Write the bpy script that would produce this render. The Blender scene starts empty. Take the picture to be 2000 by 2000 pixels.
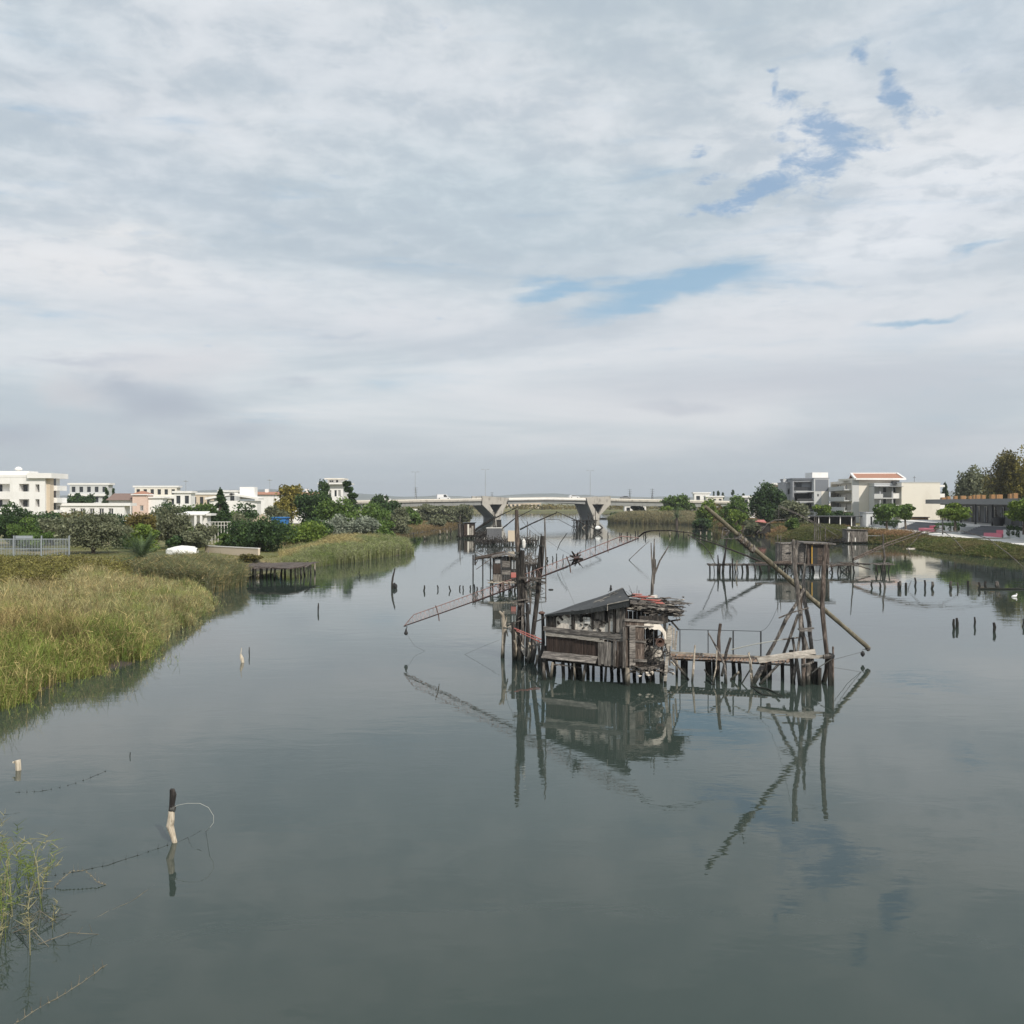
import bpy, math, random
import numpy as np
from mathutils import Vector, Matrix, noise
R = math.radians
scene = bpy.context.scene
COL = scene.collection

# ---------------------------------------------------------------- camera
H = 7.0
cam_d = bpy.data.cameras.new('camera'); cam = bpy.data.objects.new('camera', cam_d); COL.objects.link(cam)
cam.location = (0, 0, H); cam.rotation_euler = (R(90), 0, 0)
cam_d.sensor_width = 36; cam_d.lens = 36; cam_d.shift_y = -0.01
cam_d.clip_end = 30000; cam_d.clip_start = 0.1
scene.camera = cam

# ---------------------------------------------------------------- sun, sky, exposure
SUN_AZ, SUN_EL = R(148), R(40)         # compass angle from +Y clockwise: behind the camera, on the right
sd = bpy.data.lights.new('sun', 'SUN'); sun = bpy.data.objects.new('sun', sd); COL.objects.link(sun)
sd.energy = 3.3; sd.angle = R(1.5); sd.color = (1.0, 0.93, 0.83)
_dir = Vector((math.sin(SUN_AZ)*math.cos(SUN_EL), math.cos(SUN_AZ)*math.cos(SUN_EL), math.sin(SUN_EL)))
sun.rotation_euler = _dir.to_track_quat('Z', 'Y').to_euler()
scene.view_settings.view_transform = 'Standard'; scene.view_settings.look = 'None'
scene.view_settings.gamma = 1.0; scene.view_settings.exposure = 0.22
try: scene.view_settings.use_curve_mapping = False
except Exception: pass
scene.cycles.max_bounces = 8
scene.cycles.transparent_max_bounces = 6
scene.cycles.volume_bounces = 0
scene.cycles.use_denoising = True

class NG:
    """small helper for node graphs"""
    def __init__(s, nt): s.nt = nt; s.N = nt.nodes; s.L = nt.links
    def n(s, t, **kw):
        o = s.N.new(t)
        for k, v in kw.items(): setattr(o, k, v)
        return o
    def set(s, sock, v):
        if isinstance(v, bpy.types.NodeSocket): s.L.new(v, sock)
        else: sock.default_value = v
    def m(s, op, a, b=None, c=None, clamp=False):
        o = s.n('ShaderNodeMath', operation=op, use_clamp=clamp); s.set(o.inputs[0], a)
        if b is not None: s.set(o.inputs[1], b)
        if c is not None: s.set(o.inputs[2], c)
        return o.outputs[0]
    def mix(s, f, a, b, bt='MIX'):
        o = s.n('ShaderNodeMix', data_type='RGBA', blend_type=bt)
        s.set(o.inputs[0], f); s.set(o.inputs[6], a if isinstance(a, bpy.types.NodeSocket) else (*a[:3], 1))
        s.set(o.inputs[7], b if isinstance(b, bpy.types.NodeSocket) else (*b[:3], 1)); return o.outputs[2]
    def mr(s, v, a, b, c=0.0, d=1.0, smooth=True):
        o = s.n('ShaderNodeMapRange', interpolation_type='SMOOTHSTEP' if smooth else 'LINEAR')
        s.set(o.inputs[0], v)
        for i, q in enumerate((a, b, c, d)): s.set(o.inputs[1+i], q)
        return o.outputs[0]
    def comb(s, x, y, z):
        o = s.n('ShaderNodeCombineXYZ'); s.set(o.inputs[0], x); s.set(o.inputs[1], y); s.set(o.inputs[2], z); return o.outputs[0]
    def sep(s, v):
        o = s.n('ShaderNodeSeparateXYZ'); s.set(o.inputs[0], v); return o.outputs
    def noise(s, v, scale, detail=4, rough=0.5, dist=0.0, col=False):
        o = s.n('ShaderNodeTexNoise'); s.set(o.inputs['Vector'], v); s.set(o.inputs['Scale'], scale)
        s.set(o.inputs['Detail'], detail); s.set(o.inputs['Roughness'], rough); s.set(o.inputs['Distortion'], dist)
        return o.outputs[1] if col else o.outputs[0]
    def mapv(s, v, loc=(0,0,0), rot=(0,0,0), sc=(1,1,1)):
        o = s.n('ShaderNodeMapping'); s.set(o.inputs[0], v)
        o.inputs[1].default_value = loc; o.inputs[2].default_value = rot; o.inputs[3].default_value = sc; return o.outputs[0]
    def ramp(s, f, pts):
        o = s.n('ShaderNodeValToRGB'); s.set(o.inputs[0], f); e = o.color_ramp.elements
        while len(e) < len(pts): e.new(0.5)
        for q, (p, c) in zip(e, pts): q.position = p; q.color = (*c, 1)
        return o.outputs[0]

def s2l(*c):
    return tuple(((v/255)/12.92 if v/255 <= .04045 else ((v/255+.055)/1.055)**2.4) for v in c)

def build_world():
    w = bpy.data.worlds.new('World'); scene.world = w; w.use_nodes = True
    nt = w.node_tree; nt.nodes.clear(); g = NG(nt)
    tc = g.n('ShaderNodeTexCoord'); v = tc.outputs['Generated']
    x, y, z = g.sep(v)[0:3]
    sky = g.n('ShaderNodeTexSky'); sky.sky_type = 'NISHITA'; sky.sun_disc = False
    sky.sun_elevation = SUN_EL; sky.sun_rotation = SUN_AZ; sky.altitude = 0; sky.air_density = 1.0; sky.dust_density = 1.5; sky.ozone_density = 1.0
    STR = 0.1; K = 1/STR
    az = g.m('ARCTAN2', x, y); el = g.m('ARCSINE', z)
    zc = g.m('ADD', g.m('MAXIMUM', z, 0.0), 0.13)
    p = g.comb(g.m('DIVIDE', x, zc), g.m('DIVIDE', y, zc), 0.0)
    pa = g.comb(az, el, 0.0)
    # cloud decks
    big = g.noise(g.mapv(p, loc=(3.1, 1.7, 0), sc=(.55, .8, 1)), 1.0, 5, .5, .6)
    mid = g.noise(g.mapv(p, loc=(8.4, 2.2, 0)), 2.6, 7, .55, .5)
    fine = g.noise(g.mapv(p, loc=(1.4, 6.2, 0)), 9.0, 5, .55, .2)
    stre = g.noise(g.mapv(pa, loc=(2.0, .4, 0), rot=(0, 0, R(-7)), sc=(2.2, 13, 1)), 1.0, 6, .55, .5)
    hi = g.mr(el, R(12), R(26))
    mott = g.m('ADD', g.m('MULTIPLY', big, .45), g.m('ADD', g.m('MULTIPLY', mid, .4), g.m('MULTIPLY', fine, .15)))
    dens_hi = g.mr(mott, .38, .62)
    dens_lo = g.mr(g.m('ADD', g.m('MULTIPLY', stre, .75), g.m('MULTIPLY', big, .25)), .38, .64)
    dens = g.m('ADD', g.m('MULTIPLY', dens_hi, hi), g.m('MULTIPLY', dens_lo, g.m('SUBTRACT', 1.0, hi)))
    bright = s2l(217, 220, 223); dark = s2l(183, 194, 201)
    cloud = g.mix(dens, dark, bright)
    wn = g.noise(g.mapv(pa, sc=(3, 7, 1)), 1.6, 6, .6, .4, col=True)
    wob = g.n('ShaderNodeVectorMath', operation='MULTIPLY_ADD'); g.L.new(wn, wob.inputs[0])
    wob.inputs[1].default_value = (.16, .07, 0); wob.inputs[2].default_value = (-.08, -.035, 0)
    pw = g.n('ShaderNodeVectorMath', operation='ADD'); g.L.new(pa, pw.inputs[0]); g.L.new(wob.outputs[0], pw.inputs[1]); pw = pw.outputs[0]
    def blob(px, py, wx, wy, rot=0, hard=0.0, src=None):
        """a soft patch of sky seen in the direction (px, py) of the picture's frame, wx by wy wide"""
        X, Z = (px-1000)/2000, (980-py)/2000; a0 = math.atan(X); e0 = math.asin(Z/math.sqrt(1+X*X+Z*Z))
        mp = g.n('ShaderNodeMapping'); mp.vector_type = 'TEXTURE'; g.L.new(src or pw, mp.inputs[0])
        mp.inputs[1].default_value = (a0, e0, 0); mp.inputs[2].default_value = (0, 0, R(rot)); mp.inputs[3].default_value = (wx/2000*math.cos(a0)**2, wy/2000*math.cos(e0), 1)
        ln = g.n('ShaderNodeVectorMath', operation='LENGTH'); g.L.new(mp.outputs[0], ln.inputs[0])
        return g.mr(ln.outputs[1], 1.0, hard)
    # soft light and dark bodies of cloud
    for (px, py, wx, wy, rot, col, k) in [
        (150, 520, 420, 90, -2, (223, 222, 222), .75), (260, 450, 230, 45, -3, (226, 225, 224), .8), (1800, 420, 520, 170, 14, (224, 227, 231), .9), (1400, 470, 560, 60, 8, (222, 225, 228), .7), (1080, 440, 560, 190, -8, (184, 197, 204), .75),
        (900, 350, 460, 130, -12, (189, 201, 208), .6), (300, 330, 420, 110, -12, (190, 199, 207), .55), (350, 590, 500, 60, 3, (196, 202, 209), .5), (620, 120, 700, 150, -10, (212, 216, 221), .5), (200, 180, 420, 120, -5, (208, 211, 216), .5), (60, 60, 300, 110, 0, (192, 204, 212), .5),
        (1880, 60, 420, 170, 0, (178, 192, 204), .6), (1500, 640, 900, 110, 3, (207, 210, 215), .7), (700, 640, 700, 70, 0, (206, 208, 213), .6), (1500, 760, 900, 100, 2, (202, 202, 208), .7), (1830, 640, 300, 40, 4, (176, 192, 206), .4),
        (330, 720, 260, 55, 3, (205, 204, 208), .7), (170, 770, 110, 40, -5, (212, 209, 210), .7), (330, 790, 250, 60, -4, (163, 170, 183), .85), (240, 750, 90, 34, -8, (160, 167, 181), .6), (480, 840, 150, 24, 3, (159, 167, 181), .6), (560, 757, 90, 18, 8, (168, 176, 188), .5), (30, 855, 160, 40, 0, (155, 163, 178), .7),
        (180, 712, 200, 14, 4, (172, 178, 190), .6), (240, 888, 130, 26, -8, (196, 195, 200), .6), (380, 908, 120, 8, -3, (190, 191, 199), .5), (550, 912, 80, 10, 0, (190, 191, 199), .5), (1320, 800, 120, 18, -4, (176, 181, 192), .6), (1700, 870, 600, 60, 0, (176, 182, 192), .5), (660, 652, 80, 10, 0, (178, 186, 197), .5)]:
        cloud = g.mix(g.m('MULTIPLY', blob(px, py, wx, wy, rot), k), cloud, s2l(*col))
    tx = g.m('ADD', g.m('MULTIPLY', g.noise(g.mapv(p, loc=(2.4, 9.2, 0)), 7.5, 9, .62, .25), .75), g.m('MULTIPLY', mid, .25))
    txa = g.m('MULTIPLY', g.m('SUBTRACT', g.mr(tx, .34, .66), .5), g.m('MULTIPLY', g.mr(el, R(5), R(18)), .52))
    cloud = g.mix(g.m('MAXIMUM', txa, 0.0), cloud, s2l(236, 238, 240)); cloud = g.mix(g.m('MULTIPLY', g.m('MINIMUM', txa, 0.0), -2.4), cloud, s2l(172, 184, 194))
    txb = g.m('MULTIPLY', g.m('SUBTRACT', g.mr(stre, .36, .64), .5), g.m('MULTIPLY', g.m('SUBTRACT', 1.0, g.mr(el, R(9), R(22))), .28))
    cloud = g.mix(g.m('MAXIMUM', txb, 0.0), cloud, s2l(222, 221, 222)); cloud = g.mix(g.m('MULTIPLY', g.m('MINIMUM', txb, 0.0), -1.6), cloud, s2l(170, 178, 190))
    # grey band above the horizon
    band = g.m('MULTIPLY', g.m('SUBTRACT', 1.0, g.mr(el, R(.3), R(5.2))), .78)
    cloud = g.mix(band, cloud, g.mix(g.mr(el, R(0), R(5)), s2l(170, 184, 194), s2l(191, 192, 199)))
    # blue gaps
    gn = g.noise(g.mapv(p, loc=(5.5, 3.3, 0)), 11.0, 10, .66, .35)
    fnz = g.noise(pa, 14.0, 8, .7, .2, col=True); wf = g.n('ShaderNodeVectorMath', operation='MULTIPLY_ADD'); g.L.new(fnz, wf.inputs[0])
    wf.inputs[1].default_value = (.05, .04, 0); wf.inputs[2].default_value = (-.025, -.02, 0)
    pf = g.n('ShaderNodeVectorMath', operation='ADD'); g.L.new(pa, pf.inputs[0]); g.L.new(wf.outputs[0], pf.inputs[1]); pf = pf.outputs[0]
    gaps = None
    for (px, py, wx, wy, rot, k) in [(1620, 262, 110, 34, -22, 1), (1700, 276, 60, 26, 0, .9), (1585, 330, 90, 48, 25, 1), (1500, 368, 110, 26, 12, 1), (1410, 394, 90, 14, 6, 1), (1750, 200, 32, 60, 20, 1), (1742, 150, 16, 34, 0, .8), (1540, 196, 42, 24, 10, 1),
                              (1512, 170, 12, 40, 0, .8), (1690, 108, 34, 22, -30, .9), (1830, 222, 70, 16, 8, .8), (1370, 293, 26, 16, 20, .8), (1400, 342, 60, 12, 4, .7), (1600, 225, 80, 18, 0, .7), (1506, 136, 18, 8, 0, .7), (1745, 88, 12, 14, 0, .7)]:
        b = g.m('MULTIPLY', blob(px, py, wx*1.7, wy*1.9, rot, .0, pf), k)
        gaps = b if gaps is None else g.m('MAXIMUM', gaps, b)
    gaps = g.m('MULTIPLY', g.mr(g.m('ADD', g.m('MULTIPLY', gaps, .95), g.m('MULTIPLY', gn, 3.0)), 1.84, 2.6), .85)
    st2 = g.noise(g.mapv(pa, loc=(.3, 4, 0), rot=(0, 0, R(-8)), sc=(5, 34, 1)), 1.0, 6, .6, .4)
    streak = None
    for (px, py, wx, wy, rot, k) in [(1340, 548, 430, 52, 4, 1), (1230, 588, 240, 46, 12, 1), (1080, 568, 170, 32, 6, 1), (1560, 540, 260, 26, -4, .6), (1800, 615, 180, 12, 0, .5), (1900, 480, 120, 14, 10, .4), (150, 600, 300, 20, 0, .25)]:
        b = g.m('MULTIPLY', blob(px, py, wx, wy, rot), k)
        streak = b if streak is None else g.m('MAXIMUM', streak, b)
    streak = g.m('MULTIPLY', g.mr(g.m('ADD', g.m('MULTIPLY', streak, 1.0), g.m('MULTIPLY', st2, 2.0)), 1.1, 1.85), .9)
    blue1 = s2l(142, 172, 203); blue2 = s2l(142, 178, 203)
    skyc = g.n('ShaderNodeVectorMath', operation='SCALE'); g.L.new(sky.outputs[0], skyc.inputs[0]); skyc.inputs[3].default_value = STR
    c = g.mix(gaps, cloud, g.mix(.35, blue1, skyc.outputs[0]))
    c = g.mix(streak, c, g.mix(.25, blue2, skyc.outputs[0]))
    c = g.mix(.08, c, skyc.outputs[0])
    out = g.n('ShaderNodeVectorMath', operation='SCALE'); g.L.new(c, out.inputs[0]); out.inputs[3].default_value = K
    bg = g.n('ShaderNodeBackground'); g.L.new(out.outputs[0], bg.inputs[0]); bg.inputs[1].default_value = STR
    o = g.n('ShaderNodeOutputWorld'); g.L.new(bg.outputs[0], o.inputs[0])
    w.cycles.sampling_method = 'MANUAL'; w.cycles.sample_map_resolution = 512
build_world()

# ---------------------------------------------------------------- materials
def new_mat(name):
    m = bpy.data.materials.new(name); m.use_nodes = True; m.node_tree.nodes.clear()
    g = NG(m.node_tree); b = g.n('ShaderNodeBsdfPrincipled'); o = g.n('ShaderNodeOutputMaterial'); g.L.new(b.outputs[0], o.inputs[0])
    return m, g, b
def coords(g, kind='Object'): return g.n('ShaderNodeTexCoord').outputs[kind]
def wposition(g): return g.n('ShaderNodeNewGeometry').outputs['Position']
def island(g): return g.n('ShaderNodeNewGeometry').outputs['Random Per Island']

def mat_plain(name, c, rough=.7, metal=0, var=.12, scale=3.0, isl=.15, dirt=None, bump=0.0):
    m, g, b = new_mat(name)
    n = g.noise(coords(g), scale, 6, .6)
    f = g.m('ADD', 1-var, g.m('MULTIPLY', n, 2*var))
    if isl: f = g.m('MULTIPLY', f, g.m('ADD', 1-isl, g.m('MULTIPLY', island(g), 2*isl)))
    vm = g.n('ShaderNodeVectorMath', operation='SCALE'); vm.inputs[0].default_value = c; g.L.new(f, vm.inputs[3])
    col = vm.outputs[0]
    if dirt:
        d = g.mr(g.noise(g.mapv(coords(g), sc=(1, 1, .35)), dirt[1], 7, .65), .5, .68)
        col = g.mix(g.m('MULTIPLY', d, dirt[2]), col, dirt[0])
    g.L.new(col, b.inputs['Base Color']); b.inputs['Roughness'].default_value = rough; b.inputs['Metallic'].default_value = metal
    if bump:
        bp = g.n('ShaderNodeBump'); bp.inputs['Strength'].default_value = bump; bp.inputs['Distance'].default_value = .03
        g.L.new(g.noise(coords(g), scale*6, 5, .6), bp.inputs['Height']); g.L.new(bp.outputs[0], b.inputs['Normal'])
    return m

def mat_wood(name, c1, c2, c3, stretch=(9, 9, 1.2), tide=True, isl=.35):
    m, g, b = new_mat(name)
    co = coords(g)
    sc = g.m('ADD', 0, island(g))
    off = g.comb(g.m('MULTIPLY', island(g), 37), g.m('MULTIPLY', island(g), 11), 0)
    av = g.n('ShaderNodeVectorMath', operation='ADD'); g.L.new(co, av.inputs[0]); g.L.new(off, av.inputs[1])
    st = g.mapv(av.outputs[0], sc=stretch)
    n = g.noise(st, 1.6, 8, .7, .3); n2 = g.noise(av.outputs[0], 1.3, 4, .6)
    col = g.ramp(n, [(.3, c1), (.5, c2), (.7, c3)])
    col = g.mix(g.mr(n2, .45, .75), col, g.mix(.5, col, c1))
    k = g.m('ADD', 1-isl, g.m('MULTIPLY', island(g), 2*isl))
    vm = g.n('ShaderNodeVectorMath', operation='SCALE'); g.L.new(col, vm.inputs[0]); g.L.new(k, vm.inputs[3]); col = vm.outputs[0]
    if tide:   # the wet, weed-stained foot of a post standing in the water
        z = g.sep(wposition(g))[2]
        t = g.mr(g.m('ADD', z, g.m('MULTIPLY', n, .25)), .2, .62)
        col = g.mix(t, (.010, .012, .008), col)
    g.L.new(col, b.inputs['Base Color']); b.inputs['Roughness'].default_value = .85
    bp = g.n('ShaderNodeBump'); bp.inputs['Strength'].default_value = .5; bp.inputs['Distance'].default_value = .02
    g.L.new(n, bp.inputs['Height']); g.L.new(bp.outputs[0], b.inputs['Normal'])
    return m

def mat_leaf(name, c1, c2, c3=None, trans=.25):
    m, g, b = new_mat(name)
    i = island(g); n = g.noise(coords(g), .9, 3, .5)
    f = g.m('ADD', g.m('MULTIPLY', i, .55), g.m('MULTIPLY', g.mr(n, .3, .7), .45))
    pts = [(0.05, c1), (.6, c2), (.97, c3 or c2)]
    col = g.ramp(f, pts)
    g.L.new(col, b.inputs['Base Color']); b.inputs['Roughness'].default_value = .6; b.inputs['Specular IOR Level'].default_value = .25
    tr = g.n('ShaderNodeBsdfTranslucent'); g.L.new(col, tr.inputs[0]); mx = g.n('ShaderNodeMixShader'); mx.inputs[0].default_value = trans
    g.L.new(b.outputs[0], mx.inputs[1]); g.L.new(tr.outputs[0], mx.inputs[2])
    g.L.new(mx.outputs[0], [o for o in g.N if o.type == 'OUTPUT_MATERIAL'][0].inputs[0])
    return m

def mat_attr(name, trans=.3):
    m, g, b = new_mat(name)
    a = g.n('ShaderNodeAttribute', attribute_name='blade_colour'); col = a.outputs['Color']
    g.L.new(col, b.inputs['Base Color']); b.inputs['Roughness'].default_value = .65; b.inputs['Specular IOR Level'].default_value = .2
    tr = g.n('ShaderNodeBsdfTranslucent'); g.L.new(col, tr.inputs[0]); mx = g.n('ShaderNodeMixShader'); mx.inputs[0].default_value = trans
    g.L.new(b.outputs[0], mx.inputs[1]); g.L.new(tr.outputs[0], mx.inputs[2])
    g.L.new(mx.outputs[0], [o for o in g.N if o.type == 'OUTPUT_MATERIAL'][0].inputs[0])
    return m

M = {}
M['wood_grey'] = mat_wood('weathered_grey_wood', (.014, .012, .011), (.095, .083, .073), (.36, .325, .29))
M['wood_dark'] = mat_wood('dark_wood', (.005, .004, .004), (.020, .017, .015), (.10, .086, .073))
M['wood_pale'] = mat_wood('pale_wood', (.08, .065, .05), (.31, .27, .215), (.58, .52, .44))
M['wood_brown'] = mat_wood('brown_wood', (.016, .011, .009), (.075, .056, .045), (.24, .195, .165))
M['bamboo'] = mat_wood('weathered_spar', (.07, .06, .04), (.17, .15, .105), (.27, .24, .18), stretch=(3, 3, 3), tide=False, isl=.1)
M['plank_v'] = mat_wood('board_grey', (.014, .012, .011), (.135, .12, .107), (.42, .385, .34), stretch=(14, 14, 1.0), tide=False, isl=.4)
M['plank_h'] = mat_wood('beam_grey', (.013, .012, .011), (.14, .126, .114), (.42, .385, .345), stretch=(1.5, 1.5, 14), tide=False, isl=.35)
M['plank_pale'] = mat_wood('board_pale', (.10, .09, .075), (.34, .31, .27), (.58, .54, .48), stretch=(2, 2, 14), tide=False, isl=.25)
M['plank_dark'] = mat_wood('board_dark', (.012, .008, .006), (.045, .03, .024), (.10, .07, .055), stretch=(18, 18, .8), tide=False, isl=.35)
M['deck_brown'] = mat_wood('deck_board', (.10, .065, .045), (.25, .17, .12), (.38, .28, .22), stretch=(5, 12, 5), tide=False, isl=.3)
M['plaster'] = mat_plain('old_plaster', (.70, .64, .56), .9, 0, .22, 5, .25, ((.10, .085, .07), 7, .7), .6)
M['bitumen'] = mat_plain('tarred_felt', (.035, .037, .038), .62, 0, .35, 2.5, .2, ((.16, .16, .155), 9, .35), .5)
M['white_paint'] = mat_plain('flaking_white_paint', (.68, .66, .62), .7, 0, .12, 6, .1, ((.2, .16, .12), 8, .7))
M['red_paint'] = mat_plain('faded_red_paint', (.42, .13, .11), .6, 0, .2, 6, .2, ((.35, .28, .25), 9, .7))
M['rust'] = mat_plain('rusty_steel', (.11, .065, .05), .75, .1, .3, 12, .2, ((.05, .03, .025), 10, .6))
M['lattice'] = mat_plain('rusty_pink_lattice', (.33, .20, .175), .6, 0, .3, 3, .25, ((.10, .07, .06), 3, .8))
M['lattice_dark'] = mat_plain('dark_steel_tube', (.06, .035, .032), .6, .1, .3, 2, .2)
M['steel_dark'] = mat_plain('dark_steel', (.05, .052, .055), .55, .2, .2, 5, .1)
M['rope'] = mat_plain('dark_line', (.07, .07, .065), .8, 0, .1, 5, 0)
M['rope_white'] = mat_plain('white_line', (.42, .42, .38), .6, 0, .1, 5, 0)
M['concrete'] = mat_plain('bridge_concrete', (.40, .375, .335), .85, 0, .18, .5, .03, ((.15, .135, .115), .9, .8))
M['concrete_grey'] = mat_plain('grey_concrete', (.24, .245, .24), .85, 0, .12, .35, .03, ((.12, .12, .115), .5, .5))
M['wall_white'] = mat_plain('white_render', (.78, .77, .75), .85, 0, .04, .4, .03, ((.5, .48, .44), .5, .25))
M['wall_cream'] = mat_plain('cream_render', (.74, .70, .62), .85, 0, .04, .3, .03, ((.55, .5, .43), .4, .25))
M['wall_beige'] = mat_plain('beige_render', (.58, .49, .38), .85, 0, .06, .5, .05)
M['wall_pink'] = mat_plain('pink_render', (.66, .50, .42), .85, 0, .06, .5, .05)
M['wall_grey'] = mat_plain('grey_render', (.33, .34, .36), .85, 0, .05, .5, .05)
M['wall_light_grey'] = mat_plain('light_grey_render', (.52, .53, .53), .85, 0, .05, .5, .05)
M['wall_blue_grey'] = mat_plain('slate_panel', (.17, .185, .21), .7, 0, .05, .5, .05)
M['roof_tile'] = mat_plain('terracotta_tile', (.36, .18, .12), .85, 0, .15, 6, .1)
M['roof_dark'] = mat_plain('brown_roof', (.20, .14, .12), .85, 0, .15, 4, .1)
M['glass'] = mat_plain('dark_glass', (.03, .035, .04), .15, 0, .1, 2, .2)
M['void'] = mat_plain('dark_interior', (.03, .03, .03), .9, 0, .1, 2, .1)
M['pavilion'] = mat_plain('charcoal_panel', (.055, .06, .065), .5, 0, .1, 1, .1)
M['pavilion_roof'] = mat_plain('grey_fascia', (.15, .155, .16), .6, 0, .06, 1, .03)
M['orange_wood'] = mat_plain('orange_cladding', (.36, .20, .085), .7, 0, .15, 3, .15)
M['pink'] = mat_plain('pink_step', (.62, .18, .24), .7, 0, .1, 2, .08)
M['step_grey'] = mat_plain('dark_step', (.13, .135, .15), .8, 0, .08, 2, .1)
M['paving'] = mat_plain('pale_paving', (.68, .66, .63), .8, 0, .06, .8, .05)
M['asphalt'] = mat_plain('asphalt', (.06, .06, .062), .9, 0, .1, 2, 0)
M['metal_light'] = mat_plain('galvanised_steel', (.45, .46, .47), .45, .5, .1, 3, .05)
M['fence_grey'] = mat_plain('grey_fence_paint', (.30, .33, .36), .6, .2, .1, 3, .1)
M['boat'] = mat_plain('white_gelcoat', (.80, .80, .78), .35, 0, .03, 2, 0)
M['blue'] = mat_plain('blue_paint', (.03, .16, .42), .6, 0, .1, 2, .1)
M['thatch'] = mat_plain('straw_thatch', (.30, .25, .17), .95, 0, .25, 14, .1, None, .8)
M['rubber'] = mat_plain('black_rubber', (.02, .02, .021), .7, 0, .1, 4, .1)
M['feather'] = mat_plain('white_feather', (.8, .8, .78), .8, 0, .03, 4, 0)
M['beak'] = mat_plain('yellow_beak', (.6, .35, .05), .5, 0, .03, 4, 0)
M['car_white'] = mat_plain('white_car_paint', (.75, .75, .75), .3, 0, .02, 2, 0)
M['car_grey'] = mat_plain('grey_car_paint', (.12, .12, .13), .3, 0, .02, 2, 0)
M['bark'] = mat_wood('bark', (.03, .024, .02), (.09, .07, .055), (.16, .13, .10), stretch=(3, 3, .8), tide=False, isl=.1)
M['driftwood'] = mat_wood('bleached_driftwood', (.16, .12, .08), (.50, .43, .33), (.72, .67, .58), stretch=(22, 22, 2.5), tide=False, isl=.1)
M['leaf_olive'] = mat_leaf('olive_leaf', (0.063, 0.077, 0.039), (0.168, 0.182, 0.105), (0.322, 0.336, 0.224))
M['leaf_dark'] = mat_leaf('dark_leaf', (0.019, 0.040, 0.016), (0.050, 0.093, 0.031), (0.116, 0.186, 0.054))
M['leaf_green'] = mat_leaf('green_leaf', (0.041, 0.074, 0.016), (0.101, 0.169, 0.038), (0.203, 0.284, 0.068))
M['leaf_lime'] = mat_leaf('bright_leaf', (0.060, 0.096, 0.014), (0.144, 0.216, 0.036), (0.288, 0.360, 0.072))
M['leaf_silver'] = mat_leaf('silver_leaf', (0.099, 0.121, 0.088), (0.242, 0.275, 0.209), (0.440, 0.473, 0.374))
M['leaf_yellow'] = mat_leaf('yellow_leaf', (0.090, 0.090, 0.020), (0.220, 0.190, 0.040), (0.400, 0.330, 0.080))
M['leaf_brown'] = mat_leaf('brown_green_leaf', (0.065, 0.052, 0.016), (0.169, 0.143, 0.039), (0.312, 0.234, 0.078))
M['leaf_autumn'] = mat_leaf('autumn_leaf', (0.052, 0.048, 0.018), (0.138, 0.127, 0.040), (0.276, 0.230, 0.069))
M['leaf_bramble'] = mat_leaf('bramble_leaf', (0.057, 0.046, 0.017), (0.184, 0.172, 0.046), (0.345, 0.310, 0.103))
M['leaf_palm'] = mat_leaf('palm_leaf', (0.030, 0.053, 0.022), (0.083, 0.128, 0.053), (0.180, 0.240, 0.120), .12)
M['reed'] = mat_attr('reed_blade')

def mat_water():
    m, g, b = new_mat('river_water')
    P = wposition(g)
    n0 = g.noise(P, .03, 3, .5)
    col = g.mix(g.mr(n0, .3, .7), (.034, .049, .042), (.043, .058, .050))
    g.L.new(col, b.inputs['Base Color'])
    b.inputs['Roughness'].default_value = .012; b.inputs['IOR'].default_value = 1.333
    w1 = g.noise(g.mapv(P, rot=(0, 0, R(20)), sc=(.55, 1.0, 1)), .9, 3, .5, .6)
    w2 = g.noise(g.mapv(P, rot=(0, 0, R(-12)), sc=(.8, 1.6, 1)), 3.2, 2, .5, .3)
    patch = g.mr(g.noise(g.mapv(P, sc=(.4, 1, 1)), .045, 3, .55, .8), .46, .64, .12, 1.0)
    d = g.n('ShaderNodeVectorMath', operation='LENGTH'); g.L.new(P, d.inputs[0])
    h = g.m('ADD', g.m('MULTIPLY', w1, .0145), g.m('MULTIPLY', g.m('MULTIPLY', w2, .0055), patch))
    bp = g.n('ShaderNodeBump'); bp.inputs['Strength'].default_value = 1.0; bp.inputs['Distance'].default_value = .38
    g.L.new(h, bp.inputs['Height']); g.L.new(bp.outputs[0], b.inputs['Normal'])
    return m
M['water'] = mat_water()

def mat_ground():
    m, g, b = new_mat('bank_ground')
    P = wposition(g); n = g.noise(P, .12, 6, .6); n2 = g.noise(P, 1.6, 6, .7)
    col = g.ramp(n, [(.3, (.10, .11, .035)), (.5, (.15, .15, .05)), (.68, (.26, .20, .10))])
    col = g.mix(g.mr(n2, .4, .65), col, g.mix(.5, col, (.07, .075, .03)))
    z = g.sep(P)[2]
    col = g.mix(g.mr(g.m('ADD', z, g.m('MULTIPLY', n2, .2)), .2, .5), (.055, .045, .035), col)
    g.L.new(col, b.inputs['Base Color']); b.inputs['Roughness'].default_value = .95
    return m
M['ground'] = mat_ground()
def mat_hill():
    m, g, b = new_mat('wooded_hill')
    col = g.ramp(g.noise(wposition(g), .004, 6, .6), [(.3, (.04, .06, .04)), (.7, (.09, .11, .07))])
    g.L.new(col, b.inputs['Base Color']); b.inputs['Roughness'].default_value = 1; return m
M['hill'] = mat_hill()

# ---------------------------------------------------------------- mesh building
ORI = {}
def S(px, py, Y): return Vector(((px-1000)/2000*Y, Y, H-(py-980)/2000*Y))
def WY(py, z=0): return (H-z)*2000/(py-980)
def W(px, py, z=0): Y = WY(py, z); return Vector(((px-1000)/2000*Y, Y, z))

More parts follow.
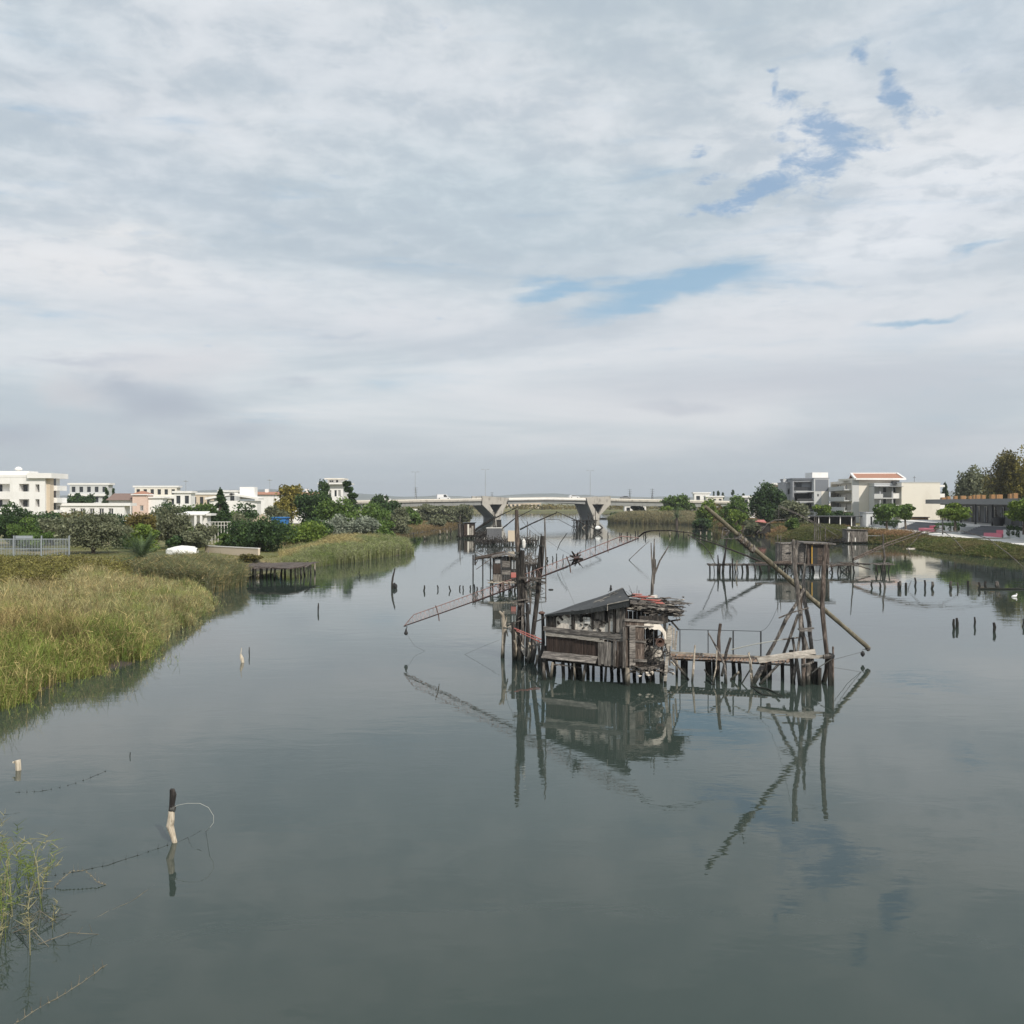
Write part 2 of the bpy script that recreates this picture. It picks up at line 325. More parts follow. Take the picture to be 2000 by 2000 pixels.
class MB:
    def __init__(s): s.v = []; s.f = []; s.m = []; s.cur = 0
    def add(s, vs, fs):
        o = len(s.v); s.v += [tuple(q) for q in vs]; s.f += [tuple(i+o for i in f) for f in fs]; s.m += [s.cur]*len(fs); return s
    def box(s, c, d, rz=0.0, mat=None):
        dx, dy, dz = d[0]/2, d[1]/2, d[2]/2
        vs = [Vector((x, y, z)) for z in (-dz, dz) for y in (-dy, dy) for x in (-dx, dx)]
        M3 = mat if mat is not None else Matrix.Rotation(rz, 3, 'Z')
        return s.add([Vector(c)+M3 @ q for q in vs], [(0, 2, 3, 1), (4, 5, 7, 6), (0, 1, 5, 4), (2, 6, 7, 3), (0, 4, 6, 2), (1, 3, 7, 5)])
    def beam(s, a, b, w, h, up=(0, 0, 1), tw=0.0):
        a, b = Vector(a), Vector(b); d = b-a; L = d.length; d.normalize(); up = Vector(up)
        x = d.cross(up)
        if x.length < 1e-3: x = d.cross(Vector((1, 0, 0)))
        x.normalize(); z = x.cross(d)
        if tw: x, z = x*math.cos(tw)+z*math.sin(tw), z*math.cos(tw)-x*math.sin(tw)
        return s.box((a+b)/2, (w, L, h), mat=Matrix((x, d, z)).transposed())
    def tube(s, pts, rad, n=7, rng=None, knob=0.0):
        pts = [Vector(p) for p in pts]
        if not hasattr(rad, '__len__'): rad = [rad]*len(pts)
        if rng is not None and len(pts) >= 2:     # subdivide and wobble: a natural pole
            q, r2 = [], []
            for i in range(len(pts)-1):
                L = (pts[i+1]-pts[i]).length; k = max(1, min(8, int(L/.45)))
                for j in range(k):
                    t = j/k; q.append(pts[i].lerp(pts[i+1], t)+(Vector((rng.gauss(0, 1), rng.gauss(0, 1), rng.gauss(0, .5)))*rad[i]*knob if (i or j) else Vector()))
                    r2.append((rad[i]*(1-t)+rad[i+1]*t)*(1+rng.uniform(-.12, .16)))
            q.append(pts[-1]); r2.append(rad[-1]); pts, rad = q, r2
        vs, fs = [], []; prev = None
        for i, p in enumerate(pts):
            d = (pts[min(i+1, len(pts)-1)]-pts[max(i-1, 0)]).normalized()
            if prev is None: x = d.orthogonal().normalized()
            else:
                x = prev-d*prev.dot(d)
                x = x.normalized() if x.length > 1e-4 else d.orthogonal().normalized()
            prev = x; y = d.cross(x)
            for k in range(n):
                a = 2*math.pi*k/n; vs.append(p+(x*math.cos(a)+y*math.sin(a))*rad[i])
        for i in range(len(pts)-1):
            for k in range(n): fs.append((i*n+k, i*n+(k+1) % n, (i+1)*n+(k+1) % n, (i+1)*n+k))
        fs.append(tuple(range(n-1, -1, -1))); fs.append(tuple((len(pts)-1)*n+k for k in range(n)))
        return s.add(vs, fs)
    def prism(s, poly, vec):
        """polygon (list of 3D points) extruded by vec"""
        poly = [Vector(p) for p in poly]; vec = Vector(vec); n = len(poly)
        return s.add(poly+[p+vec for p in poly], [tuple(range(n-1, -1, -1)), tuple(range(n, 2*n))]+[(i, (i+1) % n, n+(i+1) % n, n+i) for i in range(n)])
    def lathe(s, c, prof, n=12, mat=None):
        c = Vector(c); vs, fs = [], []
        M3 = mat if mat is not None else Matrix.Identity(3)
        for r, z in prof:
            for k in range(n):
                a = 2*math.pi*k/n; vs.append(c+M3 @ Vector((r*math.cos(a), r*math.sin(a), z)))
        for i in range(len(prof)-1):
            for k in range(n): fs.append((i*n+k, i*n+(k+1) % n, (i+1)*n+(k+1) % n, (i+1)*n+k))
        fs.append(tuple(range(n-1, -1, -1))); fs.append(tuple((len(prof)-1)*n+k for k in range(n)))
        return s.add(vs, fs)
    def lump(s, c, r, rng, n=7, k=.35):
        c = Vector(c); vs, fs = [], []; rings = 5
        for i in range(rings+1):
            t = math.pi*i/rings
            for j in range(n):
                a = 2*math.pi*j/n; q = 1+rng.uniform(-k, k)
                vs.append(c+Vector((math.sin(t)*math.cos(a)*r[0]*q, math.sin(t)*math.sin(a)*r[1]*q, math.cos(t)*r[2]*q)))
        for i in range(rings):
            for j in range(n): fs.append((i*n+j, (i+1)*n+j, (i+1)*n+(j+1) % n, i*n+(j+1) % n))
        return s.add(vs, fs)
    def build(s, name, mat, parent=None, loc=None, smooth=False, mats=None):
        if parent is not None: o3 = ORI[parent.name]; wl = o3
        else: o3 = Vector(loc) if loc is not None else (Vector(s.v[0]) if s.v else Vector()); wl = o3
        me = bpy.data.meshes.new(name)
        me.from_pydata([(q[0]-wl[0], q[1]-wl[1], q[2]-wl[2]) for q in s.v], [], s.f)
        for mm in (mats or [mat]): me.materials.append(M[mm])
        if mats: me.polygons.foreach_set('material_index', s.m)
        if smooth: me.polygons.foreach_set('use_smooth', [True]*len(me.polygons))
        me.update()
        o = bpy.data.objects.new(name, me); COL.objects.link(o)
        if parent is not None: o.parent = parent
        else: o.location = wl
        ORI[o.name] = wl
        return o

def tag(o, label=None, cat=None, group=None, kind=None):
    if label: o['label'] = label
    if cat: o['category'] = cat
    if group: o['group'] = group
    if kind: o['kind'] = kind
    return o
def root(name, label, cat, loc, group=None):
    o = bpy.data.objects.new(name, None); COL.objects.link(o); o.location = loc; o.empty_display_size = .5
    ORI[o.name] = Vector(loc); tag(o, label, cat, group); return o
def single(mb, name, mat, label, cat, loc, group=None, kind=None, **kw):
    return tag(mb.build(name, mat, None, loc, **kw), label, cat, group, kind)

def np_mesh(name, V, F, mat, parent=None, loc=(0, 0, 0), colors=None, sizes=None):
    """V (n,3), F flat loops with constant polygon size or sizes array"""
    wl = ORI[parent.name] if parent is not None else Vector(loc)
    V = V-np.array(wl, dtype=np.float64)[None, :]
    me = bpy.data.meshes.new(name)
    F = np.asarray(F, dtype=np.int32)
    if sizes is None: k = F.shape[1]; nf = F.shape[0]; sizes = np.full(nf, k, np.int32); F = F.ravel()
    else: sizes = np.asarray(sizes, np.int32); nf = len(sizes)
    st = np.zeros(nf, np.int32); st[1:] = np.cumsum(sizes)[:-1]
    me.vertices.add(len(V)); me.vertices.foreach_set('co', V.astype(np.float32).ravel())
    me.loops.add(len(F)); me.loops.foreach_set('vertex_index', F)
    me.polygons.add(nf); me.polygons.foreach_set('loop_start', st)
    try: me.polygons.foreach_set('loop_total', sizes)
    except Exception: pass
    if colors is not None:
        at = me.color_attributes.new('blade_colour', 'FLOAT_COLOR', 'POINT')
        c4 = np.ones((len(V), 4), np.float32); c4[:, :3] = colors; at.data.foreach_set('color', c4.ravel())
    me.materials.append(M[mat]); me.update(calc_edges=True); me.validate()
    o = bpy.data.objects.new(name, me); COL.objects.link(o)
    if parent is not None: o.parent = parent
    else: o.location = wl
    ORI[o.name] = wl
    return o
# ---------------------------------------------------------------- river banks, water, ground
LB = [(-250, -9), (0, -10.5), (15, -11.5), (18, -12.5), (20.5, -14), (24, -15.5), (30, -17.4), (35.4, -17.4), (40, -17.5), (42.3, -17.1), (45.2, -16.6), (52, -18.0), (56.5, -18.6), (60.3, -18.8), (68.3, -20.4),
      (78, -23.6), (82, -23.0), (85.4, -22.8), (90, -24.4), (98, -27.5), (106, -27.4), (109.4, -21.6), (119.7, -18), (132, -15.6), (140, -14.1), (146, -15.5), (160, -18.5), (186, -20.5), (222, -22),
      (269, -16.5), (320, -15), (350, -14.6), (437, -20), (520, -30), (640, -42), (700, -60)]
RB = [(-250, 62), (0, 62), (123, 61.5), (137, 59), (150, 60), (163, 63), (169, 61.5), (175, 56.5), (189, 50), (205, 52), (222, 53), (250, 55), (280, 56), (305, 56), (318, 52), (330, 42), (341, 33), (352, 34), (400, 41), (437, 45), (520, 62), (700, 95)]
def edge(T, Y): return np.interp(Y, [a for a, b in T], [b for a, b in T])
OFF = [-3, -1, 0, .6, 1.5, 3, 6, 15, 60, 200, 900, 8000]
ZL = [-.9, -.3, -.03, .15, .32, .5, .8, 1.0, 1.2, 1.3, 1.3, 1.3]
ZR = [-.9, -.3, -.03, .22, .6, 1.2, 1.46, 1.46, 1.5, 1.6, 1.6, 1.6]
def gz(x, Y):
    xl, xr = edge(LB, Y), edge(RB, Y)
    if x < xl: return float(np.interp(xl-x, OFF, ZL))
    if x > xr: return float(np.interp(x-xr, OFF, ZR))
    return 0.0
def GP(px, Y): x = (px-1000)/2000*Y; return Vector((x, Y, gz(x, Y)))

def ground_sheet(name, T, Z, sgn, label):
    Ys = sorted(set(list(np.arange(-250, 700, 3.0)) + [700.0]))
    rs = np.random.RandomState(3); V = []
    for Y in Ys:
        e = edge(T, Y) + .35*math.sin(Y*.9)+.2*math.sin(Y*2.3+1)
        for k, (o, z) in enumerate(zip(OFF, Z)):
            V.append((e+sgn*o, Y, z+(.05*rs.randn() if 2 < k < 8 else 0)))
    n = len(OFF); F = []
    for i in range(len(Ys)-1):
        for j in range(n-1):
            a = i*n+j; q = (a, a+1, a+1+n, a+n); F.append(q if sgn > 0 else q[::-1])
    return tag(np_mesh(name, np.array(V), F, 'ground'), kind='structure')
ground_sheet('ground', LB, ZL, -1, ''); ground_sheet('ground', RB, ZR, 1, '')
g_ = MB(); far = [(-9000, 700, 1.3), (-60, 700, 1.29), (-56, 700, -.2), (90, 700, -.2), (95, 700, 1.59), (9000, 700, 1.6)]
V = [(-9000, 700, 1.3), (-61, 700, 1.2), (-57, 699, -.2), (92, 699, -.2), (96, 700, 1.2), (9000, 700, 1.6),
     (-9000, 706, 1.3), (-61, 706, 1.25), (-57, 706, 1.2), (92, 706, 1.2), (96, 706, 1.3), (9000, 706, 1.6),
     (-9000, 6900, 1.5), (-61, 6900, 1.5), (-57, 6900, 1.5), (92, 6900, 1.5), (96, 6900, 1.5), (9000, 6900, 1.5)]
g_.add(V, [(r*6+i, r*6+i+1, r*6+i+7, r*6+i+6) for r in (0, 1) for i in range(5)])
tag(g_.build('far_ground', 'ground', None, (0, 700, 0)), kind='structure')
w_ = MB(); w_.add([(-60, -300, 0), (90, -300, 0), (110, 720, 0), (-80, 720, 0)], [(0, 1, 2, 3)])
tag(w_.build('water', 'water', None, (0, 0, 0)), kind='structure')

# far hills
rs = np.random.RandomState(5)
hx = np.linspace(-4200, 4200, 141); hv, hf = [], []
prof = []
for i, x in enumerate(hx):
    a = x/5200*2000+1000
    h = 26+34*math.exp(-((a-420)/260)**2)+16*math.exp(-((a-1080)/120)**2)+26*math.exp(-((a-1900)/140)**2)+8*noise.noise(Vector((x*.004, 3, 0)))+5*noise.noise(Vector((x*.02, 7, 0)))
    prof.append(max(6, h))
for i, x in enumerate(hx):
    for (dy, k) in ((0, 0), (250, .55), (520, .9), (800, 1.0), (1400, .6)):
        hv.append((x, 5000+dy, 1.4+(prof[i])*k*(1.25)))
for i in range(len(hx)-1):
    for j in range(4): a = i*5+j; hf.append((a, a+5, a+6, a+1))
tag(np_mesh('hills', np.array(hv), hf, 'hill'), kind='structure')

# ---------------------------------------------------------------- the air
def build_haze(dens=.00017):
    mb = MB(); mb.box((0, 3300, 58), (19000, 7800, 120.0))
    m = bpy.data.materials.new('haze_air'); m.use_nodes = True; nt = m.node_tree; nt.nodes.clear()
    v = nt.nodes.new('ShaderNodeVolumePrincipled'); o = nt.nodes.new('ShaderNodeOutputMaterial'); nt.links.new(v.outputs[0], o.inputs['Volume'])
    v.inputs['Color'].default_value = (.90, .94, 1.0, 1); v.inputs['Density'].default_value = dens; v.inputs['Anisotropy'].default_value = .2
    M['haze'] = m
    o = mb.build('haze', 'haze', None, (0, 0, 0)); tag(o, kind='stuff'); return o
HAZE = build_haze()

# ---------------------------------------------------------------- reeds, grass and scrub (ribbons with their own colours)
def blades(base, height, width, col, seed, lean=.25, leaves=3, leafl=.45, up=1.0):
    rs = np.random.RandomState(seed); n = len(base)
    az = rs.uniform(0, 2*np.pi, n); d = np.stack([np.cos(az), np.sin(az), np.zeros(n)], 1)
    wd = np.stack([-np.sin(az*1.7+1), np.cos(az*1.7+1), np.zeros(n)], 1)*width[:, None]/2
    ln = (rs.rand(n)*lean)[:, None]*height[:, None]
    zz = np.array([0, 0, 1.0])
    mid = base+zz*height[:, None]*.55+d*ln*.3; top = base+zz*height[:, None]*(1-.15*rs.rand(n)[:, None])+d*ln
    V = [base-wd, base+wd, mid+wd*.8, mid-wd*.8, top]
    nv = 5+3*leaves
    VV = np.zeros((n, nv, 3)); CC = np.zeros((n, nv, 3))
    for i, q in enumerate(V): VV[:, i] = q
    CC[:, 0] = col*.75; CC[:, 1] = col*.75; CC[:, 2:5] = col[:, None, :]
    for k in range(leaves):
        t = rs.uniform(.3, .95, n)[:, None]
        p = base+(top-base)*t; a2 = rs.uniform(0, 2*np.pi, n)
        dd = np.stack([np.cos(a2), np.sin(a2), rs.uniform(-.1, 1.1, n)*up], 1); dd /= np.linalg.norm(dd, axis=1)[:, None]
        L = (leafl*height*(.5+.8*rs.rand(n)))[:, None]
        sd_ = np.cross(dd, np.stack([rs.randn(n), rs.randn(n), rs.randn(n)], 1)); sd_ /= np.linalg.norm(sd_, axis=1)[:, None]+1e-6
        VV[:, 5+3*k] = p-sd_*width[:, None]*.5; VV[:, 6+3*k] = p+sd_*width[:, None]*.5; VV[:, 7+3*k] = p+dd*L
        CC[:, 5+3*k:8+3*k] = (col*(.8+.4*rs.rand(n)[:, None]))[:, None, :]
    o = np.arange(n)[:, None]*nv
    pat = [0, 1, 2, 3, 3, 2, 4]; sz = [4, 3]
    for k in range(leaves): pat += [5+3*k, 6+3*k, 7+3*k]; sz += [3]
    F = (o+np.array(pat)[None, :]).ravel(); SZ = np.tile(sz, n)
    return VV.reshape(-1, 3), F, SZ, np.clip(CC.reshape(-1, 3), 0, 1)

def fbm(x, y, s, seed=0):
    out = np.zeros(len(x)); amp = 1
    for k in range(4):
        f = s*2**k; rs = np.random.RandomState(seed*10+k); ph = rs.uniform(0, 6.28, 6); an = rs.uniform(0, 6.28, 3)
        v = sum(np.sin(f*(x*np.cos(a)+y*np.sin(a))+p+1.3*np.sin(f*.7*(x*np.sin(a)-y*np.cos(a))+q)) for a, p, q in zip(an, ph[:3], ph[3:]))/3
        out += v*amp; amp *= .55
    return out/1.8
C_GREEN = np.array([.085, .125, .028]); C_LIME = np.array([.185, .23, .055]); C_STRAW = np.array([.44, .345, .165]); C_BROWN = np.array([.17, .125, .06]); C_GREY = np.array([.18, .18, .115]); C_OLIVE = np.array([.13, .14, .05]); C_DRY = np.array([.30, .215, .12]); C_PALE = np.array([.40, .38, .22])
def lerp(a, b, t): return a*(1-t[:, None])+b*t[:, None]
def sstep(v, a, b): t = np.clip((v-a)/(b-a), 0, 1); return t*t*(3-2*t)

def bank_patch(name, label, cat, T, sgn, Z, Y0, Y1, o0, o1, n, hfun, cfun, width, seed, lean=.25, leaves=3, leafl=.45, up=1.0, pxmin=None, keep=None, kind='stuff'):
    rs = np.random.RandomState(seed)
    Y = rs.uniform(Y0, Y1, n); off = rs.uniform(o0, o1, n) if not callable(o1) else o0+(o1(Y)-o0)*rs.rand(n)
    X = edge(T, Y)+sgn*off
    m = np.ones(n, bool)
    m &= (np.abs(X) < .53*Y+3)
    if keep is not None: m &= keep(X, Y, off, rs)
    X, Y, off = X[m], Y[m], off[m]
    z = np.interp(off, OFF, Z)-.05
    h = hfun(X, Y, off, rs); c = cfun(X, Y, off, rs)
    wv = np.maximum(width, Y*.00042)*(0.7+.6*rs.rand(len(X)))
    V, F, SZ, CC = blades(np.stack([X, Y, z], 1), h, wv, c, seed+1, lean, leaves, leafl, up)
    c0 = (float(X.mean()), float(Y.mean()), 0)
    o = np_mesh(name, V, F, 'reed', None, c0, CC, SZ); tag(o, label, cat, None, kind); return o

# near left reed bed
def c_front(X, Y, off, rs):
    f = fbm(X, Y, .35, 1); f2 = fbm(X, Y, 1.3, 2); r = rs.rand(len(X)); n = len(X)
    c = lerp(np.tile(C_LIME*1.15, (n, 1)), C_STRAW*1.1, sstep(off+f*2.6, 1.8, 5.6)*.8)
    c = lerp(c, C_OLIVE*1.1, sstep(off+f2*2, 9, 13)*.7)
    c = lerp(c, C_PALE, sstep(Y+f*4, 44, 56)*.7)
    c = lerp(c, C_GREEN*1.2, (sstep(f2, .0, .4)*.75)*(1-sstep(off, 3, 9)*.5)); c = lerp(c, C_BROWN, (r < .22)*.7); c = lerp(c, C_STRAW*1.2, ((r > .22) & (r < .42))*.85); c = lerp(c, C_LIME, ((r > .42) & (r < .55))*.7)
    g2 = fbm(X, Y, .8, 51); c = lerp(c, C_BROWN*.8, sstep(g2, .25, .6)*.6); c = lerp(c, C_LIME*1.35, sstep(-g2, .2, .55)*.55)
    return c*(.6+.9*rs.rand(n))[:, None]
def h_front(X, Y, o, rs):
    n = len(X); tuft = fbm(X, Y, 2.6, 21); big = fbm(X, Y, .6, 4)
    h = .98+.5*big+.55*tuft+.25*rs.rand(n)+(rs.rand(n) < .06)*.5
    return np.maximum(.35, h*(.5+.5*sstep(o, -1.2, .8))*(1-.3*sstep(Y, 50, 66)*(1-sstep(o, 5, 10))))
bank_patch('reed_bed', 'dense reed bed turning yellow, filling the near left bank down to the water', 'reeds', LB, -1, ZL, 33, 76, -2.2, lambda Y: np.where(Y > 62, 9, 17), 125000,
           h_front, c_front, .022, 11, .32, 4, .32, 2.4, keep=lambda X, Y, off, rs: (off > -.4-.9*fbm(X, Y, .9, 31)) | (rs.rand(len(X)) < .05))
# grey green tall clump by the pier
bank_patch('reed_clump', 'tall grey-green reed clump beside the low dark pier', 'reeds', LB, -1, ZL, 77.5, 88, -.6, 5.2, 15000,
           lambda X, Y, o, rs: 1.7+.6*rs.rand(len(X))+.35*fbm(X, Y, 1.2, 9), lambda X, Y, o, rs: lerp(lerp(np.tile(C_GREY*1.15, (len(X), 1)), C_GREEN*1.2, rs.rand(len(X))*.7), C_STRAW, (rs.rand(len(X)) < .3)*.7)*(.7+.6*rs.rand(len(X)))[:, None], .035, 13, .35, 3, .3)
# bramble thicket behind the front reeds
def c_bram(X, Y, off, rs):
    f = fbm(X, Y, .25, 5); c = lerp(np.tile(C_OLIVE*1.5, (len(X), 1)), C_DRY, sstep(f, .0, .5)*.7); c = lerp(c, C_LIME*1.25, sstep(-f, .0, .45)*.75); c = lerp(c, C_STRAW, (rs.rand(len(X)) < .15)*.6)
    return c*(.6+.9*rs.rand(len(X)))[:, None]
bank_patch('bramble_thicket', 'low tangled yellow-brown bramble thicket between reeds and lawn on the left', 'brambles', LB, -1, ZL, 60, 98, 4.5, 46, 90000,
           lambda X, Y, o, rs: (.3+.5*np.maximum(0, fbm(X, Y, .45, 6))+.35*np.maximum(0, fbm(X, Y, 1.6, 26))+.25*rs.rand(len(X)))*np.where(o < 14, .7, .85), c_bram, .045, 17, 1.2, 4, .55, .6,
           keep=lambda X, Y, off, rs: (Y < np.where(X < -33, 98, np.where(off < 12, 92, 94))+3*fbm(X, Y, .3, 41)) & ((off > np.where(Y < 74, 15+rs.rand(len(X))*4, 4.5))))
# reeds past the pier
def c_mid(X, Y, off, rs):
    f = fbm(X, Y, .3, 7); c = lerp(np.tile(C_GREY*1.45, (len(X), 1)), C_LIME*1.3, rs.rand(len(X))*.75); c = lerp(c, C_GREEN*1.3, sstep(fbm(X, Y, .5, 52), .1, .5)*.6)
    c = lerp(c, C_STRAW*1.05, sstep(off+f*3.2, 4, 6.5)*(1-sstep(off+f*2, 8, 11))*.65); c = lerp(c, C_BROWN*1.3, sstep(off+f, 10, 13)*.6)
    return c*(.65+.75*rs.rand(len(X)))[:, None]
bank_patch('reed_bed', 'long reed bed with a straw-coloured belt, on the point past the low dark pier', 'reeds', LB, -1, ZL, 107, 152, -.9, 17, 62000,
           lambda X, Y, o, rs: (1.35+.55*fbm(X, Y, .35, 8)+.45*fbm(X, Y, 1.3, 38)+.5*rs.rand(len(X)))*(.4+.6*sstep(X/Y, -.235, -.15)), c_mid, .04, 19, .28, 3, .3,
           keep=lambda X, Y, off, rs: (X > -(.20+.03*rs.rand(len(X)))*Y) & (off > -.3-.6*fbm(X, Y, .8, 32)))
# scrub on the farther left bank
bank_patch('scrub', 'dry brown and ochre scrub along the far left shore before the bridge', 'scrub', LB, -1, ZL, 152, 430, -.3, 22, 24000,
           lambda X, Y, o, rs: .5+.5*rs.rand(len(X))+.4*np.maximum(0, fbm(X, Y, .15, 3)), lambda X, Y, o, rs: lerp(lerp(np.tile(C_OLIVE, (len(X), 1)), C_DRY, sstep(fbm(X, Y, .12, 12), -.2, .4)), C_BROWN, (o < 1.5)*.8)*(.7+.6*rs.rand(len(X)))[:, None], .07, 23, .8, 3, .5, .7)
# lawn grass (short)
bank_patch('lawn_grass', 'short sunlit lawn in front of the olive trees on the left', 'grass', LB, -1, ZL, 88, 135, 3, 62, 42000,
           lambda X, Y, o, rs: .07+.08*rs.rand(len(X)), lambda X, Y, o, rs: lerp(np.tile(np.array([.17, .18, .055]), (len(X), 1)), C_STRAW*.9, sstep(fbm(X, Y, .2, 14), .0, .6)*.7)*(.8+.4*rs.rand(len(X)))[:, None], .05, 29, .8, 2, .8, .5)
# right bank: reeds at the point by the bridge, scrub, embankment growth
bank_patch('reed_bed', 'pale reed bed on the low spit to the right of the bridge', 'reeds', RB, 1, ZR, 300, 352, -1, 40, 26000,
           lambda X, Y, o, rs: 2.2+.5*fbm(X, Y, .1, 8)+.5*rs.rand(len(X)), lambda X, Y, o, rs: lerp(lerp(np.tile(C_GREY*1.1, (len(X), 1)), C_STRAW*.85, rs.rand(len(X))*.6), C_GREEN, sstep(fbm(X, Y, .08, 2), .1, .6)*.5)*(.75+.5*rs.rand(len(X)))[:, None], .08, 31, .3, 2, .3)
def c_rs(X, Y, off, rs):
    f = fbm(X, Y, .18, 15); c = lerp(np.tile(C_OLIVE*.9, (len(X), 1)), np.array([.33, .20, .11]), sstep(f, -.1, .4)*.85)
    return c*(.6+.8*rs.rand(len(X)))[:, None]
bank_patch('scrub', 'rusty orange scrub and dead grass on the bank below the right-hand buildings', 'scrub', RB, 1, ZR, 166, 300, -.4, 16, 30000,
           lambda X, Y, o, rs: .45+.5*rs.rand(len(X))+.5*np.maximum(0, fbm(X, Y, .2, 3)), c_rs, .07, 37, .8, 3, .5, .7, keep=lambda X, Y, off, rs: (X < np.interp(Y, [150, 177, 200, 225, 236], [67.4, 68.4, 70, 71, 71.5])-.05) | (Y > 237))
def c_re(X, Y, off, rs):
    f = fbm(X, Y, .4, 16); c = lerp(np.tile(C_OLIVE*1.05, (len(X), 1)), C_GREEN, sstep(f, -.2, .4)*.6); c = lerp(c, C_DRY*.7, sstep(-f, .1, .5)*.6); c = lerp(c, C_STRAW*.8, (rs.rand(len(X)) < .12)*.8)
    return c*(.6+.7*rs.rand(len(X)))[:, None]
bank_patch('bank_growth', 'shaggy green growth on the embankment below the pale promenade at right', 'ground cover', RB, 1, ZR, 100, 196, -.5, 16.0, 90000,
           lambda X, Y, o, rs: np.where(o > 2.4, .14, .42)+.18*rs.rand(len(X))+.35*np.maximum(0, fbm(X, Y, .5, 3))*(o < 2.6), c_re, .045, 41, 1.0, 4, .6, .5, keep=lambda X, Y, off, rs: X < np.interp(Y, [60, 100, 129, 150, 177, 200, 225], [63.6, 64.0, 64.7, 67.4, 68.4, 70, 71])-.05)

# ---------------------------------------------------------------- foliage of trees
def leaf_cloud(cent, rad, per, size, rs, flat=1.0, shell=.55):
    """leaves in and on ellipsoidal clumps; cent (k,3), rad (k,3)"""
    k = len(cent); idx = np.repeat(np.arange(k), per); n = len(idx)
    u = rs.randn(n, 3); u /= np.linalg.norm(u, axis=1)[:, None]
    r = (shell+(1-shell)*rs.rand(n)**.7)*(1+.14*rs.randn(n))
    P = cent[idx]+u*rad[idx]*r[:, None]
    a = rs.randn(n, 3); a[:, 2] *= flat; a += u*.5; a /= np.linalg.norm(a, axis=1)[:, None]
    b = np.cross(a, rs.randn(n, 3)); b /= np.linalg.norm(b, axis=1)[:, None]+1e-9
    s = (size*(.6+.8*rs.rand(n)))[:, None]
    V = np.stack([P-a*s, P+b*s*.55, P+a*s, P-b*s*.55], 1).reshape(-1, 3)
    F = np.arange(4*n).reshape(n, 4)
    return V, F

def tree(px, Y, wpx, ytop, label, mat='leaf_green', name='tree', cat='tree', clumps=22, per=150, trunk=.18, seed=0, crown_lo=.28, shape='round', group=None, depth=1.0, gzv=None, size=None, ybot=None):
    rs = np.random.RandomState(seed+int(px*7)); rng = random.Random(seed+int(px))
    base = GP(px, Y)
    if gzv is not None: base.z = gzv
    rt = root(name, label, cat, base, group)
    w = wpx/2000*Y; top = H-(ytop-980)/2000*Y; h = top-base.z; lo = base.z+h*crown_lo if ybot is None else H-(ybot-980)/2000*Y
    lo = max(lo, base.z+.05)
    cz = (lo+top)/2; rz = (top-lo)/2; rx = w/2
    C, Rr = [], []
    for i in range(clumps):
        if shape == 'cone':
            t = rs.rand()**1.3; zz = lo+t*(top-lo)*.96; rr = rx*(1-t)*.9+.15*rx*.3; a = rs.uniform(0, 6.28)
            c = np.array([rr*.75*np.cos(a), rr*.75*np.sin(a), zz]); q = np.array([rr*.38+.08*rx, rr*.38+.08*rx, rz*.14+.05*rx])
        elif shape == 'cedar':
            t = (i % 8)/8.0; zz = lo+t*(top-lo)*.98; rr = rx*(1-t*.75)*(1.0 if i % 2 else .7); a = rs.uniform(0, 6.28)
            c = np.array([rr*.7*np.cos(a), rr*.7*np.sin(a), zz]); q = np.array([rr*.45, rr*.45, rz*.10])
        else:
            u = rs.randn(3); u /= np.linalg.norm(u); r = rs.rand()**.45*.72
            c = np.array([u[0]*r*rx, u[1]*r*rx*depth, cz+u[2]*r*rz]); s = rs.uniform(.24, .46)
            if shape == 'dome': c[2] = lo+(c[2]-lo)*1.0 if c[2] > cz else cz-(cz-c[2])*.8
            q = np.array([rx*s, rx*s*depth, rz*s*rs.uniform(.7, 1.0)])
        C.append(c+np.array([base.x, base.y, 0])); Rr.append(q)
    C = np.array(C); Rr = np.array(Rr)
    # fit the silhouette to the size asked for
    size = size or max(.075, Y*.00105)
    V, F = leaf_cloud(C, Rr, per, size, rs)
    zt = np.percentile(V[:, 2], 99.7); zb = np.percentile(V[:, 2], .5)
    V[:, 2] = lo+(V[:, 2]-zb)*(top-lo)/(zt-zb+1e-6)
    xs = V[:, 0]-base.x; sc = rx/np.percentile(np.abs(xs), 99); V[:, 0] = base.x+xs*sc; V[:, 1] = base.y+(V[:, 1]-base.y)*sc
    V[:, 2] = np.maximum(V[:, 2], base.z+.02)
    np_mesh('crown', V, F, mat, rt)
    tb = MB(); tr = max(trunk, h*.022); zc = lo+(top-lo)*.45
    tb.tube([base-Vector((0, 0, .3)), base+Vector((rng.uniform(-.1, .1), 0, h*.25)), Vector((base.x+rng.uniform(-.05, .05)*w, base.y, zc)), Vector((base.x, base.y, lo+(top-lo)*.85))], [tr*1.25, tr, tr*.6, tr*.15], 7)
    for i in range(min(7, clumps)):
        c = Vector(C[i]); s0 = Vector((base.x, base.y, base.z+h*rng.uniform(.2, .4)))
        tb.tube([s0, s0.lerp(c, .5)+Vector((0, 0, .08*h)), c], [tr*.5, tr*.3, tr*.08], 5)
    tb.build('trunk', 'bark', rt)
    return rt

def bush(px, Y, wpx, ytop, label, mat='leaf_green', **kw):
    kw.setdefault('crown_lo', .0); kw.setdefault('name', 'shrub'); kw.setdefault('cat', 'shrub'); kw.setdefault('trunk', .06)
    return tree(px, Y, wpx, ytop, label, mat, **kw)

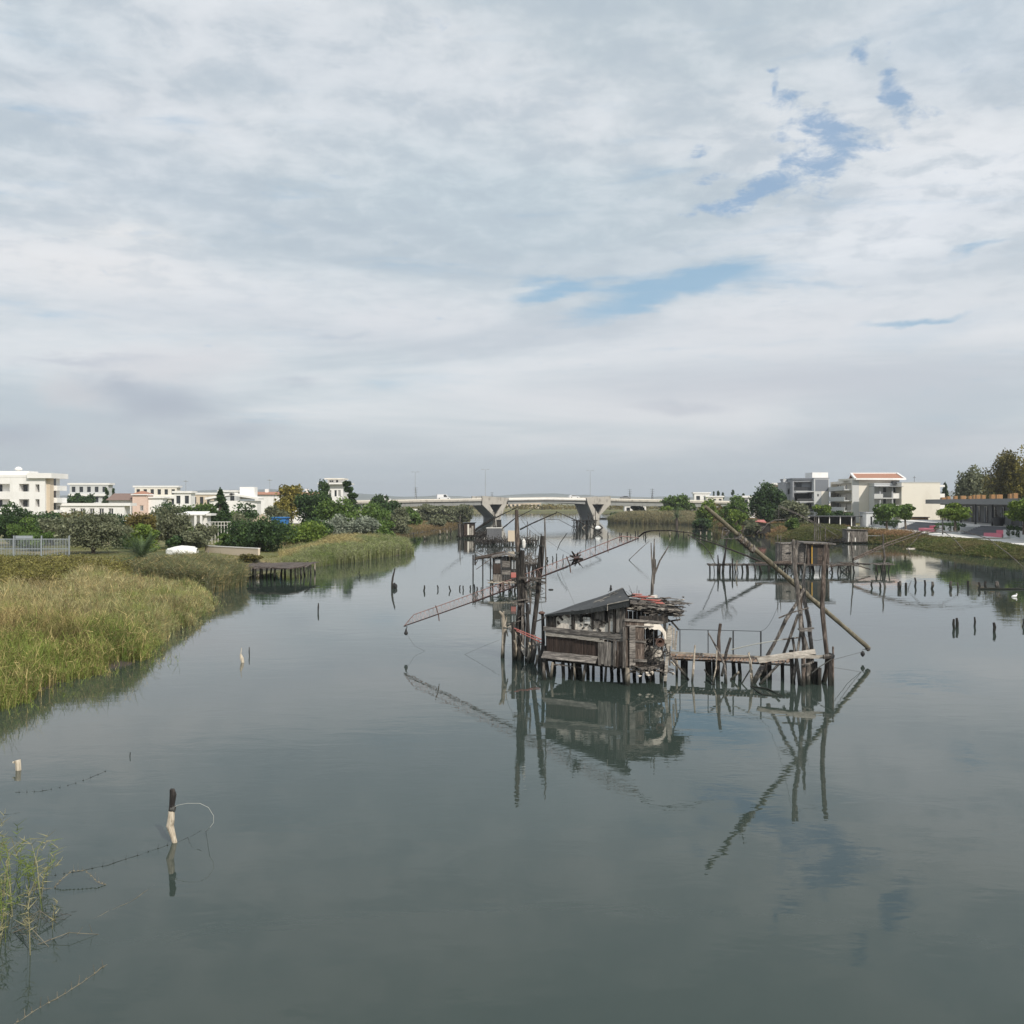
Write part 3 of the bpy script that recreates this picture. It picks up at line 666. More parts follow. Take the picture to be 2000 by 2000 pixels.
rs = np.random.RandomState(61); C, Q = [], []
while len(C) < 620:
    Y = rs.uniform(56, 98); off = rs.uniform(5, 46); x = edge(LB, Y)-off
    if abs(x) > .52*Y+2: continue
    if Y < 76 and off < 15+2*math.sin(Y): continue
    if Y > 90 and x > -31: continue
    r_ = rs.uniform(.45, 1.15)*(.75 if off < 12 else 1); C.append((x, Y, gz(x, Y)+r_*.28)); Q.append((r_*1.15, r_*1.15, r_*rs.uniform(.5, .95)))
V, F = leaf_cloud(np.array(C), np.array(Q), 150, .085, rs, shell=.7); V[:, 2] = np.maximum(V[:, 2], .3)
tag(np_mesh('bramble_bushes', V, F, 'leaf_bramble', None, (-40, 80, 1)), 'rounded yellow-green bramble bushes tangled together behind the front reed bed', 'brambles', kind='stuff')
# ---------------------------------------------------------------- buildings
def wall_face(mb, A, B, z0, z1, ops):
    """a facade with real openings cut through it and reveals; ops = (u0,u1,za,zb,depth)"""
    A, B = Vector((*A, 0)), Vector((*B, 0)); d = (B-A); L = d.length; d.normalize(); n = Vector((d.y, -d.x, 0))
    us = sorted(set([0, L]+[min(L, max(0, q)) for o in ops for q in o[:2]])); zs = sorted(set([z0, z1]+[q for o in ops for q in o[2:4]]))
    P = lambda u, z, k=0.0: A+d*u-n*k+Vector((0, 0, z))
    for i in range(len(us)-1):
        for j in range(len(zs)-1):
            uc, zc = (us[i]+us[i+1])/2, (zs[j]+zs[j+1])/2
            if any(o[0] < uc < o[1] and o[2] < zc < o[3] for o in ops): continue
            mb.add([P(us[i], zs[j]), P(us[i+1], zs[j]), P(us[i+1], zs[j+1]), P(us[i], zs[j+1])], [(0, 1, 2, 3)])
    for (u0, u1, a, b, k, *_) in ops:
        mb.add([P(u0, a), P(u1, a), P(u1, b), P(u0, b), P(u0, a, k), P(u1, a, k), P(u1, b, k), P(u0, b, k)], [(0, 4, 5, 1), (1, 5, 6, 2), (2, 6, 7, 3), (3, 7, 4, 0)])
    return P

def house(name, label, cat, foot, z0, z1, wall, ops={}, roof='wall_white', roof_t=.35, over=.3, group=None, rt=None, glass='glass', frame='wall_white', rail=None):
    """foot: counter-clockwise footprint; ops: {edge: [(u0,u1,za,zb,kind)]} kind g window, l loggia, d dark void"""
    c = sum((Vector((x, y, 0)) for x, y in foot), Vector())/len(foot)
    if rt is None: rt = root(name, label, cat, (c.x, c.y, z0), group)
    mb = MB(); n = len(foot); wins = []
    for i in range(n):
        A, B = foot[i], foot[(i+1) % n]; L = math.hypot(B[0]-A[0], B[1]-A[1]); o5 = []
        for (u0, u1, a, b, kind) in ops.get(i, []):
            if u0 < 0: continue
            k = {'g': .22, 'l': 1.5, 'd': 2.5, 'w': .3}[kind]; o5.append((u0, min(u1, L-.05), a, b, k)); wins.append((i, u0, min(u1, L-.05), a, b, kind, k))
        wall_face(mb, A, B, z0, z1, o5)
    # floor slabs of loggias are the reveals; backs are panes
    mb.add([(x, y, z1-.002) for x, y in foot], [tuple(range(n))])
    mb.build('wall', wall, rt)
    for (i, u0, u1, a, b, kind, k) in wins:
        A, B = Vector((*foot[i], 0)), Vector((*foot[(i+1) % n], 0)); d = (B-A).normalized(); nn = Vector((d.y, -d.x, 0))
        P = lambda u, z, q=0.0: A+d*u-nn*q+Vector((0, 0, z))
        if kind == 'l':
            m2 = MB(); m2.add([P(u0, a, k-.01), P(u1, a, k-.01), P(u1, b, k-.01), P(u0, b, k-.01)], [(0, 1, 2, 3)]); lo = m2.build('loggia', wall, rt)
            m3 = MB(); w = u1-u0; dw = min(1.6, w*.42)
            m3.beam(P(u0+w*.08+dw/2, a, k-.06), P(u0+w*.08+dw/2, a+min(2.2, b-a-.15), k-.06), dw, .06, up=nn); m3.build('door', glass, lo)
            m4 = MB(); m4.beam(P(u0, a+.5, .06), P(u1, a+.5, .06), .1, 1.0); 
            if b-a > 2.2: m4.build('parapet', rail or wall, lo)
        else:
            m2 = MB(); m2.add([P(u0, a, k-.01), P(u1, a, k-.01), P(u1, b, k-.01), P(u0, b, k-.01)], [(0, 1, 2, 3)])
            wi = m2.build('window', 'void' if kind == 'd' else glass, rt)
            if kind == 'g' and u1-u0 > .5:
                m3 = MB(); um = (u0+u1)/2; t = .07
                for p, q in ((P(u0, a+t, k-.06), P(u1, a+t, k-.06)), (P(u0, b-t, k-.06), P(u1, b-t, k-.06)), (P(um, a, k-.06), P(um, b, k-.06)), (P(u0+t, a, k-.06), P(u0+t, b, k-.06)), (P(u1-t, a, k-.06), P(u1-t, b, k-.06))): m3.beam(p, q, .08, .08)
                m3.build('frame', frame, wi)
    if roof:
        cc = Vector((c.x, c.y, 0)); r = MB()
        pts = [Vector((x, y, z1))+(Vector((x, y, 0))-cc).normalized()*over*1.3 for x, y in foot]
        r.prism(pts, (0, 0, roof_t)); r.build('roof', roof, rt)
    return rt

def hip_roof(rt, foot, z, h, mat, over=.5, trim=None):
    c = sum((Vector((x, y, 0)) for x, y in foot), Vector())/4
    e = [Vector((x, y, z))+(Vector((x, y, 0))-c).normalized()*over*1.4 for x, y in foot]
    L01 = (e[1]-e[0]).length; L12 = (e[2]-e[1]).length
    if L01 >= L12: a = (e[0]+e[3])/2; b = (e[1]+e[2])/2; k = L12/2/L01
    else: a = (e[0]+e[1])/2; b = (e[2]+e[3])/2; k = L01/2/L12
    ra = a.lerp(b, k*.8)+Vector((0, 0, h)); rb = b.lerp(a, k*.8)+Vector((0, 0, h))
    m = MB()
    if L01 >= L12: m.add(e+[ra, rb], [(0, 1, 5, 4), (1, 2, 5), (2, 3, 4, 5), (3, 0, 4), (3, 2, 1, 0)])
    else: m.add(e+[ra, rb], [(0, 1, 4), (1, 2, 5, 4), (2, 3, 5), (3, 0, 4, 5), (3, 2, 1, 0)])
    o = m.build('roof', mat, rt)
    if trim:
        t = MB()
        for i in range(4): t.beam(e[i]+Vector((0, 0, -.12)), e[(i+1) % 4]+Vector((0, 0, -.12)), .25, .22)
        t.build('eaves', trim, o)
    return o
def X_(px, Y): return (px-1000)/2000*Y
def Z_(py, Y): return H-(py-980)/2000*Y

# --- left: large white apartment house
Y0 = 200; f0, f1 = X_(-60, Y0), X_(97, Y0)
ops = []
for (a, b, za, zb) in [(-22, 19, 945, 960), (37, 57, 945, 960), (69, 77, 946, 961), (-22, 19, 975, 990), (37, 57, 975, 990), (69, 77, 975, 990)]:
    ops.append((X_(a, Y0)-f0, X_(b, Y0)-f0, Z_(zb, Y0), Z_(za, Y0), 'l'))
xw = X_(88, Y0)
r1 = house('apartment_building', 'large bright white three-storey apartment house at the left edge with square loggias', 'building',
      [(f0, Y0), (xw, Y0), (xw, Y0+6.5), (f0, Y0+6.5)], 1.2, Z_(932, Y0), 'wall_white', {0: ops}, 'wall_white', .5, .1, glass='glass')
m = MB(); m.box((X_(22, Y0)-2.2, Y0+4, Z_(926, Y0)), (9.4, 4, 1.3)); m.build('rooftop_room', 'wall_white', r1)
m = MB(); m.box((xw+.35, Y0+1.4, (1.2+Z_(931, Y0))/2), (.7, 1.6, Z_(931, Y0)-1.2)); m.build('stair_tower', 'wall_beige', r1)
for i, (ya, yb) in enumerate([(948, 958), (972, 982), (996, 1002)]):
    m = MB(); m.box((xw+.65, Y0+4.6, (Z_(ya, Y0)+Z_(yb, Y0))/2), (1.3, 4.4, Z_(ya, Y0)-Z_(yb, Y0))); m.build('balcony', 'wall_white', r1)
    m = MB(); m.box((xw+.02, Y0+4.2, Z_(ya, Y0)+.75), (.05, 1.0, 1.5)); m.build('window', 'glass', r1)
m = MB(); m.box((xw-.9, Y0+3.2, Z_(929, Y0)), (4.8, 7.6, 1.0)); m.build('roof_slab', 'wall_white', r1)
m = MB(); m.lathe((X_(17, Y0), Y0+4, Z_(920, Y0)), [(.05, 0), (.7, .35), (.75, .5), (.4, .9), (.02, 1.0)], 10); m.build('water_tank', 'wall_white', r1)
# --- low flat villa wing right of it
Y1 = 205; fa, fb = X_(118, Y1), X_(243, Y1)
house('villa', 'long low white villa with a flat roof beside the apartment house', 'building', [(fa, Y1), (fb, Y1), (fb, Y1+3), (fa, Y1+3)], 1.2, Z_(988, Y1), 'wall_white',
      {0: [(2+i*1.9, 3+i*1.9, 1.9, Z_(992, Y1)-.1, 'g') for i in range(5)]}, 'wall_white', .55, 1.0)
# --- pink and white gabled house
Y2 = 225; fa, fb = X_(212, Y2), X_(322, Y2)
r3 = house('house', 'two-storey house with pinkish front and low brown gable roof behind the olives', 'building',
      [(X_(212, Y2), Y2), (X_(262, Y2), Y2), (X_(262, Y2), Y2+4), (X_(212, Y2), Y2+4)], 1.3, Z_(975, Y2), 'wall_white', {0: [(.6, 1.5, 3.6, 5.0, 'g'), (3.6, 4.4, 4.0, 5.2, 'g')]}, None)
e = [Vector((X_(208, Y2), Y2-.6, Z_(977, Y2))), Vector((X_(264, Y2), Y2-.6, Z_(977, Y2))), Vector((X_(250, Y2), Y2+2, Z_(963.5, Y2))), Vector((X_(216, Y2), Y2+2, Z_(963.5, Y2))), Vector((X_(260, Y2), Y2+4.5, Z_(977, Y2))), Vector((X_(206, Y2), Y2+4.5, Z_(977, Y2)))]
m = MB(); m.add(e, [(0, 1, 2, 3), (3, 2, 4, 5), (1, 4, 2), (0, 3, 5), (0, 5, 4, 1)]); m.build('roof', 'roof_dark', r3)
fl = [(X_(262, Y2), Y2-1), (X_(290, Y2), Y2-1), (X_(290, Y2), Y2+3), (X_(262, Y2), Y2+3)]
house('', '', '', fl, 1.3, Z_(965, Y2), 'wall_pink', {0: [(1.6, 2.4, 5, 6.2, 'g'), (.4, 1.0, 2.0, 3.4, 'g')]}, None, rt=r3); hip_roof(r3, fl, Z_(965, Y2), .7, 'roof_tile', .2, 'wall_white')
house('', '', '', [(X_(290, Y2), Y2), (X_(318, Y2), Y2), (X_(318, Y2), Y2+3), (X_(290, Y2), Y2+3)], 1.3, Z_(973, Y2), 'wall_white', {}, 'wall_white', .3, .4, rt=r3)

def far_block(px0, px1, yt, yb, Y, nf, label, wall='wall_light_grey', roof='wall_white', cols=6, depth=4, band=True, name='apartment_building', zb=1.3, top='wall_white', wfrac=.5):
    x0, x1 = X_(px0, Y), X_(px1, Y); z1 = Z_(yt, Y); zz = max(zb, Z_(yb, Y)-1); fh = (z1-zz)/nf; L = x1-x0; ops = []
    for f in range(nf):
        for c in range(cols):
            u = L*(c+.5)/cols; w = L/cols*wfrac/1.0/2; ops.append((u-w, u+w, zz+fh*f+fh*.28, zz+fh*f+fh*.82, 'w'))
    rt = house(name, label, 'building', [(x0, Y), (x1, Y), (x1, Y+depth), (x0, Y+depth)], zz, z1, wall, {0: ops}, top, .6, .5)
    if band:
        m = MB()
        for f in range(1, nf): m.box(((x0+x1)/2, Y-.35, zz+fh*f), (L+.4, .7, fh*.22))
        m.build('balcony', 'wall_white', rt)
    return rt
far_block(136, 211, 947, 1000, 330, 3, 'grey-white block behind dark trees, right of the big white one', cols=5)
far_block(263, 345, 952, 985, 350, 2, 'pale brick and white flat-roofed block behind the pinkish house', 'wall_cream', cols=6)
far_block(340, 373, 963, 985, 300, 1, 'small white cube-shaped house left of the row of pale houses', 'wall_white', cols=2, name='house', band=False)
far_block(373, 428, 966, 985, 320, 1, 'pale beige row house with a flat roof in the left background', 'wall_beige', cols=4, name='house', band=False)
far_block(428, 462, 961, 985, 340, 1, 'light grey flat house in the left background, left of the sloping white roof', 'wall_light_grey', cols=2, name='house', band=False)
# modern villa with sloping roofs
Y3 = 250; r5 = house('villa', 'white modern villa with two shallow sloping roofs behind the dark conifer', 'building', [(X_(408, Y3), Y3), (X_(502, Y3), Y3), (X_(502, Y3), Y3+4), (X_(408, Y3), Y3+4)], 1.3, Z_(978, Y3), 'wall_white',
      {0: [(7.2, 7.7, 5.3, 6.4, 'g'), (10, 11.2, 5.4, 6.3, 'g')]}, None)
for (pa, ya, pb, yb) in [(400, 976, 458, 966), (448, 966.5, 505, 976)]:
    m = MB(); a = S(pa, ya, Y3-1); b = S(pb, yb, Y3-1); m.prism([a, b, b+Vector((0, 0, .5)), a+Vector((0, 0, .5))], (0, 5.5, 0)); m.build('roof', 'wall_white', r5)
m = MB(); m.box(((X_(465, Y3)+X_(494, Y3))/2, Y3+3, Z_(963, Y3)), (X_(494, Y3)-X_(465, Y3), 3, 3.0)); m.build('upper_room', 'wall_white', r5)
# long row with terracotta roofs
Y4 = 270
for k, (pa, pb) in enumerate([(497, 535), (535, 572), (572, 618)]):
    r6 = house('row_house', ['white row house under a red tiled roof, left end of the terrace behind the trees', 'white row house under a red tiled roof, middle of the terrace behind the trees', 'white row house under a red tiled roof, terrace end behind the yellow tree'][k], 'house',
      [(X_(pa, Y4)+.1, Y4), (X_(pb, Y4), Y4), (X_(pb, Y4), Y4+5), (X_(pa, Y4)+.1, Y4+5)], 1.3, Z_(966, Y4), 'wall_white', {0: [(.8+j*1.7, 1.7+j*1.7, 3.5, 4.6, 'g') for j in range(3)]}, None, group='terraced row houses')
    a = S(pa, 966, Y4-.5); b = S(pb, 966, Y4-.5); m = MB(); m.add([a, b, b+Vector((0, 3.2, .75)), a+Vector((0, 3.2, .75)), b+Vector((0, 6.4, 0)), a+Vector((0, 6.4, 0))], [(0, 1, 2, 3), (3, 2, 4, 5), (1, 4, 2), (0, 3, 5), (0, 5, 4, 1)]); m.build('roof', 'roof_tile', r6)
    m = MB(); m.box(((a.x+b.x)/2, Y4+2.5, a.z+.9), (.9, .8, 1.2)); m.build('chimney', 'wall_white', r6)
# white tower villa
Y5 = 230; r7 = house('villa', 'tall white villa with a tower room and wide hipped eaves above the trees', 'building', [(X_(628, Y5), Y5), (X_(670, Y5), Y5), (X_(670, Y5), Y5+8), (X_(628, Y5), Y5+8)], 1.3, Z_(946, Y5), 'wall_white',
      {0: [(.6, 1.0, 7.6, 9.2, 'g'), (1.6, 2.2, 7.4, 9.6, 'g'), (2.9, 3.4, 8.2, 9.6, 'g'), (3.7, 4.3, 8.2, 9.6, 'g')]}, None)
fl = [(X_(622, Y5), Y5-1), (X_(680, Y5), Y5-1), (X_(680, Y5), Y5+9), (X_(622, Y5), Y5+9)]; m = MB(); m.prism([Vector((x, y, Z_(946, Y5))) for x, y in fl], (0, 0, .35)); m.build('eaves', 'wall_white', r7)
fl = [(X_(638, Y5), Y5+1), (X_(666, Y5), Y5+1), (X_(666, Y5), Y5+6), (X_(638, Y5), Y5+6)]
house('', '', '', fl, Z_(946, Y5)+.35, Z_(936, Y5), 'wall_white', {0: [(.4, 1.4, Z_(942, Y5), Z_(937.5, Y5), 'g'), (1.9, 2.4, Z_(942, Y5), Z_(937.5, Y5), 'g')]}, 'wall_cream', .25, .8, rt=r7)

# small white garden house with a porch, pipe pergola, blue hut, straw hut
Y6 = 150; r8 = house('garden_house', 'small white garden house with a deep flat roof among the trees on the left', 'building', [(X_(352, Y6), Y6), (X_(404, Y6), Y6), (X_(404, Y6), Y6+2), (X_(352, Y6), Y6+2)], 1.2, Z_(1007, Y6), 'wall_white',
      {0: [(1.0, 1.7, 2.2, 4.0, 'g'), (2.3, 2.9, 1.5, 4.1, 'g')]}, 'wall_white', .3, .6)
m = MB(); a = [Vector((X_(350, Y6), Y6-1.4, Z_(1006, Y6))), Vector((X_(405, Y6), Y6-1.4, Z_(1006, Y6))), Vector((X_(402, Y6), Y6+2, Z_(1000.5, Y6))), Vector((X_(358, Y6), Y6+2, Z_(1000.5, Y6)))]
m.prism(a, (0, 0, .12)); m.build('porch_roof', 'wall_white', r8)
for p in (352, 387, 398):
    m = MB(); m.box((X_(p, Y6), Y6-1.2, (1.2+Z_(1006.4, Y6))/2), (.3, .3, Z_(1006.4, Y6)-1.2)); m.build('column', 'wall_white', r8)
Y7 = 143; r9 = root('pipe_frame', 'white pipe pergola frame standing on the lawn beside the garden house', 'pergola', (X_(430, Y7), Y7, 1.2))
for j in range(8):
    x = X_(408+j*6, Y7); m = MB(); m.tube([(x, Y7, 1.1), (x, Y7, Z_(1019, Y7))], .045, 6); m.build('post', 'white_paint', r9)
m = MB(); m.tube([(X_(407, Y7), Y7, Z_(1019.5, Y7)), (X_(451, Y7), Y7, Z_(1019.5, Y7))], .05, 6); m.tube([(X_(407, Y7), Y7, Z_(1026, Y7)), (X_(451, Y7), Y7, Z_(1026, Y7))], .035, 6); m.build('rail', 'white_paint', r9)
Y8 = 148; r = root('hut', 'small hut under a conical straw roof among the dark bushes', 'hut', (X_(512, Y8), Y8, 1.2))
m = MB(); m.lathe((X_(512, Y8), Y8, Z_(1021, Y8)), [(1.7, 0), (1.2, .45), (.6, .95), (.03, 1.3)], 14); m.build('roof', 'thatch', r)
m = MB(); m.lathe((X_(512, Y8), Y8, 1.1), [(1.2, 0), (1.2, Z_(1021, Y8)-1.1)], 12); m.build('wall', 'wall_beige', r)
r = house('shed', 'small bright blue shed behind the dark bushes', 'shed', [(X_(530, Y8), Y8), (X_(558, Y8), Y8), (X_(558, Y8), Y8+2), (X_(530, Y8), Y8+2)], 1.2, Z_(1012, Y8), 'blue', {0: [(1.1, 1.6, 1.7, 3.9, 'g')]}, 'blue', .15, .2)

# lawn things: palisade fence, upturned boat, low wall
YF = 112
r = root('fence', 'grey metal palisade fence crossing the lawn at the far left', 'fence', (X_(70, YF), YF, 1.1))
for j, p in enumerate([-16, 28, 82, 136]):
    x = X_(p, YF); m = MB(); m.box((x, YF-.1, (1.0+Z_(1046, YF))/2), (.12, .12, Z_(1046, YF)-1.0)); m.build('post', 'fence_grey', r)
m = MB(); x = X_(-15, YF)
while x < X_(136, YF): m.box((x, YF, (1.15+Z_(1052, YF))/2), (.045, .03, Z_(1052, YF)-1.15)); x += .17
m.build('pickets', 'fence_grey', r)
m = MB()
for yy in (1053, 1072): m.box(((X_(-16, YF)+X_(136, YF))/2, YF+.04, Z_(yy, YF)), (X_(136, YF)-X_(-16, YF), .05, .09))
m.box((X_(46, YF), YF+.12, Z_(1049, YF)), (1.9, .04, .3)); m.build('rail', 'fence_grey', r)
YB = 116; r = root('rowing_boat', 'white rowing boat lying upside down on the lawn', 'boat', (X_(355, YB), YB, 1.1))
vs, fs = [], []; nS = 15; nR = 9
for i in range(nS):
    t = i/(nS-1); u = 2*t-1; wd = .68*(1-max(0, -u)**2.2*.93)*(1-max(0, u)**4*.25); hh = 1.0*(1-.45*u*u)
    for j in range(nR):
        a = math.pi*j/(nR-1); yy = -math.cos(a)*wd; zz = (math.sin(a)**.6)*hh+(.0)
        vs.append((X_(355, YB)+u*1.75, YB+yy+u*.15, 1.02+zz+.16*(u > 0)*u))
for i in range(nS-1):
    for j in range(nR-1): a = i*nR+j; fs.append((a, a+nR, a+nR+1, a+1))
fs.append(tuple(range(nR))); m = MB(); m.add(vs, fs); m.build('hull', 'boat', r, smooth=True)
m = MB(); m.tube([(X_(355, YB)-1.6, YB-.13, 1.68), (X_(355, YB), YB, 2.03), (X_(355, YB)+1.5, YB+.12, 1.9)], .03, 5); m.build('keel', 'boat', r)
YW = 113; m = MB(); m.add([], [])
a, b = Vector((X_(402, 120), 120, 1.0)), Vector((X_(506, YW), YW, .9))
r = root('garden_wall', 'low pale concrete block wall on the bank above the dark pier', 'wall', (a+b)/2)
m = MB(); m.beam(a+Vector((0, 0, .35)), b+Vector((0, 0, .45)), .25, .9); m.build('wall', 'wall_beige', r); m = MB(); m.beam(a+Vector((0, 0, .85)), b+Vector((0, 0, .95)), .34, .09); m.build('coping', 'paving', r)
p = GP(407, 104); m = MB(); m.tube([p-Vector((0, 0, .2)), p+Vector((0, 0, 1.5))], .04, 6); m.box(p+Vector((0, 0, 1.0)), (.35, .05, .22)); single(m, 'sign_post', 'wood_grey', 'short wooden stake with a small board on the grass below the upturned boat', 'sign post', p)

# ---------------------------------------------------------------- right-hand buildings
YA = 290; zb = 1.6
def balc(rt, x0, x1, y0, depth, zs, mat='wall_light_grey', th=.9, name='balcony'):
    for z in zs:
        m = MB(); m.box(((x0+x1)/2, y0-depth/2, z), (x1-x0, depth, .25)); m.box(((x0+x1)/2, y0-depth+.08, z+th/2+.1), (x1-x0, .12, th)); m.build(name, mat, rt)
# beige house behind, dark grey block
far_block(1510, 1537, 947, 1016, 330, 4, 'beige block half hidden by the big dark tree, left of the grey apartment block', 'wall_beige', cols=2, band=False, zb=1.6)
rA = root('apartment_building', 'grey four-storey apartment block with dark balconies and a white rooftop room', 'building', (X_(1585, YA), YA+6, zb))
fl = [(X_(1535, YA+5), YA+5), (X_(1552, YA+5), YA+5), (X_(1552, YA+5), YA+14), (X_(1535, YA+5), YA+14)]
house('', '', '', fl, zb, Z_(943, YA), 'wall_grey', {0: [(.5, 2.0, 8.2, 10.8, 'l'), (.5, 2.0, 4.2, 6.8, 'w')]}, 'wall_grey', .3, .2, rt=rA)
fl = [(X_(1552, YA), YA+2), (X_(1587, YA), YA), (X_(1587, YA), YA+14), (X_(1552, YA), YA+15)]
L = math.hypot(fl[1][0]-fl[0][0], 2); ops = []
for za, zb_ in ((941, 958), (963, 978), (983, 998)): ops.append((.35, L-.25, Z_(zb_, YA), Z_(za, YA), 'd' if za > 950 else 'l'))
house('', '', '', fl, zb, Z_(937, YA), 'wall_grey', {0: ops}, 'wall_blue_grey', .5, .2, rt=rA, rail='steel_dark')
for yy in (960, 980, 1000):
    m = MB(); m.box((X_(1570, YA), YA-.6, Z_(yy, YA)), (X_(1588, YA)-X_(1552, YA), 1.6, .25)); m.build('balcony_slab', 'wall_light_grey', rA)
    if yy > 960: m = MB(); m.box((X_(1570, YA), YA-1.35, Z_(yy-3.2, YA)), (X_(1586, YA)-X_(1555, YA), .08, .85)); m.build('balcony_rail', 'steel_dark', rA)
fl = [(X_(1587, YA), YA-1.5), (X_(1616, YA), YA-1.5), (X_(1616, YA), YA+13), (X_(1587, YA), YA+13)]
house('', '', '', fl, zb, Z_(935, YA), 'wall_light_grey', {0: [(.9, 1.3, 5.4, 6.1, 'w'), (.9, 1.3, 8.5, 9.2, 'w')]}, 'wall_grey', .25, .1, rt=rA)
m = MB(); m.box((X_(1602, YA), YA-1.53, Z_(948, YA)), (3.7, .04, 3.3)); m.build('panel', 'wall_blue_grey', rA)
m = MB(); m.box((X_(1608, YA), YA-1.53, Z_(982, YA)), (2.0, .04, 6.6)); m.build('panel', 'wall_cream', rA)
m = MB(); m.box((X_(1605, YA), YA+5, Z_(929, YA)), (X_(1621, YA)-X_(1590, YA), 7, 1.9)); m.build('rooftop_room', 'wall_white', rA)
m = MB(); m.box((X_(1547, YA), YA+8, Z_(940, YA)), (.9, .9, 1.6)); m.tube([(X_(1547, YA), YA+8, Z_(936, YA)), (X_(1547, YA), YA+8, Z_(929, YA))], .05, 5); m.build('chimney', 'wall_light_grey', rA)
# cream block with a red roof: end wall faces us, balcony side runs back along the river
YC = 262; c0 = (X_(1664, YC), YC); c1 = (X_(1757, YC), YC); c3 = (X_(1622, YC+34), YC+34)
dd = Vector((c3[0]-c0[0], c3[1]-c0[1], 0)); c2 = (c1[0]+dd.x, c1[1]+dd.y)
L3 = dd.length; fh = 3.45; ops = []
for f, (ya, yb) in enumerate([(943, 955), (962, 976), (982, 996)]):
    ops.append((.8, L3-.8, Z_(yb, YC+6), Z_(ya, YC+6), 'l'))
rB = house('apartment_building', 'cream apartment block with a red tiled roof and long grey balconies on its river side', 'building', [c0, c1, c2, c3], zb, Z_(937, YC), 'wall_cream', {3: [(L3-b, L3-a, z0, z1, k) for a, b, z0, z1, k in ops]}, None)
m = MB(); m.box((X_(1671, YC), YC-.04, (zb+Z_(938, YC))/2), (X_(1677, YC)-X_(1664, YC), .1, Z_(938, YC)-zb)); m.build('corner_strip', 'wall_light_grey', rB)
q4 = [S(1671, 937, YC-1.2), S(1768, 937.2, YC-1.2), S(1752, 926.3, YC+6), S(1662, 926.5, YC+6)]
m = MB(); m.prism(q4, (0, 0, .22)); ro = m.build('roof', 'roof_tile', rB)
m = MB(); m.prism([q4[3], q4[2], q4[2]+Vector((1.5, 7, -1.6)), q4[3]+Vector((1.5, 7, -1.6))], (0, 0, .22)); m.build('rear_slope', 'roof_tile', ro)
m = MB()
for a_, b_ in ((0, 1), (1, 2), (2, 3), (3, 0)): m.beam(q4[a_]+Vector((0, 0, .2)), q4[b_]+Vector((0, 0, .2)), .5, .45)
m.build('eaves', 'wall_white', ro)
m = MB(); m.prism([(X_(1664, YC)+.3, YC+.3, Z_(937, YC)-.1), (X_(1757, YC)-.3, YC+.3, Z_(937, YC)-.1), (X_(1757, YC)-.3, YC+12, Z_(937, YC)-.1), (X_(1664, YC)+.3, YC+12, Z_(937, YC)-.1)], (0, 0, .5)); m.build('attic', 'wall_cream', rB)
nn = Vector((-dd.y, dd.x, 0)).normalized()
for f, yy in enumerate([957, 978, 998]):
    p = Vector((c0[0], c0[1], Z_(yy, YC+6)))+nn*.9; q = p+dd*.97; m = MB(); m.beam(p+dd*.02+Vector((0, 0, 0)), q, 1.8, .3); m.beam(p+dd*.02+nn*.85+Vector((0, 0, .55)), q+nn*.85+Vector((0, 0, .55)), .12, .9); m.build('balcony', 'wall_light_grey', rB)
for k in range(7):
    p = Vector((c0[0], c0[1], 0))+dd*(.06+.14*k)+nn*.02
    for f, yy in enumerate([950, 970, 990]):
        if k in (2, 4): continue
        m = MB(); z = Z_(yy, YC+6); q = p-nn*1.42; m.beam(q+Vector((0, 0, z-.9)), q+Vector((0, 0, z+.6)), 1.0, .05, up=nn); m.build('window', 'glass', rB)
# cream block with recessed balconies
YD = 255; x0, x1, x2, x3 = X_(1706, YD), X_(1758, YD), X_(1833, YD), X_(1847, YD)
rC = root('apartment_building', 'cream block with one big blank wall and small side balconies, right of the red roof', 'building', ((x1+x2)/2, YD+6, zb))
house('', '', '', [(x1, YD-1), (x2, YD-1), (x2, YD+12), (x1, YD+12)], zb, Z_(943, YD), 'wall_cream', {}, 'wall_light_grey', .22, .1, rt=rC)
ops = []
for ya, yb in ((950, 966), (973, 989), (994, 1008)):
    ops += [(2.2, 3.0, Z_(yb-5, YD), Z_(ya+2, YD), 'w'), (4.6, 5.4, Z_(yb-5, YD), Z_(ya+2, YD), 'w')]
house('', '', '', [(X_(1716, YD), YD+3), (x1, YD+3), (x1, YD+12), (X_(1716, YD), YD+12)], zb, Z_(945, YD), 'wall_light_grey', {0: ops[:6]}, 'wall_light_grey', .2, .1, rt=rC)
for k, yy in enumerate((973, 996)):
    m = MB(); m.box((X_(1723, YD), YD+.8, Z_(yy, YD)), (X_(1742, YD)-X_(1705, YD), 3.8, .25)); m.box((X_(1713, YD), YD-1.05, Z_(yy-4.5, YD)), (X_(1722, YD)-X_(1705, YD), .1, 1.0)); m.build('balcony', 'wall_light_grey', rC)
    m = MB(); m.box((X_(1750, YD), YD-.3, Z_(yy-4.5, YD)), (X_(1757, YD)-X_(1742, YD), .15, 1.3)); m.build('parapet', 'wall_white', rC)
m = MB(); m.box((X_(1732, YD), YD+.5, Z_(950, YD)), (X_(1758, YD)-X_(1704, YD), 5.0, .15)); m.build('canopy', 'wall_grey', rC)
for p in (1717, 1741):
    m = MB(); m.box((X_(p, YD), YD-.6, (zb+Z_(950, YD))/2), (.35, .35, Z_(950, YD)-zb)); m.build('column', 'wall_grey', rC)
for yy in (949, 968, 990):
    m = MB(); m.box(((x2+x3)/2, YD+3, Z_(yy, YD)), (x3-x2, 5, 1.0 if yy > 950 else .5)); m.build('balcony', 'wall_white', rC)
m = MB(); m.box(((x2+x3)/2-.3, YD+7, (zb+Z_(946, YD))/2), (x3-x2-.6, 5, Z_(946, YD)-zb)); m.build('rear_wing', 'wall_grey', rC)
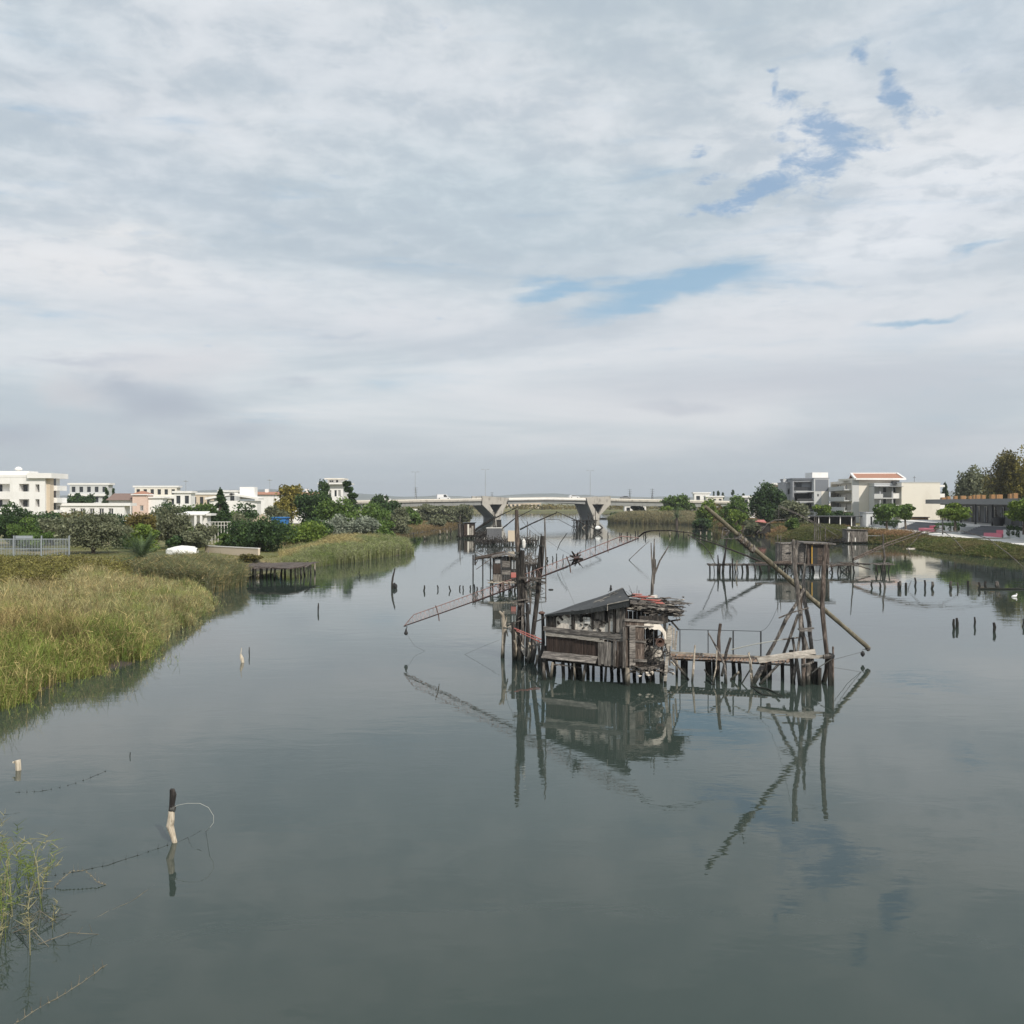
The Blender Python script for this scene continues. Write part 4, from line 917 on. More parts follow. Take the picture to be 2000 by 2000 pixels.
m = MB(); m.box((X_(1757, YD), YD+3, Z_(942, YD)), (1.6, 1.6, .8)); m.tube([(X_(1795, YD), YD+3, Z_(943, YD)), (X_(1795, YD), YD+3, Z_(929, YD))], .05, 5); m.tube([(X_(1792, YD), YD+3, Z_(932, YD)), (X_(1798, YD), YD+3, Z_(932, YD))], .04, 5); m.build('aerial', 'steel_dark', rC)
# gatehouse, open dark carport with white posts
YG = 222; house('gatehouse', 'small grey flat-roofed gatehouse in front of the cream apartment blocks', 'building', [(X_(1692, YG), YG), (X_(1722, YG), YG), (X_(1722, YG), YG+4), (X_(1692, YG), YG+4)], 1.6, Z_(1002, YG), 'wall_light_grey', {0: [(.9, 1.3, 2.0, 3.8, 'w'), (2.2, 2.6, 2.9, 3.7, 'w')]}, 'wall_grey', .2, .25)
YP = 225; r = root('carport', 'long low dark shelter on white posts below the apartment blocks', 'shelter', (X_(1635, YP), YP, 1.5))
m = MB(); m.box((X_(1632, YP), YP+3, Z_(1008.5, YP)), (X_(1692, YP)-X_(1574, YP), 7, .16)); m.build('roof', 'steel_dark', r)
m = MB(); m.box((X_(1632, YP), YP+6, (1.4+Z_(1010, YP))/2), (X_(1690, YP)-X_(1576, YP), .15, Z_(1010, YP)-1.4)); m.build('back_wall', 'void', r)
for p in (1577, 1599, 1620, 1641, 1663):
    m = MB(); m.box((X_(p, YP), YP, (1.4+Z_(1009, YP))/2), (.16, .16, Z_(1009, YP)-1.4)); m.build('post', 'wall_white', r)
m = MB(); m.lathe((X_(1577, YP)+.2, YP-.3, Z_(1010, YP)), [(.02, -.2), (.3, 0), (.02, .25)], 8); m.build('lamp', 'wall_white', r)
# low kiosk with yellow front
YK = 228; r = house('kiosk', 'low kiosk with a flat dark roof and a mustard yellow front behind the first steps', 'kiosk', [(X_(1780, YK), YK), (X_(1813, YK), YK), (X_(1813, YK), YK+3), (X_(1780, YK), YK+3)], 2.0, Z_(1011, YK), 'orange_wood', {0: [(1.6, 2.2, 2.1, 3.2, 'd'), (2.7, 3.5, 2.1, 3.2, 'd')]}, 'steel_dark', .15, .3)
# far white buildings beyond the bridge on the right
far_block(1356, 1386, 964, 985, 470, 1, 'white flat-roofed hall with a taller box on top beyond the bridge on the right', 'wall_white', cols=2, band=False, name='hall')
far_block(1380, 1412, 971, 985, 460, 1, 'low pale house with a shallow roof beside the white hall beyond the bridge', 'wall_cream', cols=3, band=False, name='house')
far_block(1452, 1475, 972, 1005, 300, 2, 'narrow white house between the dark green trees on the right bank', 'wall_white', cols=2, band=False, name='house')
far_block(1220, 1262, 988, 1002, 440, 1, 'white house seen under the right part of the bridge', 'wall_white', cols=3, band=False, name='house')
far_block(1340, 1362, 985, 1000, 440, 1, 'pale house under the bridge deck at the right bank', 'wall_cream', cols=2, band=False, name='house')
far_block(990, 1056, 983.5, 992, 900, 1, 'long beige hall on the far shore seen under the middle of the bridge', 'wall_beige', cols=8, band=False, name='hall', top='wall_beige')
far_block(806, 835, 998, 1006, 330, 1, 'low white building by the left bridge pier', 'wall_white', cols=2, band=False, name='house')
m = MB(); p = Vector((X_(812, 325), 325, 1)); m.box(p+Vector((0, 0, .2)), (2.3, 2, 4)); single(m, 'brick_wall', 'roof_tile', 'red brick wall on the bank under the left end of the bridge', 'wall', p)

# dark pavilion
PA, PB = Vector((76.5, 146, 0)), Vector((93.5, 218, 0)); pd = (PB-PA).normalized(); pn = Vector((pd.y, -pd.x, 0))   # pn away from river
pz = 3.0
rP = root('pavilion', 'long low charcoal pavilion with a thick flat grey roof beside the promenade', 'building', (PA+PB)/2+Vector((0, 0, pz)))
m = MB(); a = PA-pd*16-pn*3.0; b = PB+pd*14-pn*3.0; m.prism([Vector((q.x, q.y, 6.55)) for q in (a, b, b+pn*16, a+pn*16)], (0, 0, .95)); m.build('roof', 'pavilion_roof', rP)
m = MB(); m.prism([Vector((q.x, q.y, pz-.5)) for q in (PA-pd*14+pn*1.5, PB+pn*1.5, PB+pn*14, PA-pd*14+pn*14)], (0, 0, 6.55-pz+.5-.003)); m.build('wall', 'pavilion', rP)
Lp = (PB-PA).length; k = 0; u = -12.0
while u < Lp-2:
    a = PA+pd*u+pn*1.42; m = MB(); m.beam(a+Vector((0, 0, pz+.1)), a+Vector((0, 0, 6.1)), 2.4, .08, up=pn); w = m.build('door', 'glass', rP)
    m = MB(); m.beam(a+pd*.55-pn*.07+Vector((0, 0, pz+.1)), a+pd*.55-pn*.07+Vector((0, 0, 6.0)), 1.05, .06, up=pn); m.build('panel', 'wall_blue_grey', w)
    if k % 2: m = MB(); m.box(PA+pd*(u+3)-pn*2.4+Vector((0, 0, (pz+6.55)/2)), (.25, .25, 6.55-pz)); m.build('column', 'steel_dark', rP)
    u += 6.6; k += 1
# orange boxes on the roof
for i, p in enumerate([1843, 1852, 1866, 1881, 1895, 1903, 1911, 1920, 1938, 1951, 1974, 1982]):
    # stand on the roof near its river edge: find u along the edge for this bearing
    t = (p-1000)/2000; E = PA-pn*1.6; u = (t*E.y-E.x)/(pd.x-t*pd.y); q = E+pd*u
    h = [.7, 1.0, 1.05, 1.05, .95, 1.2, 1.2, 1.1, 1.15, 1.1, 1.2, 1.35][i]
    m = MB(); h *= .62; m.box((q.x, q.y, 7.5+h/2), (.65 if i % 3 else .9, .7, h))
    for j in range(4): m.box((q.x-.24+.16*j, q.y-.37, 7.5+h/2), (.08, .06, h*.92))
    single(m, 'planter_box', 'orange_wood', ['leftmost', 'second', 'third', 'fourth', 'fifth', 'sixth', 'seventh', 'eighth', 'ninth', 'tenth', 'eleventh', 'rightmost'][i]+' slatted orange wooden box on the flat roof of the pavilion'+('' if i in (0, 11) else ' from the left'), 'box', (q.x, q.y, 7.5), 'orange boxes on the pavilion roof')

# promenade, plaza, steps, planters
m = MB(); edge_pts = [(63.6, 60), (64.0, 100), (64.7, 129), (67.4, 150), (68.4, 177), (70, 200), (71, 225), (71.5, 236)]
vs = [(x, y, 1.52) for x, y in edge_pts]+[(x+7.5, y+1, 1.52) for x, y in edge_pts]; n = len(edge_pts)
m.add(vs+[(x, y, 1.2) for x, y in edge_pts], [(i, n+i, n+i+1, i+1) for i in range(n-1)]+[(2*n+i, i, i+1, 2*n+i+1) for i in range(n-1)])
tag(m.build('path', 'paving', None, (66, 130, 1.5)), kind='structure')
def PE(y): return np.interp(y, [q[1]+1 for q in edge_pts], [q[0]+7.5 for q in edge_pts])
m = MB(); ys = [100, 130, 151, 165, 178, 201, 227]; fr_ = [Vector((PE(y)+3.62, y, 1.4)) for y in ys]
m.prism(fr_+[Vector((125, 227, 1.4)), Vector((125, 100, 1.4))], (0, 0, 1.6)); tag(m.build('plaza', 'paving', None, (90, 180, 1.4)), kind='structure')
def seg_(y0, y1):
    a = Vector((PE(y0)+.03, y0, 0)); b = Vector((PE(y1)+.03, y1, 0)); n = Vector(((b-a).y, -(b-a).x, 0)).normalized(); return a, b, n
def stairs(y0, y1, label):
    a, b, n = seg_(y0, y1); r = root('steps', label, 'steps', (a+b)/2+Vector((0, 0, 1.5)))
    m = MB(); ns = 9; dep = 3.55/ns
    for i in range(ns):
        z1 = 1.54+(3.0-1.54)*(i+1)/ns-.01; p = a+n*dep*i; q = b+n*dep*i
        m.prism([Vector((v.x, v.y, 1.45)) for v in (p, p+n*dep, q+n*dep, q)], (0, 0, z1-1.45))
    m.build('treads', 'step_grey', r)
    for i, k in enumerate((.42, .30, .18)):
        k0 = i*3; e = a.lerp(b, k); p = a+n*dep*(k0-.15); q = e+n*dep*(k0-.15); z1 = 1.54+(3.0-1.54)*(k0+3)/ns+.03
        m = MB(); m.prism([Vector((v.x, v.y, 1.46)) for v in (p, p+n*dep*3, q+n*dep*3, q)], (0, 0, z1-1.46)); m.build('seat_block', 'pink', r)
def planter(y0, y1, label):
    a, b, n = seg_(y0, y1); r = root('planter', label, 'planter', (a+b)/2+Vector((0, 0, 1.5)))
    m = MB(); m.prism([Vector((v.x, v.y, 1.45)) for v in (a, a+n*3.4, b+n*3.4, b)], (0, 0, 1.3)); m.build('wall', 'wall_light_grey', r)
    rs = np.random.RandomState(int(y0)); C, Q = [], []
    for t in np.linspace(.03, .97, max(10, int((y1-y0)*1.1))):
        p = a.lerp(b, t); s = rs.uniform(.35, .6); k = .9*rs.rand(); C.append((p.x+n.x*k, p.y+n.y*k, 2.9+rs.uniform(-.05, .25))); Q.append((s*1.2, s*1.2, s*.7))
        if rs.rand() < .75: C.append((p.x-.1*n.x, p.y-.1*n.y, 2.45+rs.uniform(-.25, .2))); Q.append((s*.7, s*.6, s*.9))
    V, F = leaf_cloud(np.array(C), np.array(Q), 120, .12, rs); np_mesh('hanging_plants', V, F, 'leaf_dark', r)
    return r
planter(139, 156.6, 'concrete planter with trailing dark greenery at the right edge, nearest to us'); stairs(157, 172.6, 'dark steps with pink seat blocks in front of the charcoal pavilion')
planter(173, 184.6, 'concrete planter with trailing greenery between the two flights of pink and grey steps'); stairs(185, 205.6, 'farther dark steps with pink seat blocks left of the pavilion')
planter(206, 225, 'long concrete planter with trailing greenery left of both flights of steps')
# big flower tub
q = Vector((X_(1950, 169), 169, 0)); r = root('plant_tub', 'big dark conical tub standing at the top of the steps before the pavilion', 'plant pot', (q.x, q.y, 3.0))
m = MB(); m.lathe((q.x, q.y, 3.0), [(.7, 0), (1.05, 1.35), (1.1, 1.4), (.9, 1.4), (.85, 1.2)], 16); m.build('tub', 'steel_dark', r)
m = MB(); rg = random.Random(4)
for i in range(9): m.tube([(q.x+rg.uniform(-.3, .3), q.y, 4.2), (q.x+rg.uniform(-.6, .6), q.y+rg.uniform(-.4, .4), 4.9+rg.uniform(0, .9))], .035, 5)
m.build('stems', 'wood_grey', r)
# railing on the bank and lamp
Yr = 172; r = root('railing', 'pale two-rail railing along the bank between the dark hut and the promenade', 'railing', (X_(1730, Yr), Yr, .8))
for p in (1713, 1739, 1765):
    m = MB(); m.tube([(X_(p, Yr), Yr, .4), (X_(p, Yr), Yr, Z_(1046, Yr))], .05, 6); m.build('post', 'metal_light', r)
m = MB()
for yy in (1046.3, 1055.5): m.tube([(X_(1695, Yr), Yr, Z_(yy, Yr)), (X_(1770, Yr), Yr-2, Z_(yy, Yr))], .045, 6)
m.build('rail', 'metal_light', r)
p = Vector((X_(1841, 172), 172, 1.5)); r = root('street_lamp', 'dark angular lamp post on the promenade before the farther planter', 'lamp post', p)
m = MB(); m.box(p+Vector((0, 0, 1.35)), (.16, .16, 2.7)); m.build('post', 'steel_dark', r); m = MB(); m.box(p+Vector((.3, 0, 2.72)), (.8, .16, .1)); m.build('arm', 'steel_dark', r)

# ---------------------------------------------------------------- bridge
BO = Vector((X_(966, 392), 392, 0)); ux = Vector((.94, .34, 0)).normalized(); uw = Vector((-.34, .94, 0)).normalized()
def BP(u, w, z): return BO+ux*u+uw*w+Vector((0, 0, z))
rb = root('bridge', 'long concrete road bridge on V-shaped piers crossing the river in the distance', 'bridge', BO)
SP = 43.5; BW = 12.5
def slab(name, mat, poly, w0, w1):
    m = MB(); m.prism([BP(u, w0, z) for u, z in poly], uw*(w1-w0)); return m.build(name, mat, rb)
for c, nm in ((0, 'left'), (SP, 'right')):
    s = 1 if nm == 'left' else -1
    # top block, outer leg, inner leg, foot as one V frame per face, and inclined walls between the faces
    def fr(poly, w0, w1, mb): mb.prism([BP(c+s*u, w0, z) for u, z in poly], uw*(w1-w0))
    for w0, w1 in ((-.6, .6), (BW-.6, BW+.6)):
        p = MB()
        fr([(-5.2, 9.2), (5.4, 8.5), (4.6, 6.0), (-5.2, 6.0)], w0, w1, p)
        fr([(-5.2, 6.0), (-2.3, 6.0), (.2, 1.9), (-.2, 1.2)], w0+.002, w1-.002, p)
        fr([(2.9, 6.0), (4.6, 6.0), (2.4, 1.2), (.9, 1.2), (.2, 1.9)], w0+.002, w1-.002, p)
        fr([(-.3, 1.9), (.9, 2.2), (2.4, 1.2), (1.9, -1), (-.2, -1)], w0+.004, w1-.004, p)
        p.build('pier', 'concrete', rb)
    m = MB()
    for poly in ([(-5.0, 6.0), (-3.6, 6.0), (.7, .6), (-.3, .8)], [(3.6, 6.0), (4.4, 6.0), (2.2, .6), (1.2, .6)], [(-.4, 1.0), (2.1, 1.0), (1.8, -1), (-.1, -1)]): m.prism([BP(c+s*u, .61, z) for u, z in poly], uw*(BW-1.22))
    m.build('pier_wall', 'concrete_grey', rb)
dk = lambda u: 8.35-.012*abs(u-SP/2)-(.00006*(u-SP/2)**2)
# decks with fascia, girders, haunched middle span
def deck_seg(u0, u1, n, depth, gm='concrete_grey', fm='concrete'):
    m = MB(); g = MB()
    for i in range(n):
        a = u0+(u1-u0)*i/n; b = u0+(u1-u0)*(i+1)/n
        m.prism([BP(a, -.35, dk(a)-.75), BP(b, -.35, dk(b)-.75), BP(b, -.35, dk(b)), BP(a, -.35, dk(a))], uw*(BW+.7))
        g.prism([BP(a, .25, dk(a)-.75-depth(a)), BP(b, .25, dk(b)-.75-depth(b)), BP(b, .25, dk(b)-.752), BP(a, .25, dk(a)-.752)], uw*(BW-.5))
    m.build('deck', fm, rb); g.build('girder', gm, rb)
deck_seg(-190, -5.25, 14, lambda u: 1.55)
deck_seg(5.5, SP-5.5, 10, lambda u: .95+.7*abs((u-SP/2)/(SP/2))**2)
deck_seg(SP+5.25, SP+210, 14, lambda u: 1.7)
m = MB(); m.add([BP(-190, 0, dk(-190)+.01)], []); 
for i in range(20):
    a = -190+(SP+400)*i/20; b = -190+(SP+400)*(i+1)/20; m.add([BP(a, .6, dk(a)+.012), BP(b, .6, dk(b)+.012), BP(b, BW-.6, dk(b)+.012), BP(a, BW-.6, dk(a)+.012)], [(0, 1, 2, 3)])
m.build('roadway', 'asphalt', rb)
for w, nm in ((-.2, 'parapet'), (BW+.2, 'parapet')):
    m = MB()
    for (u0, u1, hh) in ((-190, -5.3, .35), (5.6, SP-5.6, .4), (SP+5.3, SP+210, .35)):
        for i in range(6):
            a = u0+(u1-u0)*i/6; b = u0+(u1-u0)*(i+1)/6; m.beam(BP(a, w, dk(a)+hh/2), BP(b, w, dk(b)+hh/2), .2, hh)
    m.build(nm, 'wall_cream' if w < 0 else 'concrete', rb)
m = MB()
for (u0, u1) in ((-190, -5.3), (5.6, SP-5.6), (SP+5.3, SP+210)):
    m.beam(BP(u0, -.2, dk(u0)+.95), BP(u1, -.2, dk(u1)+.95), .08, .1); u = u0
    while u < u1: m.box(BP(u, -.2, dk(u)+.65), (.07, .07, .6)); u += 3
m.build('guard_rail', 'metal_light', rb)
m = MB()
for i in range(8): a = 5.6+(SP-11.2)*i/8; b = 5.6+(SP-11.2)*(i+1)/8; m.beam(BP(a, -.42, dk(a)-.18), BP(b, -.42, dk(b)-.18), .1, .5)
m.build('edge_band', 'wall_white', rb)
for u in (-42, -78, -114, -150, SP+34, SP+68, SP+102, SP+136, SP+170):
    m = MB()
    for w in (2, BW-2): m.box(BP(u, w, 2.9), (1.4, 1.6, 6.6))
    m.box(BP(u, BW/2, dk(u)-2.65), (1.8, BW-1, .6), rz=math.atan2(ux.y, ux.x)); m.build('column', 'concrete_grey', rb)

def lamp(u, w, label, h=10.5):
    p = BP(u, w, dk(u) if abs(u) > 6 and abs(u-SP) > 6 else 8.8); r = root('street_lamp', label, 'street lamp', p, 'street lamps on the bridge')
    m = MB(); m.tube([p, p+Vector((0, 0, h))], [.12, .07], 6); m.build('pole', 'metal_light', r)
    m = MB(); m.tube([p+Vector((-.1, 0, h)), p+Vector((.9, 0, h+.12))], .05, 5); m.box(p+Vector((1.1, 0, h+.1)), (.8, .3, .14)); m.tube([p+Vector((.1, 0, h)), p+Vector((-.9, 0, h+.12))], .05, 5); m.box(p+Vector((-1.1, 0, h+.1)), (.8, .3, .14)); m.build('lamp_head', 'metal_light', r)
lamp(-3.4, 1, 'tall thin street lamp above the left V-shaped bridge pier'); lamp(SP-3.0, 1, 'tall thin street lamp above the right V-shaped bridge pier')
lamp(-31, 1, 'thin street lamp on the left approach of the bridge, above the trees')
def far_lamp(px, Y, yt, label):
    p = Vector((X_(px, Y), Y, 1.3)); r = root('street_lamp', label, 'street lamp', p); z = Z_(yt, Y); m = MB(); m.tube([p, (p.x, p.y, z)], [.12, .07], 6); m.build('pole', 'metal_light', r); m = MB(); m.box((p.x, p.y, z), (1.6, .3, .16)); m.lathe((p.x, p.y, z), [(.1, -.1), (.35, .1), (.1, .3)], 6); m.build('lamp_head', 'metal_light', r)
far_lamp(363, 330, 940, 'thin street lamp rising behind the white cube house on the left'); far_lamp(527, 330, 938, 'thin street lamp rising behind the terrace with red roofs')
def pylon(px, Y, yt, label):
    p = Vector((X_(px, Y), Y, 1.3)); z = Z_(yt, Y); h = z-1.3; r = root('power_pylon', label, 'pylon', p, 'power pylons beyond the bridge')
    m = MB(); b = h*.09
    for sx in (-1, 1):
        for sy in (-1, 1): m.tube([p+Vector((sx*b, sy*b, 0)), p+Vector((sx*b*.2, sy*b*.2, h*.7)), p+Vector((0, 0, h))], .28, 4)
    for i in range(8):
        t = i/8*.85; t2 = (i+1)/8*.85; k = b*(1-t*.95); k2 = b*(1-t2*.95)
        for sy in (-1, 1): m.tube([p+Vector((-k, sy*k, h*t)), p+Vector((k2, sy*k2, h*t2))], .16, 4); m.tube([p+Vector((k, sy*k, h*t)), p+Vector((-k2, sy*k2, h*t2))], .16, 4)
    m.build('mast', 'steel_dark', r)
    m = MB()
    for t in (.72, .84, .95): m.tube([p+Vector((-h*.12, 0, h*t)), p+Vector((h*.12, 0, h*t))], .22, 4)
    m.build('cross_arm', 'steel_dark', r)
for px, Y, yt, l in ((812, 1500, 951, 'left of the left pier'), (961, 1700, 961, 'just right of the left pier lamp'), (1230, 1400, 955, 'first to the right of the right pier'), (1274, 1400, 954, 'second to the right of the right pier')): pylon(px, Y, yt, 'small power pylon beyond the bridge, '+l)

def car(u, label, body='car_white', van=False, w=3.4, d=1):
    p = BP(u, w, dk(u)+.02); r = root('van' if van else 'car', label, 'van' if van else 'car', p, 'vehicles on the bridge'); L = 5.2 if van else 4.3; hh = 2.0 if van else 1.45
    prof = [(-L/2, .35), (L/2, .35), (L/2, .8), (L/2-.7, .95), (L/2-1.6, hh), (-L/2+.15, hh), (-L/2, 1.0)] if van else [(-L/2, .35), (L/2, .35), (L/2, .75), (L/2-1.0, .95), (L/2-1.8, hh), (-L/2+1.1, hh), (-L/2+.2, .98), (-L/2, .9)]
    Q = lambda x, y, z: p+ux*(x*d)+uw*y+Vector((0, 0, z))
    m = MB(); m.prism([Q(x, -.85, z) for x, z in prof], uw*1.7); m.build('body', body, r)
    m = MB(); m.prism([Q(x, -.87, z) for x, z in ((L/2-1.1, 1.02), (L/2-1.75, hh-.12), (-L/2+(2.6 if van else 1.2), hh-.12), (-L/2+(2.6 if van else .5), 1.02))], uw*1.74); m.build('window', 'glass', r)
    for x in (-L/2+.85, L/2-.85):
        for y in (-.8, .8):
            m = MB(); m.lathe(Q(x, y, .33), [(.2, -.11), (.33, -.11), (.33, .11), (.2, .11)], 12, mat=Matrix.Rotation(R(90), 3, 'X') @ Matrix.Identity(3)); m.build('wheel', 'rubber', r)
car(-19.5, 'white van driving on the left approach of the bridge', van=True); car(SP-9.3, 'white car on the bridge just left of the right pier', w=3); 
car(-29.5-12, 'white lorry-like van farther left on the bridge approach', van=True, w=8); car(-65, 'grey car at the far left of the bridge approach', 'car_grey'); car(SP+14, 'grey car on the bridge right of the right pier', 'car_grey', w=4)
# ---------------------------------------------------------------- trees and shrubs, left bank
T = tree
T(183, 117, 124, 1001, 'broad grey-green olive tree with a dark trunk in the middle of the left lawn', 'leaf_olive', name='olive_tree', clumps=34, per=330, trunk=.2, crown_lo=.16)
T(22, 135, 92, 985, 'dark leafy tree at the far left above the palisade fence', 'leaf_dark', clumps=30, per=280, crown_lo=.1)
T(50, 128, 66, 1012, 'bright green fruit tree in front of the dark tree at far left', 'leaf_green', clumps=18, per=240, crown_lo=.1)
T(102, 138, 78, 1012, 'dusty olive tree between the green fruit tree and the broad olive', 'leaf_olive', name='olive_tree', clumps=24, per=240, crown_lo=.1)
T(285, 136, 70, 1003, 'brownish green tree behind the palm', 'leaf_brown', clumps=24, per=240, crown_lo=.1)
T(282, 121, 66, 1024, 'bright green leafy shrub tree right behind the palm', 'leaf_lime', clumps=16, per=240, crown_lo=.05)
T(335, 128, 62, 990, 'tall rounded olive tree right of the palm', 'leaf_olive', name='olive_tree', clumps=26, per=260, crown_lo=.15)
T(382, 119, 52, 1036, 'small olive tree growing beside the upturned boat', 'leaf_olive', name='olive_tree', clumps=14, per=240, crown_lo=.25, trunk=.1)
T(430, 160, 62, 957, 'pointed dark green conifer beside the garden house', 'leaf_dark', name='conifer', shape='cone', clumps=60, per=130, crown_lo=.05)
T(462, 127, 66, 1040, 'low green shrub tree beside the dark bushes left of the reeds', 'leaf_green', clumps=14, per=240, crown_lo=.02)
T(508, 124, 118, 1012, 'large dark glossy tree above the low concrete wall', 'leaf_dark', clumps=34, per=330, crown_lo=.02)
T(590, 134, 84, 1020, 'lime green tree between the dark tree and the reed bed', 'leaf_lime', clumps=24, per=280, crown_lo=.02)
T(570, 215, 46, 948, 'yellow-leaved autumn tree rising behind the green ones', 'leaf_yellow', clumps=26, per=150, crown_lo=.3)
T(545, 200, 40, 972, 'small yellow-green tree left of the tall yellow one', 'leaf_yellow', clumps=16, per=150, crown_lo=.1)
T(612, 180, 92, 961, 'big rounded grey-green tree in the middle of the left bank', 'leaf_dark', clumps=34, per=260, crown_lo=.02)
T(655, 172, 74, 974, 'blue-green tree next to the big rounded one', 'leaf_green', clumps=26, per=240, crown_lo=.02)
T(682, 195, 48, 940, 'dark cedar with tiered branches right of the tower villa', 'leaf_dark', name='cedar', shape='cedar', clumps=40, per=200, crown_lo=.12)
T(632, 205, 30, 940, 'slim dark tree in front of the tower villa', 'leaf_dark', clumps=20, per=160, crown_lo=.1)
T(722, 178, 84, 984, 'wide vine-like green tree mass right of the cedar', 'leaf_green', clumps=28, per=240, crown_lo=.02)
T(742, 255, 32, 966, 'small dark umbrella-shaped tree on the skyline at the left end of the bridge', 'leaf_dark', clumps=14, per=120, crown_lo=.5)
bush(662, 150, 64, 1006, 'rounded silvery shrub at the back of the long reed bed', 'leaf_silver', clumps=20, per=220)
bush(706, 152, 62, 1010, 'second silvery shrub in the row behind the long reed bed, right of the rounded one', 'leaf_silver', clumps=20, per=220)
bush(745, 157, 48, 1018, 'bright green shrub at the right end of the reed bed', 'leaf_green', clumps=18, per=200)
bush(625, 146, 60, 1012, 'dark green shrub at the left end of the silvery shrubs', 'leaf_dark', clumps=18, per=220)
bush(560, 141, 60, 1030, 'mid green shrub in front of the blue shed', 'leaf_green', clumps=16, per=220)
T(775, 205, 70, 992, 'grey-green tree by the shore before the bridge', 'leaf_olive', clumps=22, per=180, crown_lo=.02)
T(757, 230, 44, 978, 'dark tree half hiding the left end of the bridge', 'leaf_dark', clumps=18, per=160, crown_lo=.02)
T(800, 250, 40, 992, 'bushy green tree near the red brick wall', 'leaf_green', clumps=16, per=150, crown_lo=.02)
T(836, 300, 40, 985, 'olive tree right of the red brick wall under the bridge', 'leaf_olive', name='olive_tree', clumps=20, per=150, crown_lo=.05)
T(864, 295, 50, 988, 'wide olive tree under the middle of the left bridge span', 'leaf_olive', name='olive_tree', clumps=22, per=160, crown_lo=.05)
T(898, 310, 48, 986, 'olive tree nearest the left bridge pier', 'leaf_olive', name='olive_tree', clumps=22, per=150, crown_lo=.05)
bush(848, 262, 40, 1012, 'low round olive shrub on the shore before the bridge trees', 'leaf_olive', clumps=12, per=150)
# hedge-like background on the left
bgs = [(75, 175, 90, 1000, 'leaf_dark', 'dark hedge-like tree below the white apartment house'), (150, 185, 80, 1000, 'leaf_brown', 'brownish green tree row before the low white villa'), (215, 178, 80, 1004, 'leaf_dark', 'dark green tree below the gabled pink house'),
       (325, 190, 70, 982, 'leaf_dark', 'dark rounded tree behind the tall olive'), (385, 195, 70, 984, 'leaf_green', 'light green tree left of the conifer'), (478, 190, 70, 984, 'leaf_dark', 'dark green tree right of the conifer, below the modern villa'), (530, 180, 66, 990, 'leaf_olive', 'olive-coloured tree below the terrace of red roofs'), (475, 150, 50, 1003, 'leaf_olive', 'small olive-coloured tree behind the straw hut'),
       (450, 172, 50, 1000, 'leaf_green', 'green tree behind the pipe pergola')]
for (p, Y, w, yt, mt, l) in bgs: T(p, Y, w, yt, l, mt, clumps=22, per=210, crown_lo=.02)
for i, (p, Y, w, yt, l) in enumerate([(150, 300, 40, 964, 'dark pine before the grey-white block'), (172, 295, 34, 966, 'second dark pine before the grey-white block'), (208, 290, 26, 954, 'pointed dark pine at the right corner of the grey-white block'), (222, 300, 10, 955, 'thin dark cypress behind the gabled pink house')]):
    T(p, Y, w, yt, l, 'leaf_dark', name='pine_tree', clumps=22, per=110, crown_lo=.1, shape='cone' if w < 30 else 'round')
bush(360, 138, 34, 1020, 'low green bush in front of the left corner of the garden house', 'leaf_green', clumps=12, per=200)
bush(400, 136, 40, 1023, 'low olive-coloured bush in front of the garden house columns', 'leaf_olive', clumps=12, per=200)
bush(345, 119, 34, 1046, 'small dark bush behind the bow of the upturned boat', 'leaf_dark', clumps=10, per=200)
bush(240, 128, 44, 1030, 'dark green bush between the broad olive and the palm', 'leaf_dark', clumps=14, per=220)
bush(70, 122, 60, 1040, 'mixed green bush just behind the palisade fence', 'leaf_green', clumps=16, per=220)
# palm
def palm(px, Y, wpx, ytop, label, n=70, stem=.5, mat='leaf_palm', seed=1):
    base = GP(px, Y); r = root('palm_tree', label, 'palm tree', base); rg = random.Random(seed); w = wpx/2000*Y/2*1.2; top = Z_(ytop, Y)
    V, F = [], []
    m = MB(); m.lathe(base-Vector((0, 0, .2)), [(.35, 0), (.4, stem*.5), (.28, stem+.2)], 10); m.build('trunk', 'bark', r)
    c = base+Vector((0, 0, stem)); Lh = top-c.z
    for i in range(n):
        a = rg.uniform(0, 6.283); el = rg.uniform(.1, 1.35); L = Lh*rg.uniform(.9, 1.25)
        d = Vector((math.cos(a)*math.cos(el), math.sin(a)*math.cos(el), math.sin(el))); pts = []
        for k in range(11):
            t = k/10; q = c+Vector((d.x*L*t*w/(Lh*.72)*1.1, d.y*L*t*w/(Lh*.72), d.z*L*t*1.25-(.55*L*t*t)*(.45+.6*math.cos(el)))); pts.append(q)
        for k in range(1, 11):
            q = pts[k]; dr = (pts[k]-pts[k-1]).normalized(); sd_ = dr.cross(Vector((0, 0, 1)));
            if sd_.length < .01: sd_ = Vector((1, 0, 0))
            sd_.normalize(); ll = .55*math.sin(min(1, .25+k/10*.9)*3.0)+.12
            for s in (-1, 1):
                for j in (0, .5):
                    b = pts[k-1].lerp(q, j); tip = b+(sd_*s*.8+dr*.8+Vector((0, 0, -.15+rg.uniform(-.1, .15))))*ll; o = len(V); V += [tuple(b-dr*.035), tuple(b+dr*.035), tuple(tip)]; F += [(o, o+1, o+2)]
            o = len(V); V += [tuple(pts[k-1]-sd_*.02), tuple(pts[k-1]+sd_*.02), tuple(q)]; F += [(o, o+1, o+2)]
    np_mesh('fronds', np.array(V), F, mat, r); return r
palm(277, 103, 92, 1034, 'bushy stemless palm with arching fronds at the front edge of the lawn', n=80)
palm(1322, 300, 26, 984, 'small round palm among the trees right of the bridge', n=40, stem=2.4, seed=3)
